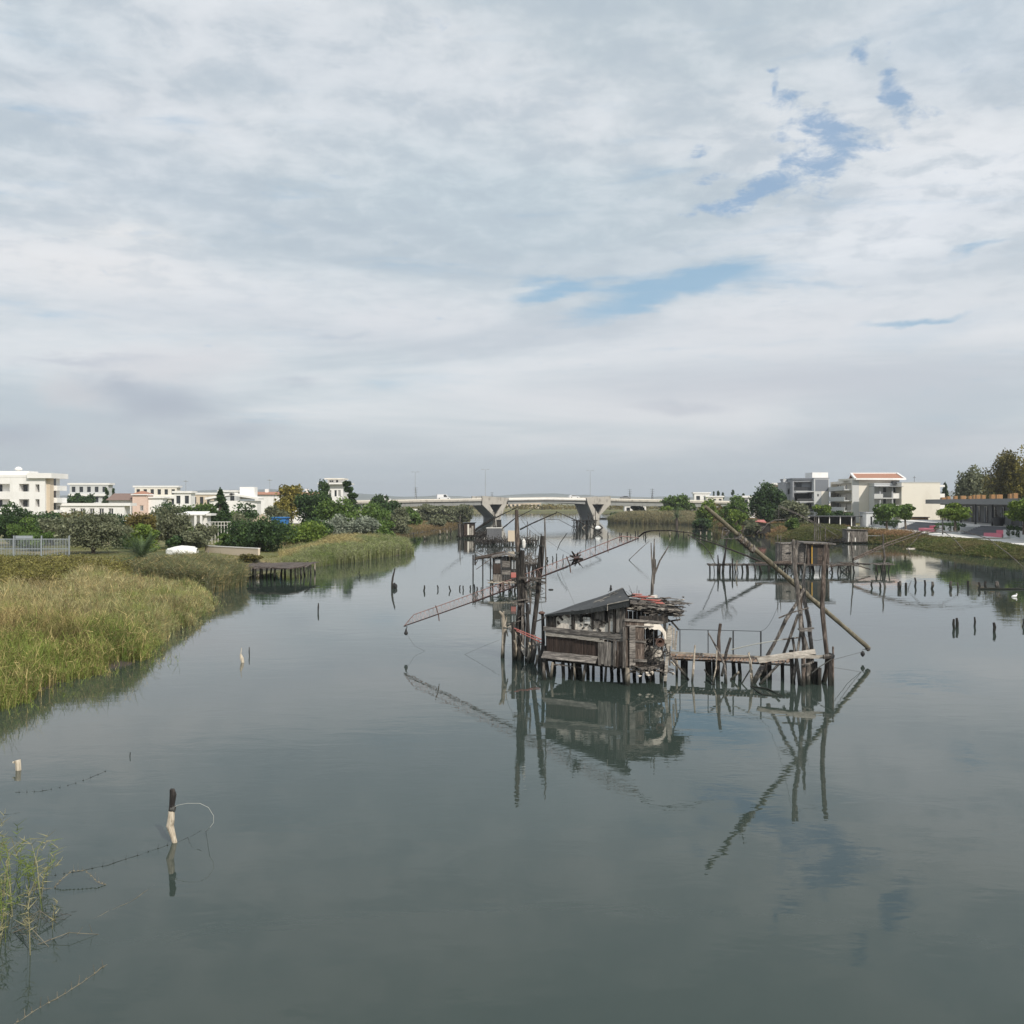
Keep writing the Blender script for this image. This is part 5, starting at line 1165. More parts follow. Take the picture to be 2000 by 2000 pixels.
# dry straw heap on the bank
bush(272, 92, 46, 1088, 'heap of dry reddish cuttings at the foot of the palm', 'leaf_autumn', clumps=10, per=240, name='brush_heap', cat='brush heap')
bush(486, 108, 50, 1082, 'heap of dry reddish grass on the bank behind the dark pier', 'leaf_autumn', clumps=10, per=240, name='brush_heap', cat='brush heap')
# ---------------------------------------------------------------- trees, right bank
T(1322, 345, 58, 968, 'large rounded green tree at the shore right of the bridge', 'leaf_green', clumps=30, per=180, crown_lo=.02)
bush(1300, 340, 26, 988, 'lime green bush left of the small palm', 'leaf_lime', clumps=12, per=120)
bush(1206, 362, 26, 1000, 'low dark bush beside the right pier', 'leaf_dark', clumps=10, per=120)
T(1246, 420, 26, 986, 'dark bush tree before the white house under the bridge', 'leaf_dark', clumps=14, per=110, crown_lo=.02)
T(1378, 268, 36, 976, 'bright green poplar-like tree at the water edge on the right', 'leaf_lime', clumps=24, per=170, crown_lo=.02)
T(1372, 262, 34, 1012, 'dark shrub at the foot of the bright poplar-like tree', 'leaf_dark', clumps=12, per=150, crown_lo=0)
T(1436, 262, 62, 970, 'round green tree left of the big dark tree', 'leaf_green', clumps=28, per=190, crown_lo=.02)
T(1438, 240, 34, 996, 'small lime green tree below the round green tree', 'leaf_lime', clumps=14, per=160, crown_lo=.02)
T(1398, 300, 50, 985, 'brownish tree behind the bright poplar-like tree', 'leaf_brown', clumps=18, per=150, crown_lo=.02)
T(1500, 245, 70, 946, 'big dense dark green tree in front of the beige block', 'leaf_dark', clumps=36, per=280, crown_lo=.04)
T(1543, 225, 64, 979, 'loose grey-green willow-like tree in front of the grey apartment block', 'leaf_olive', clumps=26, per=230, crown_lo=.04)
T(1468, 210, 40, 1015, 'grey-green shrub at the water edge below the big dark tree', 'leaf_olive', clumps=12, per=180, crown_lo=0)
T(1546, 198, 28, 1012, 'small green shrub on the bank beside the red-roofed ruin', 'leaf_green', clumps=10, per=150, crown_lo=0)
T(1607, 240, 34, 986, 'bright green palm-like tree before the grey apartment block', 'leaf_lime', clumps=14, per=180, crown_lo=.25)
T(1640, 236, 50, 998, 'dark spreading tree below the balconies of the red-roofed block', 'leaf_dark', clumps=14, per=180, crown_lo=.3)
T(1732, 190, 44, 984, 'round green promenade tree, left one of the pair before the cream wall', 'leaf_green', clumps=20, per=210, crown_lo=.35, gzv=2.2)
T(1769, 192, 36, 985, 'round green promenade tree, right one of the pair before the cream wall', 'leaf_green', clumps=18, per=170, crown_lo=.35, gzv=2.2)
T(1865, 166, 58, 983, 'flat-topped bright green tree before the pavilion', 'leaf_lime', clumps=24, per=220, crown_lo=.35, gzv=2.6)
T(2000, 146, 54, 976, 'bright green tree at the right edge in front of the pavilion', 'leaf_lime', clumps=22, per=230, crown_lo=.35, gzv=2.6)
T(1905, 235, 66, 914, 'tall grey-green tree behind the pavilion', 'leaf_olive', clumps=40, per=220, crown_lo=.2)
T(1975, 212, 96, 884, 'tall tree turning brown and yellow behind the pavilion at the right edge', 'leaf_autumn', clumps=44, per=240, crown_lo=.2)
T(2025, 205, 90, 868, 'biggest yellow-green tree at the very right edge behind the pavilion', 'leaf_yellow', clumps=40, per=180, crown_lo=.2)
T(1940, 240, 60, 935, 'mid green tree between the grey-green tree and the browning one', 'leaf_green', clumps=26, per=180, crown_lo=.1)
T(1846, 300, 30, 944, 'dark conifer behind the right corner of the cream block', 'leaf_dark', name='conifer', shape='cone', clumps=36, per=90, crown_lo=.1)
for i, (p, Y, w, yt, l) in enumerate([(1403, 520, 14, 959, 'dark cypress on the skyline right of the white hall'), (1412, 520, 12, 962, 'second small dark conifer right of the white hall'), (1431, 500, 22, 957, 'dark pine on the skyline between hall and white house'), (1452, 500, 12, 964, 'small dark pine on the skyline beside the white house'), (1394, 520, 6, 960, 'thin dark cypress directly beside the white hall')]):
    T(p, Y, w, yt, l, 'leaf_dark', name='conifer', clumps=16, per=70, crown_lo=.1, shape='cone')
# far shore woods
rs = np.random.RandomState(77); C, Q = [], []
for i in range(240):
    x = rs.uniform(-360, 480); y = 735+rs.uniform(0, 60)
    C.append((x, y, 2.2+rs.uniform(0, 1.2))); Q.append((rs.uniform(3, 8), 4, rs.uniform(1.2, 2.6)))
V, F = leaf_cloud(np.array(C), np.array(Q), 60, .8, rs); tag(np_mesh('far_wood', V, F, 'leaf_brown', None, (0, 740, 1)), 'thin belt of scrub and trees along the far shore beyond the bridge', 'woodland', kind='stuff')
# ================================================================ the fishing hut in front
RG = random.Random(42)
def pole(r, name, mat, pts, rad, knob=.25, n=7, seed=None, sink=True):
    """pts = (px, py, Y) list in order; pushed 0.6 m under the water at the foot"""
    rg = random.Random(seed if seed is not None else int(pts[0][0]*13+pts[0][1]*7))
    P = [S(*p) for p in pts]; rr = list(rad) if hasattr(rad, '__len__') else [rad]*len(P)
    if sink and P[-1].z < .12: d = (P[-1]-P[-2]).normalized(); P.append(P[-1]+Vector((d.x*.3, d.y*.3, -.7))); rr.append(rr[-1])
    m = MB(); m.tube(P, rr, n, rg, knob); return m.build(name, mat, r)
def spar(r, name, mat, pts, rad, knob=.15, n=6, parent=None):
    rg = random.Random(int(pts[0][0]*3+pts[0][1])); m = MB(); m.tube([S(*p) for p in pts], rad, n, rg, knob); return m.build(name, mat, parent or r)

L0, C0, R0 = Vector((1.37, 41.0, 0)), Vector((4.33, 39.0, 0)), Vector((5.95, 39.45, 0))
hut = root('stilt_hut', 'tumbledown plank hut on stilts with a sloping black roof and a debris roof', 'fishing hut', (3.6, 40.6, 0))
fw = (C0-L0); FL = fw.length; fd = fw.normalized(); fn = Vector((fd.y, -fd.x, 0))      # fn faces the camera
fw2 = (R0-C0); FL2 = fw2.length; fd2 = fw2.normalized(); fn2 = Vector((fd2.y, -fd2.x, 0))
UP = Vector((0, 0, 1))
def FP(s, z, out=0.0): return L0+fd*(FL*s)+fn*out+UP*z
def FP2(s, z, out=0.0): return C0+fd2*(FL2*s)+fn2*out+UP*z
def vplanks(m, P, s0, s1, z0, z1, n, out=0.0, th=.03, jit=.02, gap=.012, L=FL, rg=RG, jz=.04):
    w = (s1-s0)/n
    for i in range(n):
        a = P(s0+w*(i+.5)+rg.uniform(-.1, .1)*w*.3, (z0(s0+w*i) if callable(z0) else z0)+rg.uniform(-jz, jz), out+rg.uniform(-jit, jit)); b = P(s0+w*(i+.5)+rg.uniform(-.1, .1)*w*.5, (z1(s0+w*(i+.5)) if callable(z1) else z1)+rg.uniform(-jz, jz), out+rg.uniform(-jit, jit))
        d = (b-a).normalized(); x = (P(1, 0)-P(0, 0)).normalized(); y = d.cross(x).normalized(); x = y.cross(d)
        m.box((a+b)/2, (w*L-gap, th, (b-a).length), mat=Matrix((x, y, d)).transposed())
def hplank(m, a, b, w, th=.04, rg=RG):
    d = (b-a); L = d.length; d.normalize(); y = Vector((d.y, -d.x, 0)).normalized(); z = d.cross(y)*-1
    if z.z < 0: z = -z
    m.box((a+b)/2, (L, th, w), mat=Matrix((d, y, z)).transposed())
# floor platform and inner shell (dark timber)
m = MB(); foot = [L0-fn*.05, C0, R0, Vector((6.2, 42.9, 0)), Vector((2.3, 43.6, 0))]
m.prism([Vector((p.x, p.y, .62)) for p in foot], (0, 0, .1)); m.build('floor', 'wood_dark', hut)
m = MB(); bk = [Vector((2.3, 43.4, 0)), Vector((6.1, 42.8, 0))]
def bkP(s, z, out=0): return bk[0].lerp(bk[1], s)+UP*z
vplanks(m, bkP, 0, 1, .7, 2.45, 22, 0, .03, L=(bk[1]-bk[0]).length); 
lw = [L0-fn*.0, Vector((2.3, 43.4, 0))]
def lwP(s, z, out=0): return lw[0].lerp(lw[1], s)+UP*z
vplanks(m, lwP, 0, 1, .7, 2.35, 14, 0, .03, L=(lw[1]-lw[0]).length)
m.build('rear_wall', 'wood_dark', hut)
m = MB(); dv = [C0-fn*.1+UP*0, Vector((4.6, 41.6, 0))]
def dvP(s, z, out=0): return dv[0].lerp(dv[1], s)+UP*z
vplanks(m, dvP, 0, 1, .7, lambda s: 3.2, 10, 0, .03, L=2.6); m.build('partition', 'plank_dark', hut)
roofz = lambda s: 2.42+(3.26-2.42)*s
# front wall, lower half
m = MB(); vplanks(m, FP, .01, .675, 1.0, 1.63, 34, .0, .025, .006, .006); m.build('dark_batten_panel', 'plank_dark', hut)
m = MB(); hplank(m, FP(.0, 1.70, .05), FP(.69, 1.68, .06), .11); hplank(m, FP(.42, 1.66, .08), FP(.75, 1.62, .08), .07); m.build('pale_rail', 'plank_pale', hut)
m = MB(); hplank(m, FP(-.02, 1.93, .07), FP(.5, 1.88, .07), .18, .05); hplank(m, FP(.46, 1.9, .075), FP(1.0, 1.86, .08), .19, .05); hplank(m, FP(.0, 1.79, .05), FP(.98, 1.72, .05), .1); m.build('belt_beam', 'plank_h', hut)
m = MB()
for i in range(3):
    a = FP(-.02, .985-i*.085, .10+.07*i); b = FP(.67, .975-i*.085, .10+.07*i); d = (b-a).normalized(); q = (fn*.65-UP*.76).normalized(); y = d.cross(q); m.box((a+b)/2, ((b-a).length, .02, .11), mat=Matrix((d, y, q)).transposed())
m.build('sill_boards', 'plank_h', hut)
m = MB(); hplank(m, FP(-.03, .77, .04), FP(.7, .76, .04), .07, .06); m.build('floor_beam', 'wood_dark', hut)
m = MB(); vplanks(m, FP, .675, .865, .72, 1.62, 5, .06, .035, .01, .006); m.build('door', 'plank_v', hut)
m = MB(); vplanks(m, FP, .865, .895, .72, 1.7, 1, .1, .05, .0); vplanks(m, FP, .8, .82, 2.0, lambda s: roofz(s)-.05, 1, .07, .06, 0); vplanks(m, FP, .985, 1.02, .68, 2.2, 1, .12, .07, .0); m.build('corner_post', 'wood_grey', hut)
m = MB(); vplanks(m, FP, .895, 1.0, .70, 1.85, 3, .04, .03, .012); m.build('brown_boards', 'wood_brown', hut)
# front wall, upper half: stones and plaster between posts
m = MB(); vplanks(m, FP, .0, .13, 2.0, roofz, 3, .0, .03); vplanks(m, FP, .335, .375, 1.98, roofz, 1, .05, .06); vplanks(m, FP, .44, .475, 2.3, roofz, 1, .03, .05); vplanks(m, FP, .59, .62, 2.05, roofz, 1, .06, .05, 0); vplanks(m, FP, .86, .885, 2.0, roofz, 1, .08, .05); m.build('dark_posts', 'wood_dark', hut)
m = MB(); vplanks(m, FP, .63, .75, 2.15, roofz, 2, .02, .03); vplanks(m, FP, .79, .86, 2.5, roofz, 1, .03, .03); vplanks(m, FP, .89, 1.0, 1.98, roofz, 2, .05, .035); vplanks(m, FP, .375, .44, 2.35, roofz, 1, .03, .03); m.build('upper_boards', 'plank_v', hut)
m = MB(); m.prism([FP(.12, 1.95, -.08), FP(.87, 1.95, -.08), FP(.87, 2.9, -.08), FP(.12, 2.3, -.08)], -fn*.05); m.build('backing_wall', 'wood_dark', hut)
for (sa, sb, lo, hi) in [(.135, .33, 2.0, .86), (.375, .59, 2.0, .62), (.59, .80, 2.0, .42), (.81, .865, 2.0, .8)]:
    m = MB(); k = max(4, int((sb-sa)*60)); top, bot = [], []
    for i in range(k+1):
        q = sa+(sb-sa)*i/k; zt = 2.02+(roofz(q)-2.05)*hi*RG.uniform(.72, 1.05); top.append((q, min(zt, roofz(q)-.03))); bot.append((q, lo-.02))
    pf_ = [FP(q, z, .012+RG.uniform(-.008, .02)) for q, z in top]; pb_ = [FP(q, z, .012) for q, z in bot]; n_ = len(pf_)
    bk_ = [p-fn*.05 for p in pf_]; bb_ = [p-fn*.05 for p in pb_]
    m.add(pf_+pb_+bk_+bb_, [(n_+i, n_+i+1, i+1, i) for i in range(n_-1)]+[(i, i+1, 2*n_+i+1, 2*n_+i) for i in range(n_-1)]); m.build('plaster_infill', 'plaster', hut)
m = MB()
for i in range(26):
    q = RG.uniform(.14, .84); z = RG.uniform(2.02, 2.05+(roofz(q)-2.1)*.7); w = RG.uniform(.06, .2); a = RG.gauss(0, .35); d = fd*math.cos(a)*w/2+UP*math.sin(a)*w/2; m.beam(FP(q, z, .03)-d, FP(q, z, .03)+d, RG.uniform(.03, .09), .04, up=fn)
m.build('broken_laths', 'wood_dark', hut)
m = MB()
for (s, z, w, h) in [(.53, 2.46, .28, .075), (.53, 2.37, .27, .075), (.54, 2.29, .25, .07), (.835, 2.34, .17, .13), (.83, 2.2, .17, .12), (.835, 2.08, .14, .12)]:
    a = FP(s, z, .02); hplank(m, a-fd*w/2, a+fd*w/2, h, .07)
m.build('white_blocks', 'white_paint', hut)
# tarred roof: four sagging sheets with a fascia
FLp, FRp, BRp, BLp = S(1065, 1201.5, 40.9), S(1229.5, 1172, 38.6), S(1215.5, 1148.5, 40.9), S(1067, 1199.5, 43.0)
m = MB(); nU, nV = 13, 7
def roofP(u, v): 
    a = FLp.lerp(FRp, u); b = BLp.lerp(BRp, u); p = a.lerp(b, v); p.z += -.04*math.sin(math.pi*u)+.02*math.sin(u*9+v*4)+.02*math.sin(v*7); return p
vs = [roofP(i/(nU-1), j/(nV-1)) for i in range(nU) for j in range(nV)]; t_ = len(vs); vs += [p-UP*.05 for p in vs]
fs = [(i*nV+j, (i+1)*nV+j, (i+1)*nV+j+1, i*nV+j+1) for i in range(nU-1) for j in range(nV-1)]
fs += [(t_+f[3], t_+f[2], t_+f[1], t_+f[0]) for f in fs]
for i in range(nU-1): fs.append((i*nV, t_+i*nV, t_+(i+1)*nV, (i+1)*nV)); k = nV-1; fs.append((i*nV+k, (i+1)*nV+k, t_+(i+1)*nV+k, t_+i*nV+k))
for j in range(nV-1): fs.append((j, j+1, t_+j+1, t_+j)); k = (nU-1)*nV; fs.append((k+j, t_+k+j, t_+k+j+1, k+j+1))
m.add(vs, fs); rf = m.build('tarred_roof', 'bitumen', hut)
m = MB()
for i in range(nU-1):
    a, b = vs[i*nV], vs[(i+1)*nV]; h0 = .06+.2*i/(nU-1)+RG.uniform(-.01, .02); h1 = .06+.2*(i+1)/(nU-1)
    m.add([a+fn*.03, b+fn*.03, b-UP*h1+fn*.01, a-UP*h0+fn*.01], [(0, 3, 2, 1)]); m.add([a+fn*.06-UP*.01, b+fn*.06-UP*.01, b-UP*h1+fn*.04, a-UP*h0+fn*.04], [(0, 1, 2, 3)])
k = (nU-1)*nV; m.add([vs[k]+fd*.03, vs[k+nV-1]+fd*.03, vs[k+nV-1]-UP*.12+fd*.03, vs[k]-UP*.28+fd*.03], [(0, 1, 2, 3)])
m.build('fascia', 'bitumen', rf)
m = MB(); a, b = roofP(.76, 0)+fn*.075, roofP(1.0, 0)+fn*.075; hplank(m, a+UP*.0, b+UP*.0, .035, .02); m.beam(a, a-UP*.24, .03, .02)
for i, (u, v, l) in enumerate([(.62, .55, .3), (.66, .45, .25), (.7, .62, .3), (.74, .7, .35), (.68, .3, .2), (.82, .85, .3), (.86, .75, .25), (.9, .3, .12), (.6, .4, .2), (.93, .9, .3)]):
    p = roofP(u, v)+UP*.035; q = roofP(min(1, u+l*.25), v+.02)+UP*.04; m.beam(p, q, .02+.012*(i % 3), .014)
m.build('patch_battens', 'plank_pale', rf)
# right part of the front: boards, torn sheet, open dark hollow with junk
m = MB(); vplanks(m, FP2, .0, .40, .72, 1.72, 4, .0, .03, .012); vplanks(m, FP2, .02, .38, 1.74, 2.5, 3, .0, .03, .012); m.build('side_boards', 'wood_brown', hut)
m = MB(); vplanks(m, FP2, .38, 1.0, 2.3, 2.62, 7, -.04, .03, .02); m.build('fascia_boards', 'wood_dark', hut)
m = MB(); vplanks(m, FP2, .1, .17, .66, 2.28, 1, .1, .06, 0, jz=0); hplank(m, FP2(.14, 1.7, .05), FP2(.48, 1.64, .05), .07); hplank(m, FP2(-.05, 2.52, .06), FP2(.9, 2.36, .05), .09); hplank(m, FP2(0, 2.3, .05), FP2(.7, 2.2, .06), .05); hplank(m, FP2(.15, .98, .12), FP2(.48, .92, .1), .09, .12); m.build('battens', 'plank_h', hut)
m = MB(); vs, fs = [], []
for i in range(12):
    t = i/11; s = .42+.56*t; zt = 2.36-.10*t-.35*max(0, t-.75)*4*.8; zb_ = zt-.12-.12*abs(math.sin(i*1.7))-.5*max(0, t-.7)
    vs += [FP2(s, zt, -.02+.1*math.sin(t*2.6)), FP2(s, zb_, .0+.1*math.sin(t*2.6))]
for i in range(11): fs.append((2*i, 2*i+1, 2*i+3, 2*i+2))
vs2 = [p-fn2*.03 for p in vs]; n_ = len(vs); m.add(vs+vs2, fs+[tuple(n_+q for q in f[::-1]) for f in fs]); m.build('torn_sheet', 'plaster', hut)
m = MB(); rg = random.Random(8)
for i in range(30):
    s = rg.uniform(.42, .95); z = rg.uniform(.75, 2.0); a = rg.gauss(.9, .6); L = rg.uniform(.15, .55); p = FP2(s, z, rg.uniform(-.5, .12)); d = fd2*math.cos(a)*L/2+UP*math.sin(a)*L/2; m.beam(p-d, p+d, rg.uniform(.02, .07), .025, up=fn2)
m.build('loose_boards', 'wood_grey', hut)
m = MB()
for i in range(22):
    s = rg.uniform(.45, 1.0); z = rg.uniform(.7, 1.5); a = rg.uniform(-1.5, 1.5); L = rg.uniform(.2, .7); p = FP2(s, z, rg.uniform(-.3, .2)); d = fd2*math.cos(a)*L/2+UP*math.sin(a)*L/2; m.tube([p-d, p, p+d], rg.uniform(.008, .02), 5)
m.build('pipes', 'wood_dark', hut)
m = MB()
for (s, z, a, b) in [(.74, 1.28, .2, .18), (.82, 1.12, .22, .2), (.72, 1.02, .18, .14), (.86, .95, .2, .14), (.66, 1.38, .1, .1), (.8, 1.4, .13, .1)]: m.lump(FP2(s, z, -.08), (a*.8, .14, b*.9), rg, 8, .2)
m.build('bundled_netting', 'plank_pale', hut)
m = MB(); dd_ = (fn2*.95-UP*.1).normalized(); xx = fd2; zz = xx.cross(dd_); M3 = Matrix((xx, zz, dd_)).transposed()
m.lathe(FP2(.79, 1.64, .1), [(.05, -.3), (.06, -.05), (.11, .06), (.175, .1), (.185, .12), (.17, .13), (.155, .12), (.12, .09), (.115, .12), (.095, .12), (.06, .02), (.05, -.1)], 20, mat=M3); m.build('horn', 'rust', hut)
m = MB()
for i in range(34):
    s = rg.uniform(.1, 1.15); z = rg.uniform(.42, .72); a = rg.uniform(-.35, .35); L = rg.uniform(.15, .6); p = FP2(s, z, rg.uniform(-.5, .18)); d = fd2*math.cos(a)*L/2+UP*math.sin(a)*L/2+fn2*rg.uniform(-.2, .2); m.beam(p-d, p+d, rg.uniform(.03, .09), .03)
m.build('hanging_debris', 'wood_grey', hut)
m = MB()
for i in range(16):
    s = rg.uniform(.3, 1.15); p = FP2(s, rg.uniform(.35, .66), rg.uniform(-.2, .15)); m.lump(p, (rg.uniform(.03, .1), .05, rg.uniform(.02, .06)), rg, 6, .3)
m.build('rubble', 'plaster', hut)
# the flat debris roof
m = MB(); rpoly = [S(1222, 1185, 40.0), S(1325, 1199, 39.3), S(1336, 1190, 41.5), S(1300, 1169, 44), S(1232, 1166, 44)]
m.prism([Vector((p.x, p.y, p.z-.12)) for p in rpoly], (0, 0, .05)); dr = m.build('debris_roof', 'wood_dark', hut)
def dP(u, v):
    a = rpoly[0].lerp(rpoly[1], u); b = rpoly[4].lerp(Vector(((rpoly[3].x+.6), rpoly[3].y-.8, rpoly[3].z)), u); p = a.lerp(b, v); p.z += .05*math.sin(u*7)+.03*math.sin(v*9); return p
for nm, mt, cnt in (('planks', 'wood_grey', 120), ('pale_planks', 'plank_pale', 46), ('sticks', 'wood_dark', 40)):
    m = MB()
    for i in range(cnt):
        u, v = rg.uniform(-.02, 1.02), rg.uniform(-.04, 1)**.8 if rg.random() > .35 else rg.uniform(-.06, .1)
        p = dP(u, abs(v))+UP*rg.uniform(-.14, .12); a = rg.gauss(0, .45)+(0 if rg.random() < .75 else 1.2); L = rg.uniform(.3, 1.1); d = Vector((math.cos(a), math.sin(a), rg.uniform(-.12, .12)-.08))*L/2
        m.beam(p-d, p+d, rg.uniform(.04, .13), .02, tw=rg.uniform(-.3, .3))
    m.build(nm, mt, dr)
m = MB()
for (u, v, L, a) in [(.2, .62, .6, .1), (.3, .7, .8, -.25), (.42, .55, .75, -.35), (.55, .5, .5, -.3), (.5, .62, .5, .2), (.14, .8, .4, .1), (.62, .45, .35, -.2)]:
    p = dP(u, v)+UP*.15; d = Vector((math.cos(a), math.sin(a), -.05))*L/2; m.beam(p-d, p+d, .16, .03, tw=.2)
m.build('red_boards', 'red_paint', dr)
m = MB(); p = S(1274, 1165, 43.6); m.box(p, (.42, .2, .12)); p = dP(.86, .75)+UP*.1; m.beam(p-Vector((.3, 0, 0)), p+Vector((.3, .1, 0)), .09, .03); m.build('white_block', 'white_paint', dr)
m = MB()
for k in range(9):
    p = dP(.98+rg.uniform(-.1, .02), rg.uniform(0, .8)); d = Vector((rg.uniform(.15, .4), rg.uniform(-.2, .2), rg.uniform(-.35, .2))); m.tube([p, p+d*.6, p+d+UP*rg.uniform(-.2, .1)], .012, 4)
for k in range(8):
    p = dP(rg.uniform(0, .2), .9); d = Vector((rg.uniform(-.3, .2), rg.uniform(-.2, .2), rg.uniform(.2, .5))); m.tube([p, p+d*.6, p+d], .008, 4)
m.build('twigs', 'wood_dark', dr)
# stilts under the hut
for (px, Y, r_, mt) in [(1064, 40.2, .085, 'wood_grey'), (1071, 41.0, .09, 'wood_dark'), (1077, 40.3, .07, 'wood_pale'), (1116, 40.4, .1, 'wood_dark'), (1133, 40.6, .1, 'wood_dark'), (1160, 41.2, .07, 'wood_dark'), (1083, 42.5, .08, 'wood_dark'), (1101, 40.6, .09, 'wood_dark'), (1112, 41.8, .06, 'wood_dark'), (1122, 40.1, .045, 'wood_pale'), (1128, 41.5, .12, 'wood_dark'), (1139, 39.9, .085, 'wood_grey'), (1148, 40.8, .09, 'wood_dark'), (1175, 41.6, .08, 'wood_dark'),
                         (1182, 39.9, .06, 'wood_grey'), (1196, 40.9, .08, 'wood_dark'), (1207, 41.8, .09, 'wood_dark'), (1226, 39.0, .14, 'wood_pale'), (1220, 39.4, .12, 'wood_dark'), (1240, 41.3, .1, 'wood_dark'), (1252, 40.2, .08, 'wood_dark'), (1263, 41.7, .1, 'wood_dark'), (1276, 40.0, .09, 'wood_dark'), (1291, 41, .09, 'wood_dark'), (1299, 39.6, .07, 'wood_grey')]:
    b = W(px, 980+14000/Y); m = MB(); rg2 = random.Random(px); lean = rg2.uniform(-.08, .08); r_ *= .74; lean *= 1.6; m.tube([(b.x+lean, Y, .68), (b.x, Y, .1), (b.x-.02, Y, -.6)], [r_*.95, r_*1.1, r_], 8, rg2, .25); m.build('stilt', mt, hut)
m = MB()
for (a, b) in [((1079, 1297, 40.4), (1136, 1304, 40.2)), ((1075, 1302, 41.5), (1100, 1296, 41.5)), ((1195, 1308, 39.6), (1215, 1300, 39.5))]: m.beam(S(*a), S(*b), .04, .04)
m.build('brace', 'wood_grey', hut)
# doorway structure at the right: pale leaning boards and posts
m = MB()
for (a, b, w_2) in [((1299, 1330, 39.3), (1308, 1222, 39.4), .12), ((1298, 1216, 40), (1301, 1262, 39.9), .12), ((1311, 1222, 40.3), (1309, 1262, 40.2), .09), ((1316, 1226, 41), (1315, 1268, 41), .08), ((1322, 1232, 41.6), (1319, 1270, 41.5), .07), ((1305, 1228, 40.8), (1304, 1268, 40.7), .09)]:
    m.beam(S(*a), S(*b), w_2, .035, up=(0, -1, .1))
m.build('pale_boards', 'plank_pale', hut)
m = MB()
for (a, b) in [((1312, 1214, 40.5), (1325, 1230, 42.2)), ((1303, 1214, 40.2), (1329, 1210, 40.0)), ((1308, 1218, 40.3), (1308, 1300, 40.3)), ((1280, 1190, 40), (1310, 1214, 40)), ((1290, 1330, 40.2), (1293, 1225, 40.2))]: m.tube([S(*a), S(*b)], .035, 6, RG, .2)
m.build('door_frame', 'wood_grey', hut)
# bird on the roof ridge
p = S(1193, 1151, 41.2); r = root('bird', 'small dark bird perched on the top of the tarred roof', 'bird', p-UP*.0)
m = MB(); vs_ = []; m.lathe(p+UP*.02, [(.012, -.1), (.045, -.05), (.055, 0), (.04, .05), (.03, .08), (.036, .11), (.025, .14), (.005, .155)], 8); m.beam(p+Vector((-.03, .02, -.04)), p+Vector((-.1, .05, -.12)), .035, .015); m.build('body', 'rubber', r, smooth=True)
m = MB(); m.tube([p+Vector((.02, -.02, .13)), p+Vector((.06, -.04, .125))], [.012, .002], 5); m.build('beak', 'steel_dark', r)
m = MB(); m.tube([p-UP*.2, p-UP*.08], .008, 4); m.build('legs', 'steel_dark', r)

# ================================================================ plank walkway
wk = root('walkway', 'rickety plank walkway with a thin pipe railing leading right from the hut', 'walkway', S(1420, 1285, 41))
def wp(t, side, z=.70): a = Vector((X_(1303, 41.4), 41.4, z)); b = Vector((X_(1548, 40.0), 40.0, z-.02)); p = a.lerp(b, t); d = (b-a).normalized(); return p+Vector((-d.y, d.x, 0))*side
m = MB(); nb = 36; rg = random.Random(3)
for i in range(nb):
    t = (i+.5)/nb
    if t > .72 and rg.random() < .15: continue
    p = wp(t, 0); q = wp(t, 1.0); m.beam(p-Vector((0, rg.uniform(0, .06), 0))+UP*rg.uniform(-.008, .012), q+Vector((rg.uniform(-.03, .03), rg.uniform(0, .08), 0)), .105, .025)
m.build('deck', 'deck_brown', wk)
m = MB(); m.beam(wp(-.01, .05, .64), wp(1, .05, .63), .05, .06); m.beam(wp(0, .95, .64), wp(1, .95, .63), .05, .06); m.beam(wp(0, .04, .73), wp(1.0, 1.0, .76), .03, .03); m.build('joist', 'wood_dark', wk)
m = MB(); m.beam(wp(0, 1.03, .76), wp(.55, 1.03, .75), .05, .09); m.beam(wp(.5, 1.05, .75), wp(1, 1.03, .74), .06, .08); m.build('kerb_rail', 'plank_pale', wk)
m = MB(); tops = [(1328, 1229.5), (1383, 1230.5), (1432, 1231.5), (1486, 1233)]
Yr_ = [42.6, 42.2, 41.8, 41.3]
for (px, py), Yq in zip(tops, Yr_):
    mm = MB(); mm.tube([S(px, py, Yq), (X_(px, Yq), Yq, .7)], .02 if px < 1400 else .03, 6); mm.build('railing_post', 'steel_dark', wk)
m.tube([S(px, py, Yq) for (px, py), Yq in zip(tops, Yr_)], .013, 5); m.tube([S(1328, 1229.5, 42.6), S(1312, 1217, 40.5)], .015, 5); m.build('railing_pipe', 'steel_dark', wk)
for (px, Y, r_, mt, zt) in [(1334, 41.6, .11, 'wood_dark', .62), (1341, 42.2, .06, 'wood_dark', .62), (1322, 41.2, .05, 'wood_pale', .62), (1385, 41.5, .14, 'wood_dark', .62), (1394, 42.0, .06, 'wood_dark', .62), (1434, 42.0, .08, 'wood_dark', .62), (1445, 41.0, .07, 'wood_dark', .62), (1487, 41.6, .06, 'wood_dark', .62), (1493, 40.3, .09, 'wood_dark', .62), (1503, 40.8, .09, 'wood_dark', .62), (1529, 40.5, .07, 'wood_dark', .62), (1417, 42.2, .05, 'wood_dark', .62)]:
    m = MB(); rg2 = random.Random(px); x = X_(px, Y); m.tube([(x+rg2.uniform(-.06, .06), Y, zt), (x, Y, .1), (x, Y, -.6)], [r_, r_, r_], 8, rg2, .1); m.build('stilt', mt, wk)
m = MB(); m.tube([S(1308, 1280, 41.0), S(1345, 1328, 40.3)], .045, 6, rg, .2); m.beam(S(1470, 1337, 39.4), S(1490, 1300, 39.9), .22, .05); m.tube([S(1484, 1336, 39.3), S(1522, 1296, 39.7)], .05, 6, rg, .15); m.tube([S(1448, 1336, 39.4), S(1468, 1303, 40)], .03, 5); m.build('brace', 'wood_grey', wk)
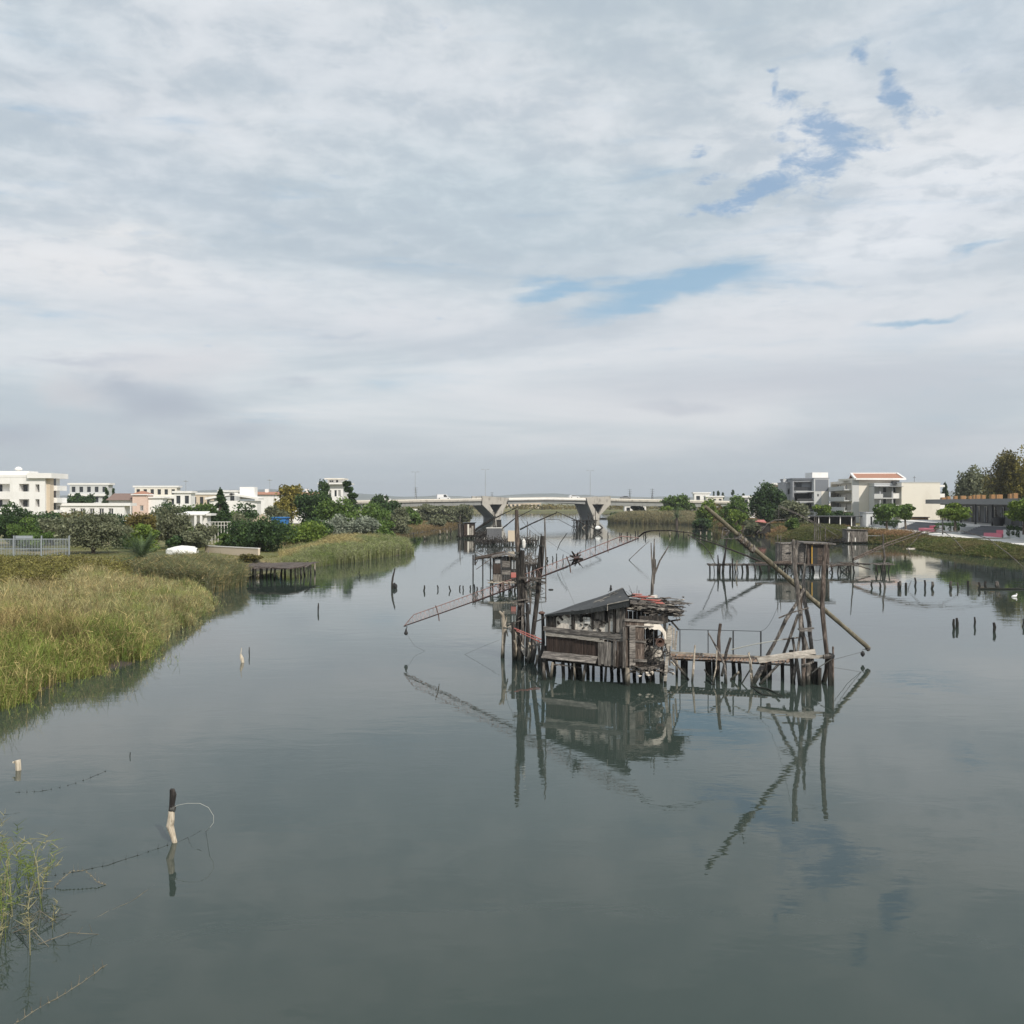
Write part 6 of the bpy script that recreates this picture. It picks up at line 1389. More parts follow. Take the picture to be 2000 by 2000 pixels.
m = MB(); m.tube([S(1427, 1328, 40.2), S(1438, 1318, 40.2), S(1444, 1312, 40.2)], .05, 6, rg, .3); m.tube([S(1318, 1300, 40.4), S(1311, 1292, 40.4)], .04, 6); m.tube([S(1470, 1325, 39.5), S(1466, 1290, 39.5), S(1461, 1276, 39.6)], .03, 5, rg, .3); m.tube([S(1470, 1340, 39), S(1466, 1322, 39.2)], .035, 5); m.build('dead_branch', 'wood_pale', wk)
# standing posts tied to the walkway
pole(wk, 'post', 'wood_brown', [(1407, 1218, 40.9), (1404, 1270, 41), (1402, 1321, 41.1)], [.07, .075, .09], .15, 9)
pole(wk, 'post', 'wood_dark', [(1427, 1246, 41.4), (1419, 1275, 41.1), (1410, 1320, 40.4)], [.05, .055, .055], .2)
pole(wk, 'post', 'wood_pale', [(1357.5, 1260, 40.4), (1356, 1295, 40.2), (1352.5, 1333, 39.8)], [.03, .045, .04], .35)
pole(wk, 'post', 'wood_pale', [(1400, 1270, 40), (1397, 1305, 39.9), (1390, 1342, 39)], [.03, .03, .03], .35)
pole(wk, 'post', 'wood_grey', [(1384, 1237, 42), (1405, 1275, 40.6), (1415, 1300, 40.2), (1419, 1336, 39.4)], [.025, .045, .045, .04], .25)
pole(wk, 'post', 'wood_pale', [(1463, 1274, 39.9), (1466, 1310, 39.6), (1469, 1343, 38.8)], [.03, .035, .04], .3)
spar(wk, 'white_pole', 'rope_white', [(1428, 1269, 40.8), (1470, 1259, 40.4), (1528, 1249, 40)], [.022, .02, .018], 0)
spar(wk, 'pole', 'wood_grey', [(1528, 1249, 40), (1562, 1245, 40)], [.035, .03])
# floating dead branches at the walkway foot
m = MB(); m.tube([W(1470, 1342), W(1500, 1347)+UP*.03, W(1530, 1361)], [.05, .04, .02], 5, rg, .3); m.tube([W(1466, 1341), W(1490, 1358)+UP*.02, W(1530, 1361)], [.03, .03, .015], 5, rg, .3); single(m, 'floating_branch', 'wood_grey', 'forked dead branch lying on the water at the foot of the walkway', 'branch', W(1480, 1342))
m = MB(); m.tube([W(1376, 1320)+UP*.25, W(1396, 1338)], [.03, .03], 5, rg, .3); single(m, 'floating_branch', 'wood_grey', 'short stick leaning out of the water beside the tall brown walkway post', 'branch', W(1386, 1335))

# ================================================================ right mast frame and its spar
mr_ = root('mast_cluster', 'tall cluster of crooked grey poles at the right end of the walkway', 'mast', W(1590, 1337))
pole(mr_, 'mast', 'wood_grey', [(1549, 1054, 40), (1551, 1088, 39.9), (1553, 1136, 39.8), (1559, 1175, 39.7), (1565, 1229, 39.6), (1578, 1279, 39.4), (1577, 1336, 39.3)], [.06, .08, .085, .07, .08, .085, .09], .3, 9)
pole(mr_, 'mast', 'wood_brown', [(1613, 1064, 40), (1610, 1105, 39.9), (1607, 1150, 39.8), (1605, 1198, 39.7), (1611, 1250, 39.5), (1615, 1285, 39.5), (1611, 1333, 39.7)], [.08, .09, .085, .085, .08, .085, .10], .28, 9)
pole(mr_, 'mast', 'wood_grey', [(1572, 1100, 40.8), (1570, 1136, 40.8), (1571, 1175, 40.6), (1580, 1215, 40.4), (1584, 1262, 40.2), (1586, 1330, 40)], [.05, .06, .075, .08, .085, .09], .25, 8)
pole(mr_, 'mast', 'wood_grey', [(1557, 1055, 40.2), (1553, 1090, 40.1)], [.05, .09], .1)
pole(mr_, 'mast', 'wood_brown', [(1564, 1150, 41), (1565, 1200, 40.9), (1570, 1260, 40.6), (1569, 1331, 40)], [.05, .07, .08, .08], .2)
pole(mr_, 'leg', 'wood_grey', [(1571, 1149, 40.3), (1556, 1180, 40.1), (1535, 1210, 40), (1519, 1245, 40.1), (1499, 1281, 40.3)], [.05, .07, .08, .07, .08], .25, 7, sink=False)
pole(mr_, 'leg', 'wood_grey', [(1559, 1200, 40.2), (1546, 1240, 40.2), (1530, 1278, 40.2)], [.05, .06, .06], .25, sink=False)
pole(mr_, 'leg', 'wood_grey', [(1548, 1245, 39.7), (1556, 1290, 39.6), (1551, 1338, 39.3)], [.05, .06, .07], .25)
pole(mr_, 'leg', 'wood_grey', [(1564, 1230, 39.6), (1556, 1285, 39.5), (1561, 1338, 39.2)], [.04, .05, .08], .25)
pole(mr_, 'leg', 'wood_dark', [(1545, 1270, 39.9), (1549, 1337, 39.4)], [.08, .09], .15)
pole(mr_, 'leg', 'wood_dark', [(1592, 1292, 39.5), (1593, 1337, 39.3)], [.09, .11], .2, 8)
pole(mr_, 'leg', 'wood_dark', [(1600, 1304, 39.2), (1601, 1339, 39.1)], [.08, .08], .2)
pole(mr_, 'leg', 'wood_brown', [(1570, 1280, 39.2), (1569, 1342, 38.8)], [.06, .07], .25)
pole(mr_, 'leg', 'wood_dark', [(1621, 1281, 39.3), (1621, 1341, 39.0)], [.10, .09], .25, 8)
pole(mr_, 'leg', 'wood_brown', [(1627, 1263, 39.4), (1627, 1343, 38.9)], [.04, .04], .1)
spar(mr_, 'branch', 'wood_grey', [(1521, 1207, 39.5), (1548, 1196, 39.4), (1580, 1187, 39.3)], [.03, .035, .03], .3)
m = MB(); m.beam(S(1559, 1229, 39.2), S(1589, 1227, 39.2), .16, .06); m.beam(S(1562, 1232, 39.1), S(1586, 1232, 39.1), .05, .04); m.build('step_board', 'plank_h', mr_)
m = MB(); m.beam(S(1479, 1289, 39.3), S(1592, 1273, 39.3), .12, .2, tw=.5); m.beam(S(1482, 1293, 39.0), S(1550, 1283, 39.1), .05, .09); m.beam(S(1548, 1282, 39.1), S(1614, 1283, 39.2), .05, .13); m.build('gangway_board', 'plank_pale', mr_)
m = MB(); m.tube([S(1566, 1299, 39), S(1580, 1297, 38.9), S(1589, 1292, 38.9)], .05, 6, rg, .2); m.tube([S(1608, 1283, 39), S(1622, 1282, 39)], .09, 6, rg, .3); m.build('lashing', 'wood_grey', mr_)
m = MB(); m.lump(S(1621, 1283, 39.2), (.17, .17, .14), rg, 8, .3); m.build('rope_bundle', 'rubber', mr_)
# long spar
sp = root('boom', 'long straight olive-brown wooden boom slanting down across the right mast frame', 'boom', S(1540, 1130, 41.8))
m = MB(); A_, B_ = S(1377, 989, 38.3), S(1697, 1266, 45.4); m.tube([A_, A_.lerp(B_, .35), A_.lerp(B_, .7), B_], [.07, .098, .10, .09], 10, rg, .03); m.build('pole', 'bamboo', sp)
m = MB(); a = A_.lerp(B_, .17)-UP*.14; b = A_.lerp(B_, .26)-UP*.14; m.tube([a, b], .075, 8, rg, .05); m.build('splice', 'wood_brown', sp)
m = MB()
for t in (.175, .2, .225, .25, .992): c = A_.lerp(B_, t); d = (B_-A_).normalized(); m.tube([c-d*.06-UP*.06, c+d*.06-UP*.06], .165 if t < .9 else .11, 8)
c = S(1451, 1035, 39.2); m.tube([c-Vector((.14, 0, .04)), c+Vector((.14, 0, .05))], .02, 5); m.tube([c-Vector((0, 0, .12)), c+Vector((.03, 0, .14))], .02, 5); m.build('lashing', 'wood_grey', sp)
m = MB(); p = S(1685, 1273, 45.0); m.tube([B_-UP*.05, p+UP*.1], .015, 4); m.lathe(p-UP*.1, [(.02, -.12), (.09, -.04), (.1, .04), (.03, .14)], 8); m.build('pulley', 'rubber', sp)
m = MB()
for pts in ([(1685, 1273, 45), (1655, 1281, 42), (1629, 1288, 39.3)], [(1630, 1304, 39.3), (1655, 1308, 41), (1683, 1312.5, 42.2)]): m.tube([S(*q) for q in pts], .009, 4)
m.tube([S(1625, 1287, 39.1), S(1600, 1303, 39), S(1585, 1315, 39)], .02, 5)
m.build('mooring_line', 'rope', sp)

# ================================================================ left mast cluster and lattice boom
ml = root('mast_cluster', 'pair of tall dark masts with a cluster of old posts left of the hut', 'mast', W(1015, 1286))
pole(ml, 'mast', 'wood_brown', [(1009, 996, 46.2), (1010, 1040, 46.1), (1012, 1080, 46), (1015, 1130, 45.9)], [.085, .10, .11, .12], .12, 10, sink=False)
pole(ml, 'mast', 'wood_dark', [(1015, 1075, 46), (1016, 1140, 45.8), (1015, 1200, 45.7), (1009, 1245, 45.7), (1006, 1288, 45.6)], [.12, .15, .125, .12, .12], .15, 10)
pole(ml, 'mast', 'wood_dark', [(1020, 1075, 45.8), (1021, 1150, 45.7), (1022, 1220, 45.6), (1018, 1291, 45.2)], [.09, .1, .08, .09], .12, 8)
pole(ml, 'mast', 'wood_dark', [(1060, 1047, 46), (1057, 1085, 45.9), (1053, 1130, 45.7), (1047, 1190, 45.6), (1041, 1242, 45.5), (1037, 1288, 45.4)], [.09, .12, .11, .10, .10, .11], .1, 10)
pole(ml, 'rod', 'wood_grey', [(1064, 1012, 45.6), (1065, 1060, 45.5), (1066, 1130, 45.4), (1066, 1176, 45.4)], [.03, .035, .03, .025], .15, sink=False)
pole(ml, 'post', 'wood_pale', [(982, 1206, 46), (984, 1240, 46), (982, 1286, 45.9)], [.07, .09, .08], .2, 8)
for (a, b, r_, mt) in [((1002, 1215, 45.4), (1003, 1290, 45.1), .09, 'wood_dark'), ((1005, 1250, 45.2), (1006, 1287, 45.4), .08, 'wood_pale'), ((1027, 1134, 45.8), (1028, 1292, 45.0), .06, 'wood_grey'), ((1031, 1180, 45.5), (1031, 1294, 44.8), .06, 'wood_dark'), ((1020, 1180, 45.6), (1021, 1290, 45.2), .06, 'wood_grey'), ((1014, 1240, 45.4), (1014, 1290, 45.2), .08, 'wood_dark'), ((1043, 1240, 44.8), (1040, 1296, 44.5), .1, 'wood_grey'),
                     ((1051, 1250, 44.5), (1053, 1300, 43.9), .07, 'wood_grey'), ((1060, 1200, 43.0), (1058, 1310, 42.5), .085, 'wood_dark'), ((1064, 1262, 42.6), (1062, 1314, 42), .09, 'wood_dark'), ((1034, 1255, 44.8), (1032, 1296, 44.4), .07, 'wood_pale'), ((1049, 1280, 44), (1045, 1305, 43.2), .05, 'wood_pale'), ((1034, 1145, 45.6), (1035, 1200, 45.4), .04, 'wood_grey')]:
    k = tuple((a[i]+b[i])/2+(1.5 if i == 0 else 0) for i in range(3)); pole(ml, 'post', mt, [a, k, b], [r_*.9, r_, r_], .22, 7, sink=b[1] > 1250)
m = MB(); m.lathe(S(1058, 1198, 42.9), [(.06, -.05), (.14, 0), (.14, .04), (.05, .09)], 10); m.build('post_cap', 'rust', ml)
m = MB(); m.tube([S(975, 1194, 46), S(981, 1200, 46), S(988, 1230, 46), S(992, 1243, 46)], [.05, .08, .05, .02], 7, rg, .15); m.tube([S(984, 1194, 46), S(982, 1203, 46)], [.03, .05], 6); m.tube([S(984, 1207, 46), S(990, 1201, 46), S(989, 1212, 46), S(986, 1222, 46)], [.03, .025, .02, .02], 5); m.build('forked_branch', 'wood_pale', ml)
m = MB(); m.beam(S(995, 1223, 45.8), S(1032, 1285, 45.0), .2, .09, up=(0, -1, 0)); m.build('leaning_plank', 'plank_pale', ml)
for (a, b) in [((1004, 1227, 45.3), (1060, 1250, 44.2)), ((1009, 1232, 45.2), (1059, 1256, 44.0))]: spar(ml, 'rusty_pipe', 'red_paint', [a, tuple((a[i]+b[i])/2 for i in range(3)), b], .028, 0)
m = MB()
for (a, b, w2) in [((1000, 1175, 45.5), (1036, 1169, 45.5), .07), ((1003, 1179, 45.4), (1023, 1180, 45.4), .1), ((987, 1221, 45.8), (1023, 1210, 45.5), .05), ((1044, 1215, 45), (1066, 1206, 44), .05), ((1012, 1207, 45.5), (1028, 1196, 45.4), .04), ((1028, 1176, 45.4), (1036, 1172, 45.4), .07), ((1035, 1262, 44.6), (1059, 1258, 43.5), .07), ((1015, 1128, 45.5), (1066, 1130, 45.3), .09), ((1033, 1131, 45.3), (1066, 1138, 45.1), .1)]: m.beam(S(*a), S(*b), w2, w2*.8)
m.build('cross_piece', 'wood_grey', ml)
m = MB()
for q in [(1011, 1080), (1012, 1087), (1058, 1066), (1015, 1120), (1014, 1132)]: p = S(q[0], q[1], 46 if q[0] < 1040 else 45.9); m.tube([p-UP*.04, p+UP*.04], .15, 9)
m.build('lashing', 'rope', ml)
m = MB(); p = S(1023, 1061, 45.7); m.lathe(p, [(.06, -.2), (.08, -.1), (.085, .1), (.04, .16), (.035, .2)], 9); m.build('white_jug', 'white_paint', ml)

lb = root('boom', 'rusty pink lattice boom slanting up to the right across the two dark masts', 'boom', S(1015, 1140, 45.7))
T0, T1 = S(789, 1223, 48.4), S(1248, 1051, 43.8)
d = (T1-T0).normalized(); sidev = d.cross(UP).normalized(); upv = sidev.cross(d).normalized()
def LP(t, k): p = T0.lerp(T1, t); hh = .36*min(1, t/.055, (1-t)/.06+.05); p.z += -.25*math.sin(math.pi*t)*.35; return p+upv*hh*(1 if k == 2 else 0)+sidev*(.13*(-1 if k == 0 else 1 if k == 1 else 0))*min(1, t/.05+.15, (1-t)/.05+.15)
N_ = 52
for k, (rr, mt) in enumerate([(.017, 'lattice'), (.022, 'lattice_dark'), (.018, 'lattice')]):
    m = MB(); m.tube([LP(i/N_, k) for i in range(N_+1)], rr, 6); m.build('chord', mt, lb)
m = MB()
for i in range(N_):
    a, b = i/N_, (i+1)/N_
    for k in (0, 1): m.tube([LP(a, k), LP((a+b)/2, 2), LP(b, k)], .0075, 4)
    m.tube([LP(a, 0), LP(a, 1)], .009, 4)
m.build('bracing', 'lattice', lb)
m = MB(); m.tube([LP(.32, 1)-upv*.03, LP(.72, 1)-upv*.03], .032, 7); m.build('stiffening_pole', 'lattice_dark', lb)
m = MB(); p = S(793, 1232, 48.3); m.tube([T0, T0+Vector((.15, 0, -.02)), p], .02, 5); m.lathe(p-UP*.02, [(.015, .14), (.06, .0), (.095, -.08), (.08, -.15), (.02, -.19)], 10); m.build('pulley', 'rubber', lb)
m = MB(); c = S(1125, 1090, 44.8); rg = random.Random(21)
for (dx, dy, r_) in [(-8, -13, .05), (-12, -5, .05), (4, -11, .03), (9, -6, .05), (14, 2, .07), (8, 14, .04), (-2, 16, .035), (-8, 11, .05), (-13, 5, .03), (10, -16, .02), (1, 12, .03), (14, 20, .015), (9, 4, .06)]:
    q = S(1125+dx, 1090+dy, 44.8+rg.uniform(-.4, .4)); m.tube([c, c.lerp(q, .5)+Vector((0, 0, rg.uniform(-.03, .03))), q], [r_*.7, r_, r_*.6], 6)
m.build('spoked_reel', 'wood_dark', lb)
m = MB(); m.tube([c-Vector((.12, .2, 0)), c+Vector((.12, -.2, .04))], .07, 8); m.build('hub', 'lattice_dark', lb)
for t in (.165, .73): p = LP(t, 1); q = p+Vector((.04, 0, -.32)); m = MB(); m.tube([p+upv*.42, p, q], .025, 6); m.build('hanger', 'rust', lb)
m = MB(); p = S(1186, 1072, 44.2); m.tube([p+Vector((.03, 0, .35)), p, p+Vector((.05, 0, -.16))], .018, 5); m.build('hook', 'rust', lb)
m = MB()
for pts in ([(1248, 1048, 43.8), (1258, 1040, 43.6), (1272, 1036.5, 43.3), (1310, 1036, 43), (1350, 1041, 42.8), (1400, 1060, 42.5)],): m.tube([S(*q) for q in pts], [.035, .035, .03, .025, .018, .01], 6)
m.build('tip_pole', 'wood_dark', lb)
m = MB()
for pts in ([(793, 1236, 48), (810, 1262, 48), (845, 1279, 48)], [(905, 1279, 47), (945, 1262, 46.5), (975, 1250, 46)], [(1088, 1100, 45), (1100, 1130, 45), (1122, 1180, 43), (1130, 1190, 43)]): m.tube([S(*q) for q in pts], .006, 4)
m.build('line', 'rope', lb)
# slack ropes and rags hanging in the two pole clusters
m = MB()
def slack(a, b, sag, r_=.008, k=8):
    A, B = S(*a), S(*b); m.tube([A.lerp(B, i/k)-UP*sag*4*(i/k)*(1-i/k) for i in range(k+1)], r_, 4)
slack((1010, 1000, 46), (1060, 1050, 46), .25); slack((1012, 1080, 46), (1057, 1110, 45.8), .5); slack((1014, 1110, 45.8), (984, 1200, 46), .6); slack((1053, 1130, 45.6), (1061, 1198, 43), .3); slack((1022, 1160, 45.5), (1045, 1200, 45.4), .35); slack((1010, 998, 46.1), (1125, 1088, 44.8), .25, .006); slack((1030, 1180, 45.5), (1012, 1235, 45.3), .3, .012)
m.build('rope', 'rope', ml)
m = MB(); slack((1551, 1066, 39.8), (1611, 1080, 39.8), .3); slack((1553, 1136, 39.6), (1584, 1215, 40.3), .3); slack((1607, 1150, 39.7), (1621, 1282, 39.2), .25, .006); slack((1565, 1229, 39.4), (1611, 1245, 39.4), .25); slack((1551, 1060, 39.8), (1486, 1233, 41.3), .8, .006)
m.build('rope', 'rope', mr_)
# dead branching trunk behind the hut
Yd = 47.0; r = root('dead_tree', 'bare forked grey trunk standing in the water behind the debris roof', 'dead tree', (X_(1272, Yd), Yd, 0))
m = MB(); m.tube([(X_(1271, Yd), Yd, -.6), (X_(1271, Yd), Yd, .4), S(1273, 1163, Yd), S(1276, 1120, Yd), S(1277, 1085, Yd), S(1278, 1052, Yd)], [.08, .08, .07, .06, .045, .02], 8, rg, .15); m.build('trunk', 'wood_grey', r)
m = MB(); m.tube([S(1275, 1118, Yd), S(1272.5, 1085, Yd), S(1271.5, 1060, Yd)], [.04, .035, .02], 6, rg, .2); m.tube([S(1279, 1120, Yd), S(1289, 1095, Yd), S(1299, 1079, Yd), S(1306, 1067, Yd)], [.05, .035, .03, .02], 6, rg, .2); m.tube([S(1276, 1140, Yd), S(1280, 1105, Yd), S(1280, 1092, Yd)], [.05, .035, .02], 6, rg, .2); m.build('branch', 'wood_grey', r)
m = MB(); a, b = S(1269, 1056, 60), S(1235, 1087, 60); b0 = W(1228, 1220)
m = MB(); Yq = WY(1094); m.tube([S(1269, 1056, Yq), S(1250, 1073, Yq), S(1234, 1088, Yq), S(1229, 1093, Yq), S(1227, 1096, Yq)-UP*.3], [.02, .05, .04, .05, .05], 6, rg, .2); single(m, 'leaning_branch', 'wood_grey', 'thin branch slanting out of the open water left of the bare forked trunk', 'branch', W(1227, 1095))
# ================================================================ the other fishing huts
def pole_thing(name, label, cat, pts, rad, mat='wood_dark', group=None, knob=.3):
    P = [S(*p) for p in pts]; m = MB(); rg = random.Random(int(pts[0][0]*11+pts[0][1])); rr = list(rad) if hasattr(rad, '__len__') else [rad]*len(P)
    if P[-1].z < .3: P.append(P[-1]-UP*.7); rr.append(rr[-1])
    m.tube(P, rr, 6, rg, knob); return single(m, name, mat, label, cat, P[-1], group)
def platform(rt, px0, px1, ydeck, ywater, depth, n, mat='wood_grey', seed=1, th=.1, smat='wood_dark', sr=.06):
    rg = random.Random(seed); Y = WY(ywater); zd = Z_(ydeck, Y); x0, x1 = X_(px0, Y), X_(px1, Y)
    m = MB(); k = int((x1-x0)/.22)
    for i in range(k):
        if rg.random() < .06: continue
        x = x0+(x1-x0)*(i+.5)/k; m.box((x, Y+depth/2+rg.uniform(-.1, .1), zd+rg.uniform(-.02, .02)), (.19, depth, .04), rz=rg.uniform(-.06, .06))
    m.build('deck', mat, rt)
    m = MB(); m.tube([(x0-.2, Y, zd-.08), ((x0+x1)/2, Y, zd-.1+rg.uniform(-.05, .05)), (x1+.2, Y, zd-.08)], .055, 6, rg, .3); m.tube([(x0, Y+depth, zd-.08), (x1, Y+depth, zd-.08)], .055, 6, rg, .3); m.build('bearer', mat, rt)
    for i in range(n):
        x = x0+(x1-x0)*(i+.5)/n+rg.uniform(-.25, .25); yy = Y+(rg.choice([0, .02, depth*.5, depth])); r_ = sr*rg.uniform(.6, 1.5)
        m = MB(); m.tube([(x+rg.uniform(-.15, .15), yy, zd-.05), (x, yy, .05), (x, yy, -.6)], [r_, r_, r_], 6, rg, .3); m.build('stilt', smat, rt)
    return Y, zd
def hut_box(rt, px0, px1, ytop0, ytop1, ybot, Y, depth, mat='plank_v', roof='wood_grey', over=.25, skew=0.0, door=None, roof_t=.07, nb=None):
    x0, x1 = X_(px0, Y), X_(px1, Y); z0 = Z_(ybot, Y); za, zb_ = Z_(ytop0, Y), Z_(ytop1, Y); n = nb or max(6, int((x1-x0)/.16)); rg = random.Random(int(px0))
    def P(s, z, out=0): return Vector((x0+(x1-x0)*s, Y-out, z))
    m = MB(); vplanks(m, P, 0, 1, z0, lambda s: za+(zb_-za)*s, n, 0, .03, .008, .008, x1-x0, rg, .01)
    def P2(s, z, out=0): return Vector((x0+.02, Y+.02+depth*s, z))
    vplanks(m, P2, 0, 1, z0, za, max(4, int(depth/.2)), 0, .03, .004, .008, depth, rg, .01)
    def P3(s, z, out=0): return Vector((x1-.02, Y+.02+depth*s, z))
    vplanks(m, P3, 0, 1, z0, zb_, max(4, int(depth/.2)), 0, .03, .004, .008, depth, rg, .01)
    def P4(s, z, out=0): return Vector((x0+(x1-x0)*s, Y+depth+.03, z))
    vplanks(m, P4, 0, 1, z0, lambda s: za+(zb_-za)*s, n, 0, .03, .004, .008, x1-x0, rg, .01)
    m.build('wall', mat, rt)
    m = MB(); m.prism([(x0-over, Y-over, za+.02-over*.1), (x1+over, Y-over, zb_+.02), (x1+over, Y+depth+over, zb_+.02), (x0-over, Y+depth+over, za+.02)], (0, 0, roof_t)); m.build('roof', roof, rt)
    return x0, x1, z0, za

# --- hut with the open door on a long jetty, right middle distance
Yh = WY(1119); h3 = root('stilt_hut', 'brown plank hut with an open doorway on a long low jetty', 'fishing hut', (X_(1570, Yh), Yh, 0))
platform(h3, 1387, 1665, 1102.5, 1119, 1.6, 44, 'wood_grey', 5)
hut_box(h3, 1527, 1577, 1063, 1062, 1101, Yh+.5, 2.4, 'plank_h', 'wood_grey', .1)
hut_box(h3, 1577, 1620, 1061, 1064, 1103, Yh+.1, 2.8, 'wood_brown', 'wood_grey', .5, roof_t=.12)
x0 = X_(1583, Yh); m = MB(); m.box((X_(1590, Yh), Yh+.02, Z_(1084, Yh)), (X_(1597, Yh)-X_(1584, Yh), .1, 1.75)); m.build('doorway', 'void', h3)
m = MB(); m.box((X_(1585.5, Yh), Yh-.05, Z_(1084, Yh)), (.08, .08, 1.9)); m.build('yellow_door_post', 'leaf_yellow' if False else 'beak', h3)
m = MB(); 
for i in range(9): m.box((X_(1605, Yh), Yh+.04, Z_(1072+i*3.4, Yh)), (X_(1614, Yh)-X_(1597, Yh), .05, .13), rz=0)
m.build('siding', 'wood_brown', h3)
m = MB(); m.tube([(X_(1536, Yh)+.1, Yh+.45, Z_(1081, Yh)), (X_(1541, Yh)+.3, Yh+.45, Z_(1080, Yh))], .09, 6); m.build('net_float', 'rubber', h3)
for (pts, r_, mt) in [([(1575, 1062, Yh-.3), (1573, 1090, Yh-.3), (1571, 1103, Yh-.3)], .05, 'wood_grey'), ([(1618, 1060, Yh), (1616, 1100, Yh)], .07, 'wood_brown'), ([(1519, 1044, Yh), (1519, 1104, Yh)], .04, 'wood_grey'), ([(1525, 1046, Yh), (1523, 1104, Yh)], .04, 'wood_grey')]: pole(h3, 'post', mt, pts, r_, .2, 6, sink=False)
m = MB(); rg = random.Random(9)
for (a, b, rr) in [((1475, 1099, Yh-.2), (1570, 1101, Yh-.2), .09), ((1510, 1098, Yh-.1), (1545, 1097, Yh), .08), ((1548, 1101, Yh-.3), (1615, 1104, Yh-.3), .06), ((1614, 1108, Yh-.4), (1665, 1100, Yh-.4), .06), ((1660, 1101, Yh), (1700, 1112, Yh), .05), ((1700, 1103, Yh), (1640, 1099, Yh), .05)]: m.tube([S(*a), S(*b)], rr, 6, rg, .25)
m.build('logs', 'wood_brown', h3)
m = MB()
for i in range(26):
    p = S(rg.uniform(1500, 1660), rg.uniform(1108, 1114), Yh+rg.uniform(0, 1.4)); a = rg.uniform(.6, 2.5); d = Vector((math.cos(a), 0, math.sin(a)))*rg.uniform(.3, .6); m.tube([p-d, p+d], rg.uniform(.02, .05), 5)
m.build('brace', 'wood_dark', h3)
m = MB()
for i in range(60): p = S(rg.uniform(1620, 1690), rg.uniform(1098, 1106), Yh+rg.uniform(0, 1)); a = rg.uniform(-1, 1); d = Vector((math.cos(a), rg.uniform(-.5, .5), math.sin(a)*.6))*rg.uniform(.1, .3); m.tube([p-d, p+d], .02, 4)
m.build('brushwood', 'wood_grey', h3)
# right end: small outlying platform and masts
p2 = root('platform', 'small rickety platform on thin posts at the right end of the long jetty', 'platform', (X_(1720, Yh), Yh, 0)); platform(p2, 1712, 1744, 1101, 1119.5, 1.6, 8, 'wood_grey', 9)
m = MB(); m.beam(S(1675, 1100, Yh), S(1712, 1101, Yh), .5, .05); m.build('gangway', 'wood_grey', p2)
for pts, r_, l in [([(1661, 1040, 100), (1665, 1080, 101), (1668, 1119, 101.4)], .07, 'crooked pale mast left of the two slender masts on the jetty'), ([(1724, 1043, 101), (1726, 1065, 101), (1728, 1090, 101), (1726, 1119.5, 100.7)], .10, 'tall crooked mast at the small platform at the jetty end')]: pole_thing('mast', l, 'mast', pts, [r_*.6]+[r_]*(len(pts)-1), 'wood_grey')
m = MB(); r = root('net_boom', 'pair of long thin poles rising right, with drooping arms before the embankment', 'boom', S(1668, 1090, 101))
for pts, rr in (([(1667, 1091, 101), (1730, 1062, 103), (1790, 1040, 106), (1841, 1031, 110)], [.09, .08, .06, .04]), ([(1668, 1094, 100.6), (1732, 1066, 102.6), (1792, 1045, 105.6), (1842, 1035, 109)], [.07, .06, .05, .03])): spar(r, 'boom_pole', 'wood_brown', pts, rr, .06)
for pts in ([(1800, 1042, 106), (1880, 1037, 106), (1930, 1052, 103), (1970, 1082, 100), (2004, 1112, 97)], [(1841, 1037, 109), (1865, 1054, 108), (1885, 1078, 106)], [(1800, 1040, 106), (1785, 1058, 106), (1773, 1070, 106)], [(1773, 1070, 106), (1776, 1080, 106), (1780, 1090, 106)]): spar(r, 'net_arm', 'wood_grey', pts, [.04]*(len(pts)-1)+[.02], .05)
# its left boom
r = root('net_boom', 'pair of thin poles slanting up to the left from the jetty with a drooping arm', 'boom', S(1488, 1096, 101))
for pts, rr in (([(1490, 1098, 101), (1450, 1082, 99), (1400, 1063, 96), (1345, 1046, 92)], [.1, .08, .06, .04]), ([(1478, 1094, 101.5), (1440, 1078, 99.5), (1390, 1060, 96.5), (1350, 1047, 92.5)], [.07, .06, .04, .03])): spar(r, 'boom_pole', 'wood_dark', pts, rr, .06)
spar(r, 'net_arm', 'wood_grey', [(1348, 1047, 92), (1372, 1062, 95), (1385, 1078, 99), (1397, 1102, 101)], [.03, .04, .04, .04], .1)
# mast with a square frame on top
Ym = WY(1119); r = root('mast', 'leaning mast carrying a rectangular frame of laths at its top, left part of the jetty', 'mast', (X_(1415, Ym), Ym, 0))
pole(r, 'mast', 'wood_dark', [(1420, 1052, Ym), (1417, 1078, Ym), (1413, 1100, Ym), (1412, 1119.5, Ym)], [.08, .08, .14, .14], .12)
m = MB()
for a, b in [((1409, 1051), (1431, 1053)), ((1413, 1031), (1430, 1033)), ((1413, 1031), (1409, 1051)), ((1416, 1033), (1423, 1052)), ((1430, 1033), (1418, 1048)), ((1431, 1053), (1440, 1039)), ((1410, 1052), (1424, 1037)), ((1415, 1037), (1434, 1036))]: m.tube([S(a[0], a[1], Ym), S(b[0], b[1], Ym+rg.uniform(-.6, .6))], .04, 5)
m.build('lath_frame', 'wood_grey', r)
for i, (px, yt, lean, l) in enumerate([(1403, 1084, 1, 'short dark stake just left of the leaning mast with the lath frame'), (1431, 1090, 0, 'thin stake just right of the leaning mast with the lath frame'), (1438, 1094, -2, 'pale curved stake in front of the jetty left part')]):
    pole_thing('stake', l, 'stake', [(px-lean, yt, Yh-.3), (px, 1100, Yh-.3), (px, 1119.5, Yh-.3)], [.05, .07, .06], 'wood_pale' if i == 2 else 'wood_dark')

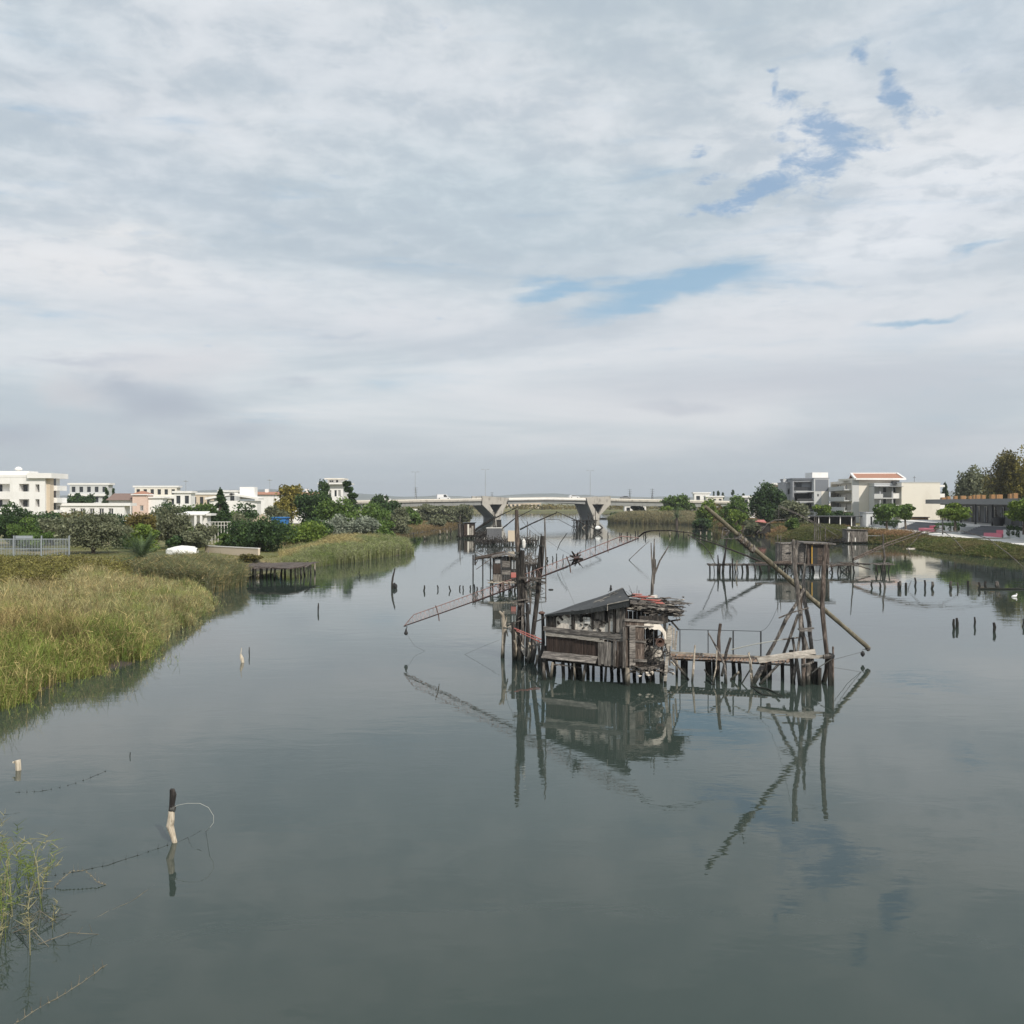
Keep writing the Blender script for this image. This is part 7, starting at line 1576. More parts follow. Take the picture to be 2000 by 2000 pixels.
# --- grey hut near the right bank
Y4_ = 171; h4 = root('stilt_hut', 'dark grey board cabin with a flat pale roof standing by the right bank', 'fishing hut', (X_(1675, Y4_), Y4_, 0))
platform(h4, 1650, 1700, 1059, 980+14000/Y4_, 3, 16, 'wood_dark', 3)
hut_box(h4, 1655, 1695, 1034.5, 1036, 1058, Y4_+.3, 2.6, 'plank_v', 'wood_grey', .25)
m = MB(); m.box((X_(1671.5, Y4_), Y4_+.25, Z_(1054, Y4_)), (.18, .05, .7)); m.build('white_board', 'white_paint', h4)
m = MB(); m.tube([(X_(1657, Y4_), Y4_, Z_(1058, Y4_)), (X_(1658, Y4_), Y4_, Z_(1040, Y4_))], .1, 6); m.lathe((X_(1662, Y4_), Y4_+1, Z_(1033, Y4_)), [(.3, 0), (.3, .2), (.05, .3)], 8); m.build('roof_can', 'white_paint', h4)
# --- poles and booms around it
Y4b = 178; r = root('mast_cluster', 'group of thin upright poles with slack booms behind the brown jetty hut', 'mast', (X_(1600, Y4b), Y4b, 0))
for px, yt, r_ in ((1591, 1009, .09), (1594, 1005, .07), (1598, 1012, .08), (1612, 1028, .09), (1602, 1020, .06)): pole(r, 'pole', 'wood_grey', [(px, yt, Y4b), (px, 1035, Y4b), (px, 980+14000/Y4b, Y4b)], [r_*.5, r_, r_], .1, 6)
for pts in ([(1521, 987, 176), (1560, 1004, 177), (1600, 1025, 178), (1640, 1050, 178)], [(1523, 990, 176), (1562, 1007, 177), (1606, 1031, 178)], [(1521, 987, 176), (1521, 1012, 176)], [(1600, 1022, 178), (1640, 1036, 175), (1680, 1052, 173)]): spar(r, 'boom_pole', 'wood_grey', pts, .05, .05)
m = MB()
for i in range(60): p = S(rg.uniform(1618, 1662), rg.uniform(1052, 1062), rg.uniform(171, 175)); a = rg.uniform(-1.2, 1.2); d = Vector((math.cos(a), rg.uniform(-.5, .5), math.sin(a)*.6))*rg.uniform(.3, .8); m.tube([p-d, p+d], .05, 4)
m.build('brushwood', 'wood_dark', r)
for i, px in enumerate((1519, 1525)): pass
# --- ruin with the red roof
Y5_ = WY(1047); h5 = root('stilt_hut', 'collapsing hut with a faded red roof sheet on the right bank', 'fishing hut', (X_(1490, Y5_), Y5_, 0))
platform(h5, 1474, 1508, 1041, 1047, 2.6, 12, 'wood_dark', 4, sr=.1)
hut_box(h5, 1477, 1505, 1021, 1024, 1041, Y5_+.2, 2.4, 'wood_dark', 'wood_dark', .2)
m = MB(); m.prism([S(1475, 1019, Y5_), S(1497, 1021, Y5_), S(1492, 1016, Y5_+2), S(1476, 1016, Y5_+2)], (0, 0, .1)); m.build('red_roof_sheet', 'red_paint', h5)
m = MB(); m.tube([S(1488, 1036, Y5_-.4), S(1498, 1024, Y5_-.4), S(1512, 1016, Y5_-.4), S(1535, 1014, Y5_-.4)], .1, 6); m.tube([S(1478, 1040, Y5_-.4), S(1492, 1028, Y5_-.4)], .08, 6); m.tube([S(1505, 1024, Y5_), S(1530, 1044, Y5_)], .06, 6); m.build('spar', 'wood_grey', h5)
spar(h5, 'boom_pole', 'wood_dark', [(1435, 990, Y5_+3), (1460, 1002, Y5_+2), (1483, 1014, Y5_)], .08, .05)
# --- hut with the red door patch (left middle)
Y6_ = WY(1157); h6 = root('stilt_hut', 'narrow dark gabled hut with two pale windows and a red patch, behind the left masts', 'fishing hut', (X_(985, Y6_), Y6_, 0))
platform(h6, 958, 1012, 1136, 1157, 2.0, 12, 'wood_pale', 6)
Yq = Y6_+.2; x0, x1 = X_(962, Yq), X_(1009, Yq); xm = X_(989, Yq); z0 = Z_(1136, Yq)
def P6(s, z, out=0): return Vector((x0+(x1-x0)*s, Yq-out, z))
gab = lambda s: Z_(1089, Yq)+(Z_(1085.5, Yq)-Z_(1089, Yq))*(1-abs(s-.57)/.57)
m = MB(); vplanks(m, P6, 0, 1, z0, gab, 14, 0, .03, .008, .006, x1-x0, rg, .01)
def P7(s, z, out=0): return Vector((x0+.02, Yq+.02+2*s, z))
def P8(s, z, out=0): return Vector((x1-.02, Yq+.02+2*s, z))
vplanks(m, P7, 0, 1, z0, gab(0), 10, 0, .03, .004, .006, 2, rg, .01); vplanks(m, P8, 0, 1, z0, gab(1), 10, 0, .03, .004, .006, 2, rg, .01); m.build('wall', 'wood_dark', h6)
for (a, b, c, d_, mt, nm) in [(967, 977, 1092, 1100, 'metal_light', 'window'), (999.5, 1002.5, 1094, 1111, 'metal_light', 'window'), (1005, 1007, 1095, 1111, 'metal_light', 'window'), (981, 996, 1096, 1108, 'plank_h', 'shutter'), (980, 997, 1114, 1122, 'plank_h', 'shutter'), (982, 996, 1109, 1113, 'void', 'opening'), (998, 1008, 1118, 1128, 'red_paint', 'red_board'), (963, 980, 1122, 1135, 'plank_v', 'lower_boards'), (964, 978, 1102, 1120, 'plank_dark', 'panel')]:
    m = MB(); m.box(((X_(a, Yq)+X_(b, Yq))/2, Yq-.04, (Z_(c, Yq)+Z_(d_, Yq))/2), (X_(b, Yq)-X_(a, Yq), .04, Z_(c, Yq)-Z_(d_, Yq))); m.build(nm, mt, h6)
m = MB()
for (a, b) in (((960, 1090), (989, 1084)), ((989, 1084), (1011, 1090))): m.prism([S(*a, Yq-.4), S(*b, Yq-.4), S(*b, Yq-.4)+Vector((0, 2.8, 0)), S(*a, Yq-.4)+Vector((0, 2.8, 0))], (0, 0, .08))
m.build('roof', 'wood_grey', h6)
m = MB()
for i in range(50): p = S(rg.uniform(962, 1060), rg.uniform(1136, 1150), Y6_+rg.uniform(-.5, 1.6)); a = rg.uniform(-.5, .5); d = Vector((math.cos(a), rg.uniform(-.3, .3), math.sin(a)))*rg.uniform(.2, .7); m.beam(p-d, p+d, .08, .04)
m.build('loose_planks', 'wood_grey', h6)
# racks left and right of it
r = root('drying_rack', 'long sagging pole rack on thin posts left of the narrow dark hut', 'rack', W(930, 1157))
for px, y0, y1 in ((924, 1084, 1104), (928, 1083, 1104), (943, 1090, 1104), (958, 1090, 1112)): pole(r, 'post', 'wood_dark', [(px, y0, 92), (px, y1, 92)], .07, .1, 6, sink=False); 
for i, px in enumerate((926, 958)): pass
m = MB(); m.tube([S(928, 1092, 92), S(960, 1086, 91), S(985, 1080, 90)], .11, 6, rg, .2); m.tube([S(930, 1089, 92.4), S(985, 1078, 90.5)], .08, 6, rg, .2); m.tube([S(928, 1104, 92), S(933, 1094, 92)], .04, 5); m.tube([S(928, 1078, 92), S(943, 1085, 92)], .03, 5); m.tube([S(930, 1112, 90), S(957, 1093, 90)], .03, 5); m.build('rail', 'wood_brown', r)
# stilts carry it down to the water
for px in (924, 943, 958):
    m = MB(); x = X_(px, 92); m.tube([(x, 92, 1.4), (x, 92, -.5)], .06, 6); m.build('post', 'wood_dark', r)
r = root('platform', 'tangled brushwood platform between the two dark masts in the middle distance', 'platform', W(1040, 1125))
platform(r, 1020, 1056, 1100, 1128, 2, 12, 'wood_grey', 12)
m = MB()
for i in range(110): p = S(rg.uniform(1020, 1054), rg.uniform(1083, 1106), rg.uniform(95, 99)); a = rg.uniform(-1.5, 1.5); d = Vector((math.cos(a), rg.uniform(-.5, .5), math.sin(a)))*rg.uniform(.15, .5); m.tube([p-d, p+d], .03, 4)
m.build('brushwood', 'wood_grey', r)
# --- box hut on a leg (left far) and neighbours
Y7_ = 171; h7 = root('stilt_hut', 'dark corrugated box cabin with a white roof edge, left of the tall brown mast', 'fishing hut', (X_(966, Y7_), Y7_, 0))
x0, x1, z0, z1 = hut_box(h7, 951, 980, 1032, 1032, 1054, Y7_, 2.4, 'steel_dark', 'white_paint', .12, nb=16)
m = MB()
for k in range(15): m.box((x0+(x1-x0)*(k+.5)/15, Y7_-.05, (z0+z1)/2), (.05, .05, z1-z0)); 
m.build('rib', 'wall_grey', h7)
for px in (952, 961, 965, 971, 979): pole(h7, 'stilt', 'wood_dark', [(px, 1054, Y7_+.5), (px, 980+14000/(Y7_+.5), Y7_+.5)], .1, .15, 6)
m = MB()
for px in (1063, 1065): pass
for px, yt, r_ in ((963, 998, .09), (966, 1000, .12), (970, 1015, .06)): pole(h7, 'mast', 'wood_dark', [(px, yt, Y7_+3), (px+1, 1040, Y7_+3), (px, 1062, Y7_+3)], [r_*.6, r_, r_], .1, 6)
r = root('net_boom', 'bundle of dark booms crossing above the corrugated box cabin', 'boom', S(966, 1030, 174))
for pts, rr in (([(928, 1036, 176), (966, 1012, 174), (1014, 989, 172)], [.14, .1, .06]), ([(929, 1033, 176), (968, 1008, 174)], .08), ([(945, 1022, 175), (975, 1009, 174)], .05), ([(980, 1033, 172), (1005, 1013, 171), (1050, 990, 170)], [.12, .08, .04]), ([(1016, 1034, 168), (1040, 1022, 167), (1088, 1001, 165)], [.14, .11, .07]), ([(1086, 999, 165), (1130, 1018, 163), (1175, 1040, 161)], [.05, .08, .07]), ([(1175, 1040, 161), (1152, 1054, 161)], .06), ([(1063, 1015, 166), (1090, 1014, 165), (1120, 1030, 164), (1134, 1052, 163)], [.03, .04, .04, .03]), ([(860, 995, 180), (900, 1023, 182), (905, 1026, 182)], [.05, .08, .08]), ([(1108, 1041, 120), (1094, 1060, 120), (1088, 1075, 120)], [.04, .05, .03])): spar(r, 'boom_pole', 'wood_dark', pts, rr, .06)
p3 = root('platform', 'long low stake platform in the far middle, right of the corrugated box cabin', 'platform', W(1000, 1066)); platform(p3, 930, 1048, 1055, 1063, 3, 46, 'wood_dark', 17, sr=.08)
m = MB()
for i in range(140): p = S(rg.uniform(930, 1048), rg.uniform(1050, 1062), rg.uniform(160, 172)); a = rg.uniform(-1.5, 1.5); d = Vector((math.cos(a), rg.uniform(-.5, .5), math.sin(a)))*rg.uniform(.2, .8); m.tube([p-d, p+d], .05, 4)
m.build('brushwood', 'wood_dark', p3)
for i in range(9):
    px = [985, 988, 992, 996, 1000, 1030, 1035, 1041, 1046][i]; yt = [1040, 1050, 1050, 1049, 1050, 1018, 1035, 1044, 1043][i]; pole(p3, 'post', 'wood_grey', [(px, yt, 165), (px+.5, 1055, 165), (px, 1064.8, 165)], [.05, .08, .08], .3, 6)
m = MB(); m.box((X_(999, 160), 160, Z_(1063, 160)+1.3), (1.1, .1, 1.7)); m.build('tin_sheet', 'wall_beige', p3)
# --- dark cabin by the left shore
Y8_ = 196; h8 = root('stilt_hut', 'dark cabin with a pale door on stilts near the left shore before the bridge', 'fishing hut', (X_(916, Y8_), Y8_, 0))
platform(h8, 893, 950, 1047, 980+14000/Y8_, 3, 24, 'wood_dark', 18, sr=.1)
hut_box(h8, 906, 927, 1021.5, 1021.5, 1046, Y8_+.2, 3, 'plank_dark', 'steel_dark', .25)
for (a, b, c, d_, mt, nm) in [(913, 916, 1024, 1045, 'wall_cream', 'door'), (916.5, 920.5, 1031, 1045, 'plank_pale', 'panel'), (921, 924.5, 1027, 1045, 'plank_pale', 'panel')]:
    m = MB(); m.box(((X_(a, Y8_)+X_(b, Y8_))/2, Y8_+.12, (Z_(c, Y8_)+Z_(d_, Y8_))/2), (X_(b, Y8_)-X_(a, Y8_), .05, Z_(c, Y8_)-Z_(d_, Y8_))); m.build(nm, mt, h8)
hut_box(h8, 894, 905, 1024, 1026, 1046, Y8_+.5, 2.4, 'wood_dark', 'wood_dark', .1)
pole(h8, 'mast', 'wood_grey', [(899, 1003, Y8_-1), (898, 1030, Y8_-1), (899, 1052, Y8_-1)], [.05, .1, .1], .2, 6)
m = MB()
for i in range(110): p = S(rg.uniform(926, 965), rg.uniform(1038, 1048), rg.uniform(193, 199)); a = rg.uniform(-1.3, 1.3); d = Vector((math.cos(a), rg.uniform(-.5, .5), math.sin(a)))*rg.uniform(.3, 1.0); m.tube([p-d, p+d], .06, 4)
m.build('brushwood', 'wood_dark', h8)
# small far cabin and net frames near the bridge
Y9_ = 260; h9 = root('stilt_hut', 'tiny dark cabin in front of the left bridge pier', 'fishing hut', (X_(974, Y9_), Y9_, 0)); platform(h9, 969, 980, 1031, 980+14000/Y9_, 2, 5, 'wood_dark', 19, sr=.1); hut_box(h9, 970, 979, 1016, 1016, 1030, Y9_+.1, 2, 'wood_dark', 'steel_dark', .15)
Ya_ = 250; r = root('platform', 'far fishing platform with poles in front of the right bridge pier', 'platform', (X_(1130, Ya_), Ya_, 0)); platform(r, 1118, 1166, 1016, 1036, 3, 10, 'wood_dark', 20, sr=.12)
m = MB()
for i in range(22): p = S(rg.uniform(1118, 1158), rg.uniform(1008, 1032), rg.uniform(249, 253)); a = rg.uniform(.8, 2.2); d = Vector((math.cos(a), 0, math.sin(a)))*rg.uniform(.5, 1.6); m.tube([p-d, p+d], .06, 4)
m.build('poles', 'wood_dark', r)
for pts in ([(1144, 1025, 200), (1145, 1060, 200), (1145, 1068, 200)], [(1163, 990, 250), (1163, 1016, 250)]): spar(r, 'pole', 'wood_dark', pts, .08, .1)
m = MB(); pa = S(1168, 1031, 230); r = root('net_rig', 'white cloth and black angular frame hanging from a boom before the right pier', 'net frame', pa)
m = MB(); m.lump(pa, (.75, .3, .45), rg, 8, .2); m.build('cloth', 'feather', r); m = MB(); m.beam(S(1171, 1025, 230), S(1177, 1031, 230), .25, .25); m.beam(S(1177, 1031, 230), S(1170, 1036, 230), .25, .25); m.tube([S(1170, 1036, 230), S(1169, 1041, 230)-UP*.5], .05, 5); m.build('frame', 'rubber', r)
m = MB(); m.tube([S(1144, 1025, 230), S(1137, 1031, 230), S(1142, 1036, 230)], .09, 5); m.tube([S(1142, 1036, 230), S(1142, 1042, 230)-UP*.6], .05, 5); single(m, 'net_rig', 'wood_pale', 'pale angular frame left of the white cloth before the right pier', 'net frame', S(1142, 1040, 230))
Yc_ = 420; r = root('moored_boat', 'long pale boat moored at the spit right of the right bridge pier', 'boat', W(1182, 1014)); c = W(1182, 1013.5)
m = MB(); L = 9; vs, fs = [], []
for i in range(11):
    t = i/10*2-1; w = .9*(1-abs(t)**3); z = .5+.35*t*t*(t > 0)
    vs += [(c.x+t*L/2, c.y-w, z), (c.x+t*L/2, c.y-w*.4, -.1), (c.x+t*L/2, c.y+w*.4, -.1), (c.x+t*L/2, c.y+w, z)]
for i in range(10):
    a = i*4; fs += [(a, a+1, a+5, a+4), (a+1, a+2, a+6, a+5), (a+2, a+3, a+7, a+6), (a+3, a, a+4, a+7)]
m.add(vs, fs); m.build('hull', 'wall_cream', r)

# ================================================================ low dark pier on the left
Yp_ = 93; lp = root('pier', 'low dark wooden pier on pale posts reaching out from the left bank', 'pier', W(540, 1130))
D = [(466, 1104, 1.15), (560, 1110.5, 1.15), (588, 1107, 1.15), (613, 1098.5, 1.15), (560, 1098.5, 1.15), (520, 1100, 1.15)]
pts = [W(a, b, z) for a, b, z in D]; m = MB(); m.prism([p-UP*.08 for p in pts], (0, 0, .1)); m.build('deck', 'wood_brown', lp)
m = MB(); rg = random.Random(31)
for i in range(80):
    t = i/79; a = W(468+t*140, 1106-2.5*t-3*abs(t-.6), 1.17); m.box((a.x, a.y+rg.uniform(-2, 3), 1.12+rg.uniform(0, .05)), (.14, 4.2, .04), rz=rg.uniform(-.1, .1))
m.build('planks', 'wood_brown', lp)
for (px, yw, r_, mt) in [(488, 1126, .08, 'wood_pale'), (498, 1130.5, .09, 'wood_pale'), (536, 1131, .1, 'wood_pale'), (577, 1130.5, .1, 'wood_pale'), (588.5, 1127, .09, 'wood_pale'), (595, 1124, .09, 'wood_pale'), (607, 1122, .09, 'wood_pale'), (615, 1119.5, .09, 'wood_pale'), (469, 1119, .09, 'wood_dark'), (494, 1125, .09, 'wood_dark'), (508, 1126, .08, 'wood_dark'), (512, 1124, .07, 'wood_dark'), (520, 1124, .08, 'wood_dark'), (529, 1124, .08, 'wood_dark'), (549, 1124, .09, 'wood_dark'), (557, 1125, .09, 'wood_dark'), (568, 1124, .09, 'wood_dark'), (602, 1117, .06, 'wood_dark'), (582, 1119, .07, 'wood_dark')]:
    Y = WY(yw); x = X_(px, Y); rg2 = random.Random(px); k = .12 if px < 600 else -.15; m = MB(); m.tube([(x+rg2.uniform(-.02, .12)*(1 if px < 560 else -1), Y, 1.08), (x, Y, .1), (x, Y, -.6)], [r_*.9, r_, r_], 7, rg2, .15); m.build('post', mt, lp)

# ================================================================ single posts and stakes
Nn = ['first', 'second', 'third', 'fourth', 'fifth', 'sixth', 'seventh', 'eighth', 'ninth', 'tenth', 'eleventh', 'twelfth', 'thirteenth', 'fourteenth', 'fifteenth', 'sixteenth', 'seventeenth', 'eighteenth', 'nineteenth', 'twentieth']
def row(data, what, where, group, mat='wood_dark', rk=.07):
    n = len(data)
    for i, d in enumerate(data):
        px, yt, yb = d[:3]; lean = d[3] if len(d) > 3 else 0; rk_ = d[4] if len(d) > 4 else rk; mt = d[5] if len(d) > 5 else mat; Y = WY(yb)
        pos = 'leftmost' if i == 0 else 'rightmost' if i == n-1 else Nn[i]+' from the left'
        rg = random.Random(int(px*10)); m = MB(); a = S(px+lean, yt, Y); b = W(px, yb); k = a.lerp(b, .5)+Vector((rg.uniform(-1, 1)*rk_*.8, 0, 0))
        m.tube([a, k, b, b-Vector((a.x-b.x, 0, 0))*.5-UP*.6], [rk_*.85, rk_, rk_, rk_], 7, rg, .2)
        single(m, 'mooring_post', mt, f'{what}, {pos} in {where}'.replace('from the left in', 'of').replace('leftmost in', 'leftmost of').replace('rightmost in', 'rightmost of'), 'post', b, group)
row([(828, 1143, 1154, 1.2, .06), (855.5, 1143, 1152, -1.5, .05), (879.5, 1144, 1154, -2.5, .05), (898, 1143, 1151, 1, .05), (905, 1144, 1153, -.5, .05), (919, 1143, 1151, 0, .05), (927, 1141, 1151, -1, .05), (931, 1146, 1156, .5, .05), (940, 1147, 1154, 0, .04)], 'thin crooked dark stake', 'the row above the lattice boom, counted from the left', 'stakes left of the lattice boom')
row([(1703, 1137, 1149, -.5, 0.070), (1719, 1137, 1150, -1, 0.078), (1754.5, 1137, 1151, 0, 0.078), (1758, 1135, 1150, 0, 0.094, 'wood_grey'), (1769.5, 1138, 1151, 0, 0.101), (1787, 1128, 1145, 0, 0.078), (1806, 1133, 1149, 0, 0.078), (1821, 1136, 1150, 0, 0.101, 'wood_grey'), (1858, 1135, 1150, -.5, 0.109, 'wood_grey'), (1871, 1137, 1150.5, -.8, 0.055, 'wood_grey'), (1892, 1134, 1149, -.8, 0.101), (1912, 1137, 1151, -.5, 0.086), (1925, 1135, 1148, 0, 0.101), (1946.5, 1135.5, 1150, 0, .15, 'wood_grey')], 'weathered stump post', 'the row across the right-hand water, counted from the left', 'stump posts in the right-hand row')
row([(1863, 1209, 1228, 0, .065), (1869, 1207, 1226, -.5, .08), (1904, 1205, 1223, -.6, .05), (1941, 1216, 1234, 0, .075), (1998.5, 1208, 1224, 0, .05)], 'dark stump post', 'the nearer sparse row at far right', 'stump posts in the nearer right-hand row')
row([(1188, 1038, 1049, 0, .1), (1211, 1040, 1050, -.5, .1), (1214, 1041, 1050, 0, .1), (1225, 1039, 1049, 0, .12), (1232, 1043, 1049, 0, .08), (1241, 1037, 1047, 0, .12), (1246, 1036, 1047, .5, .1), (1257, 1041, 1048, 0, .08), (1262, 1040, 1050, -1, .12), (1288, 1038, 1044, 0, .1, 'wood_grey'), (1308, 1038, 1047, 0, .1, 'wood_pale'), (1325, 1039, 1046, 0, .1, 'wood_grey'), (1335, 1037, 1045, 0, .1), (1344, 1037, 1045, 0, .1, 'wood_pale'), (1357, 1041, 1047, 0, .08), (1368, 1038, 1047, 0, .12, 'wood_pale'), (1380, 1038, 1047, 0, .12, 'wood_pale'), (1390, 1040, 1048, 0, .12, 'wood_pale')], 'small far stake', 'the row before the reed spit, counted from the left', 'stakes before the reed spit')
row([(808, 1040, 1045, 0, .08), (829, 1047, 1053, 0, .1, 'wood_pale'), (859, 1035, 1044, 0, .12, 'wood_pale'), (873, 1035, 1044, 0, .12, 'wood_pale'), (880, 1032, 1043, 0, .13)], 'small stake', 'the row by the brown left shore, from the left', 'stakes by the left shore')
row([(1051, 1046, 1056, 0, .1), (1057, 1042, 1056, 0, .1), (1069, 1088, 1096, 0, .1), (1079, 1086, 1095, 0, .07), (1087, 1081, 1096, 0, .07), (1100, 1083, 1098, 0, .05)], 'dark stake', 'the loose group right of the second dark mast', 'stakes right of the masts')
for l, a in [('tall crooked dark pole standing alone near the reed point, beside a black stump', [(771.5, 1110, 92), (767.5, 1127, 92), (766, 1138, 92), (766, 1150.5, 82.1)])]:
    pole_thing('lone_pole', l, 'pole', [(771.5, 1110, 82.3), (767.5, 1127, 82.3), (766, 1138, 82.2), (766, 1150.5, 82.1)], [.05, .07, .08, .09], 'wood_dark', None, .15)
m = MB(); b = W(771.5, 1149); m.lump(b+UP*.15, (.2, .2, .26), rg, 8, .2); m.tube([b+Vector((-.2, 0, .1)), b+Vector((-.1, 0, .4)), b+Vector((0, 0, .45))], .03, 5); single(m, 'stump', 'rubber', 'black stump sticking out beside the tall crooked pole', 'stump', b)
pole_thing('stake', 'thin dark stick in the open water between pier and lone pole', 'stake', [(702, 1116, WY(1126)), (701, 1121, WY(1126)), (703, 1126, WY(1126))], .05)
pole_thing('stake', 'short dark stick below the left reed point in open water', 'stake', [(622, 1178, WY(1195)), (621.5, 1186, WY(1195)), (621, 1195, WY(1195))], [.03, .05, .04])
pole_thing('stake', 'straight thin dark stick right of the white driftwood piece', 'stake', [(487, 1264, WY(1281)), (487.3, 1272, WY(1281)), (487.3, 1281, WY(1281))], [.02, .025, .02])
m = MB(); b = W(475, 1294); m.tube([S(472, 1265, b.y), S(470, 1279, b.y)], [.012, .02], 5); m.tube([S(470, 1278, b.y), S(473, 1286, b.y), b-UP*.1], [.04, .09, .06], 7, rg, .2); single(m, 'driftwood', 'driftwood', 'small pale driftwood piece sticking up in the left water', 'driftwood', b)
m = MB(); b = W(37, 1504); m.tube([b+Vector((-.04, 0, .26)), b+Vector((0, 0, .15)), b-UP*.2], [.08, .07, .07], 8, rg, .2); m.tube([b+Vector((-.05, 0, .2)), b+Vector((-.16, 0, .2))], .025, 5); single(m, 'stump', 'driftwood', 'short yellowish stump in the water at the left edge', 'stump', b)
m = MB(); b = W(253, 1478); m.tube([b+Vector((.02, 0, .12)), b-UP*.1], .012, 5); single(m, 'stake', 'wood_dark', 'tiny dark twig tip above the reed rafts on the left', 'twig', b)
# main near post with its looped line
Yn = WY(1645); r = root('mooring_post', 'bleached gnarled post with a dark top and a looped white line, near left water', 'post', W(340, 1645))
m = MB(); rg = random.Random(5); m.tube([S(335, 1584, Yn), S(334.5, 1600, Yn), S(332, 1613, Yn), S(338, 1630, Yn), S(341, 1645, Yn), W(341, 1647)-UP*.8], [.060, .062, .068, .062, .060, .07], 12, rg, .08); m.build('shaft', 'driftwood', r)
m = MB(); m.tube([S(336, 1541.5, Yn), S(338, 1552, Yn), S(336, 1572, Yn), S(335, 1588, Yn)], [.052, .062, .06, .063], 12, rg, .06); m.tube([S(334, 1540, Yn), S(335, 1548, Yn)], [.012, .03], 5); m.build('charred_top', 'wood_dark', r)
m = MB(); m.tube([S(333, 1582, Yn-.03), S(346, 1573, Yn), S(365, 1569, Yn), S(390, 1569, Yn), S(407, 1577, Yn), S(417, 1593, Yn), S(417, 1607, Yn), S(410, 1616, Yn), W(402, 1624)], .0045, 5); m.build('line_loop', 'rope_white', r)
m = MB(); m.tube([S(333.5, 1579, Yn), S(342, 1580, Yn)], .064, 12); m.build('binding', 'rope', r)
# floating things
p = W(1076, 1152); m = MB(); q = 18
vs, fs = [], []
for i in range(q):
    a = 2*math.pi*i/q
    for j in range(8): b = 2*math.pi*j/8; rr = .15+.05*math.cos(b); vs.append((p.x+rr*math.cos(a), p.y+rr*math.sin(a), .02+.05*math.sin(b)))
for i in range(q):
    for j in range(8): fs.append((i*8+j, ((i+1) % q)*8+j, ((i+1) % q)*8+(j+1) % 8, i*8+(j+1) % 8))
m.add(vs, fs); single(m, 'tyre', 'rubber', 'black tyre floating in the open water right of the second dark mast', 'tyre', p, smooth=True)
p = W(1981, 1166); r = root('gull', 'small white gull floating at the far right', 'gull', p)
m = MB(); m.lathe(p+UP*.06, [(.01, -.22), (.07, -.14), (.1, 0), (.08, .12), (.03, .2)], 10, mat=Matrix.Rotation(R(80), 3, 'Y')); m.lathe(p+Vector((.17, 0, .2)), [(.02, -.14), (.04, -.06), (.055, 0), (.04, .05), (.005, .07)], 8); m.build('body', 'feather', r, smooth=True)
m = MB(); m.tube([p+Vector((.21, 0, .2)), p+Vector((.28, 0, .19))], [.015, .003], 5); m.build('beak', 'beak', r)
m = MB(); m.tube([W(1912, 1151)+UP*.05, W(1960, 1151.5)+UP*.06, W(2010, 1151.5)+UP*.05], .07, 6, rg, .2); single(m, 'floating_pole', 'wood_grey', 'long pale pole lying just above the water between the right-hand stumps', 'pole', W(1912, 1151))
row([(1780, 1072, 1073.5, 0, .05)][:0], '', '', '')
m = MB()
for i in range(14): p = W(rg.uniform(1772, 1800), 1071.8+rg.uniform(-.4, .4)); m.lump(p, (rg.uniform(.2, .6), .3, .12), rg, 6, .2)
single(m, 'white_rocks', 'plaster', 'line of small white stones at the waterline under the thin net arm', 'rocks', W(1786, 1072))
# floating stems of reed
def stem(pts, label, mat='wood_pale', seed=0, side=True, rad=.0055):
    rg = random.Random(seed); m = MB(); P = [W(a, b)+UP*(.012 if len(q) < 1 else 0) for (a, b, *q) in pts]; P = [W(*t[:2])+UP*(t[2] if len(t) > 2 else -.002) for t in pts]; P2 = []
    for i in range(len(P)-1):
        for k in range(4): P2.append(P[i].lerp(P[i+1], k/4)+Vector((rg.uniform(-.012, .012), rg.uniform(-.03, .03), rg.uniform(-.004, .004))))
    P2.append(P[-1]); m.tube(P2, [rad*rg.uniform(.6, 1.2) for _ in P2[:-1]]+[rad*.4], 5)
    if side:
        for i in range(len(P)-1):
            for k in range(3):
                p = P[i].lerp(P[i+1], (k+.5)/3); L = rg.uniform(.04, .14); m.tube([p, p+Vector((rg.uniform(-.02, .02), rg.uniform(-.03, .03), L))], [rad*.6, rad*.2], 4); m.lump(p, (.02, .02, .012), rg, 5, .2)
    single(m, 'floating_reed', mat, label, 'reed stem', P[0])
stem([(30, 1548), (75, 1546), (125, 1537), (170, 1522), (212, 1504)], 'bent reed stem floating below the short yellowish stump', 'wood_dark', 1)
stem([(0, 1592), (30, 1589), (58, 1582)], 'short reed stem floating at the left edge under the bent one', 'wood_dark', 2, False)
stem([(100, 1711), (150, 1703), (210, 1690), (280, 1667), (336, 1648)], 'long reed stem reaching through the water to the bleached post', 'wood_dark', 3)
stem([(348, 1644), (372, 1634), (395, 1621)], 'curved stem on the water right of the bleached post', 'wood_dark', 4, False)
stem([(365, 1636), (375, 1654), (402, 1667)], 'thin stem trailing down right of the bleached post', 'wood_dark', 5, False, .005)
stem([(105, 1735), (120, 1728, .1), (140, 1719, .17), (165, 1718, .17), (190, 1728, .06), (208, 1728)], 'pale bleached reed arching just over the water near the left reeds', 'bamboo', 6)
stem([(120, 1832), (168, 1802)], 'pale stem lying on the water below the arching reed', 'wood_dark', 7, False)
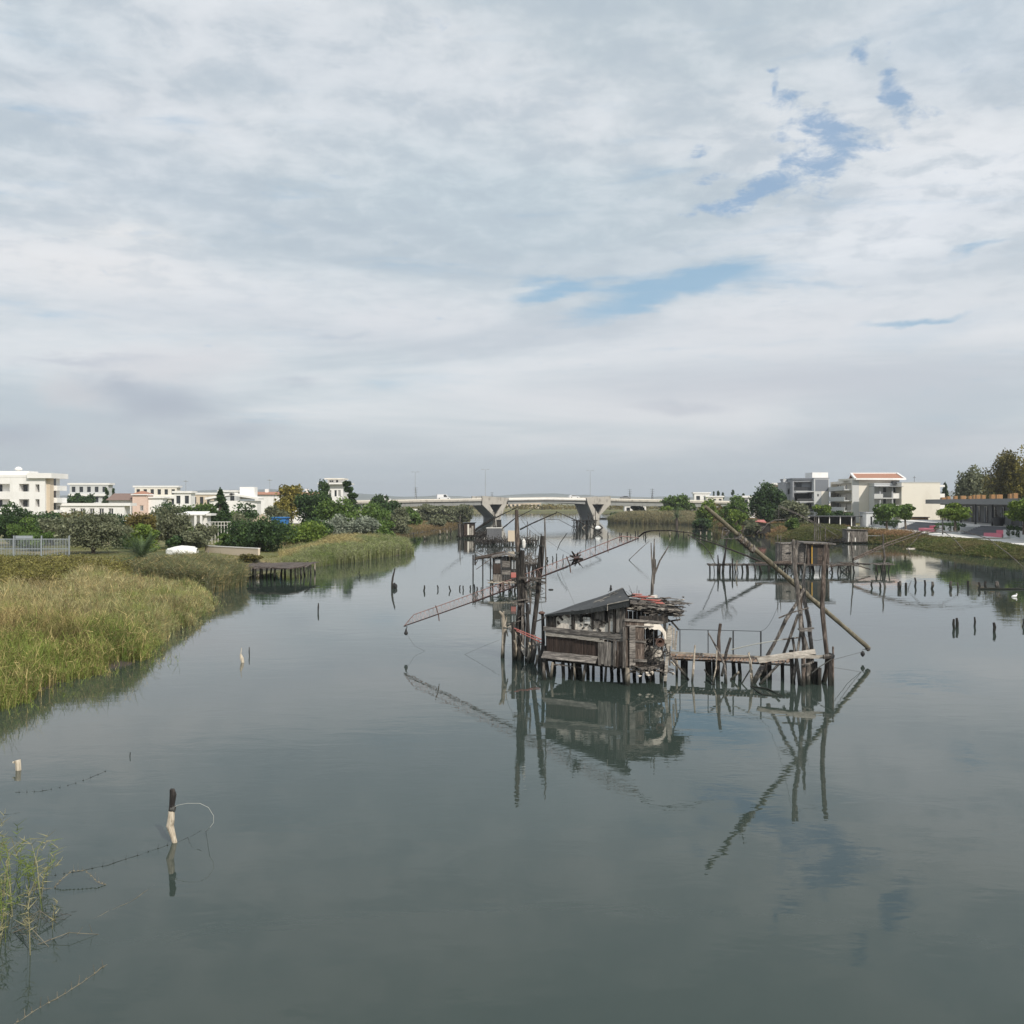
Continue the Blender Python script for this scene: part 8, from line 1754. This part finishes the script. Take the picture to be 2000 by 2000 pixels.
stem([(180, 1795), (215, 1778), (255, 1762), (303, 1727)], 'long faint stem under the arching pale reed', 'bamboo', 8, False, .006)
stem([(27, 2000), (70, 1972), (120, 1945), (160, 1918), (210, 1883)], 'brown reed stem floating at the bottom left corner', 'bamboo', 9, True, .009)
stem([(105, 1793), (130, 1783), (152, 1779)], 'short dark stem beside the near left reeds', 'wood_dark', 10, False)

# near left reeds, drawn leaf by leaf
rs = np.random.RandomState(50); B = []
for (cx, cy, n, sx) in [(-20, 1700, 18, 50), (10, 1790, 14, 36), (40, 1740, 13, 40), (-20, 1860, 14, 40), (70, 1745, 9, 22), (55, 1868, 2, 6), (100, 1832, 1, 4), (-60, 1760, 12, 60)]:
    for i in range(n): p = W(cx+rs.randn()*sx*.5, cy+rs.randn()*14); B.append((p.x, p.y, -.03))
B = np.array(B); n = len(B); h = rs.uniform(.5, 1.15, n); m_ = B[:, 0] < -7.2; h[~m_] *= .7
cols = lerp(np.tile(np.array([.17, .22, .06]), (n, 1)), np.array([.36, .32, .19]), (rs.rand(n) < .35)*.8)
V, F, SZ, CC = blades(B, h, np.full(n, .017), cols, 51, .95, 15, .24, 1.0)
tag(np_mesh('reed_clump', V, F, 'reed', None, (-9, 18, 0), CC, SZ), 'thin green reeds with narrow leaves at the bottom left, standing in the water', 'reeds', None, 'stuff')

rg = random.Random(71)
for i in range(7):
    m = MB(); a = W(rg.uniform(-10, 90), rg.uniform(1720, 1880)); an = rg.uniform(-.6, 1.2); L = rg.uniform(.5, 1.1); d = Vector((math.cos(an), math.sin(an), 0))*L
    m.tube([a-UP*.02, a+d*.5+UP*rg.uniform(.03, .22), a+d-UP*.02], [.007, .006, .004], 5, rg, .4)
    for k in range(5): p = a+d*rg.uniform(.1, .9)+UP*.05; m.tube([p, p+Vector((rg.uniform(-.15, .15), rg.uniform(-.1, .1), rg.uniform(0, .18)))], [.004, .002], 4)
    single(m, 'dead_twig', 'rope' if i % 2 else 'bamboo', 'bent dead reed twig among the near reeds at the bottom left', 'twig', a, 'dead twigs among the near left reeds')
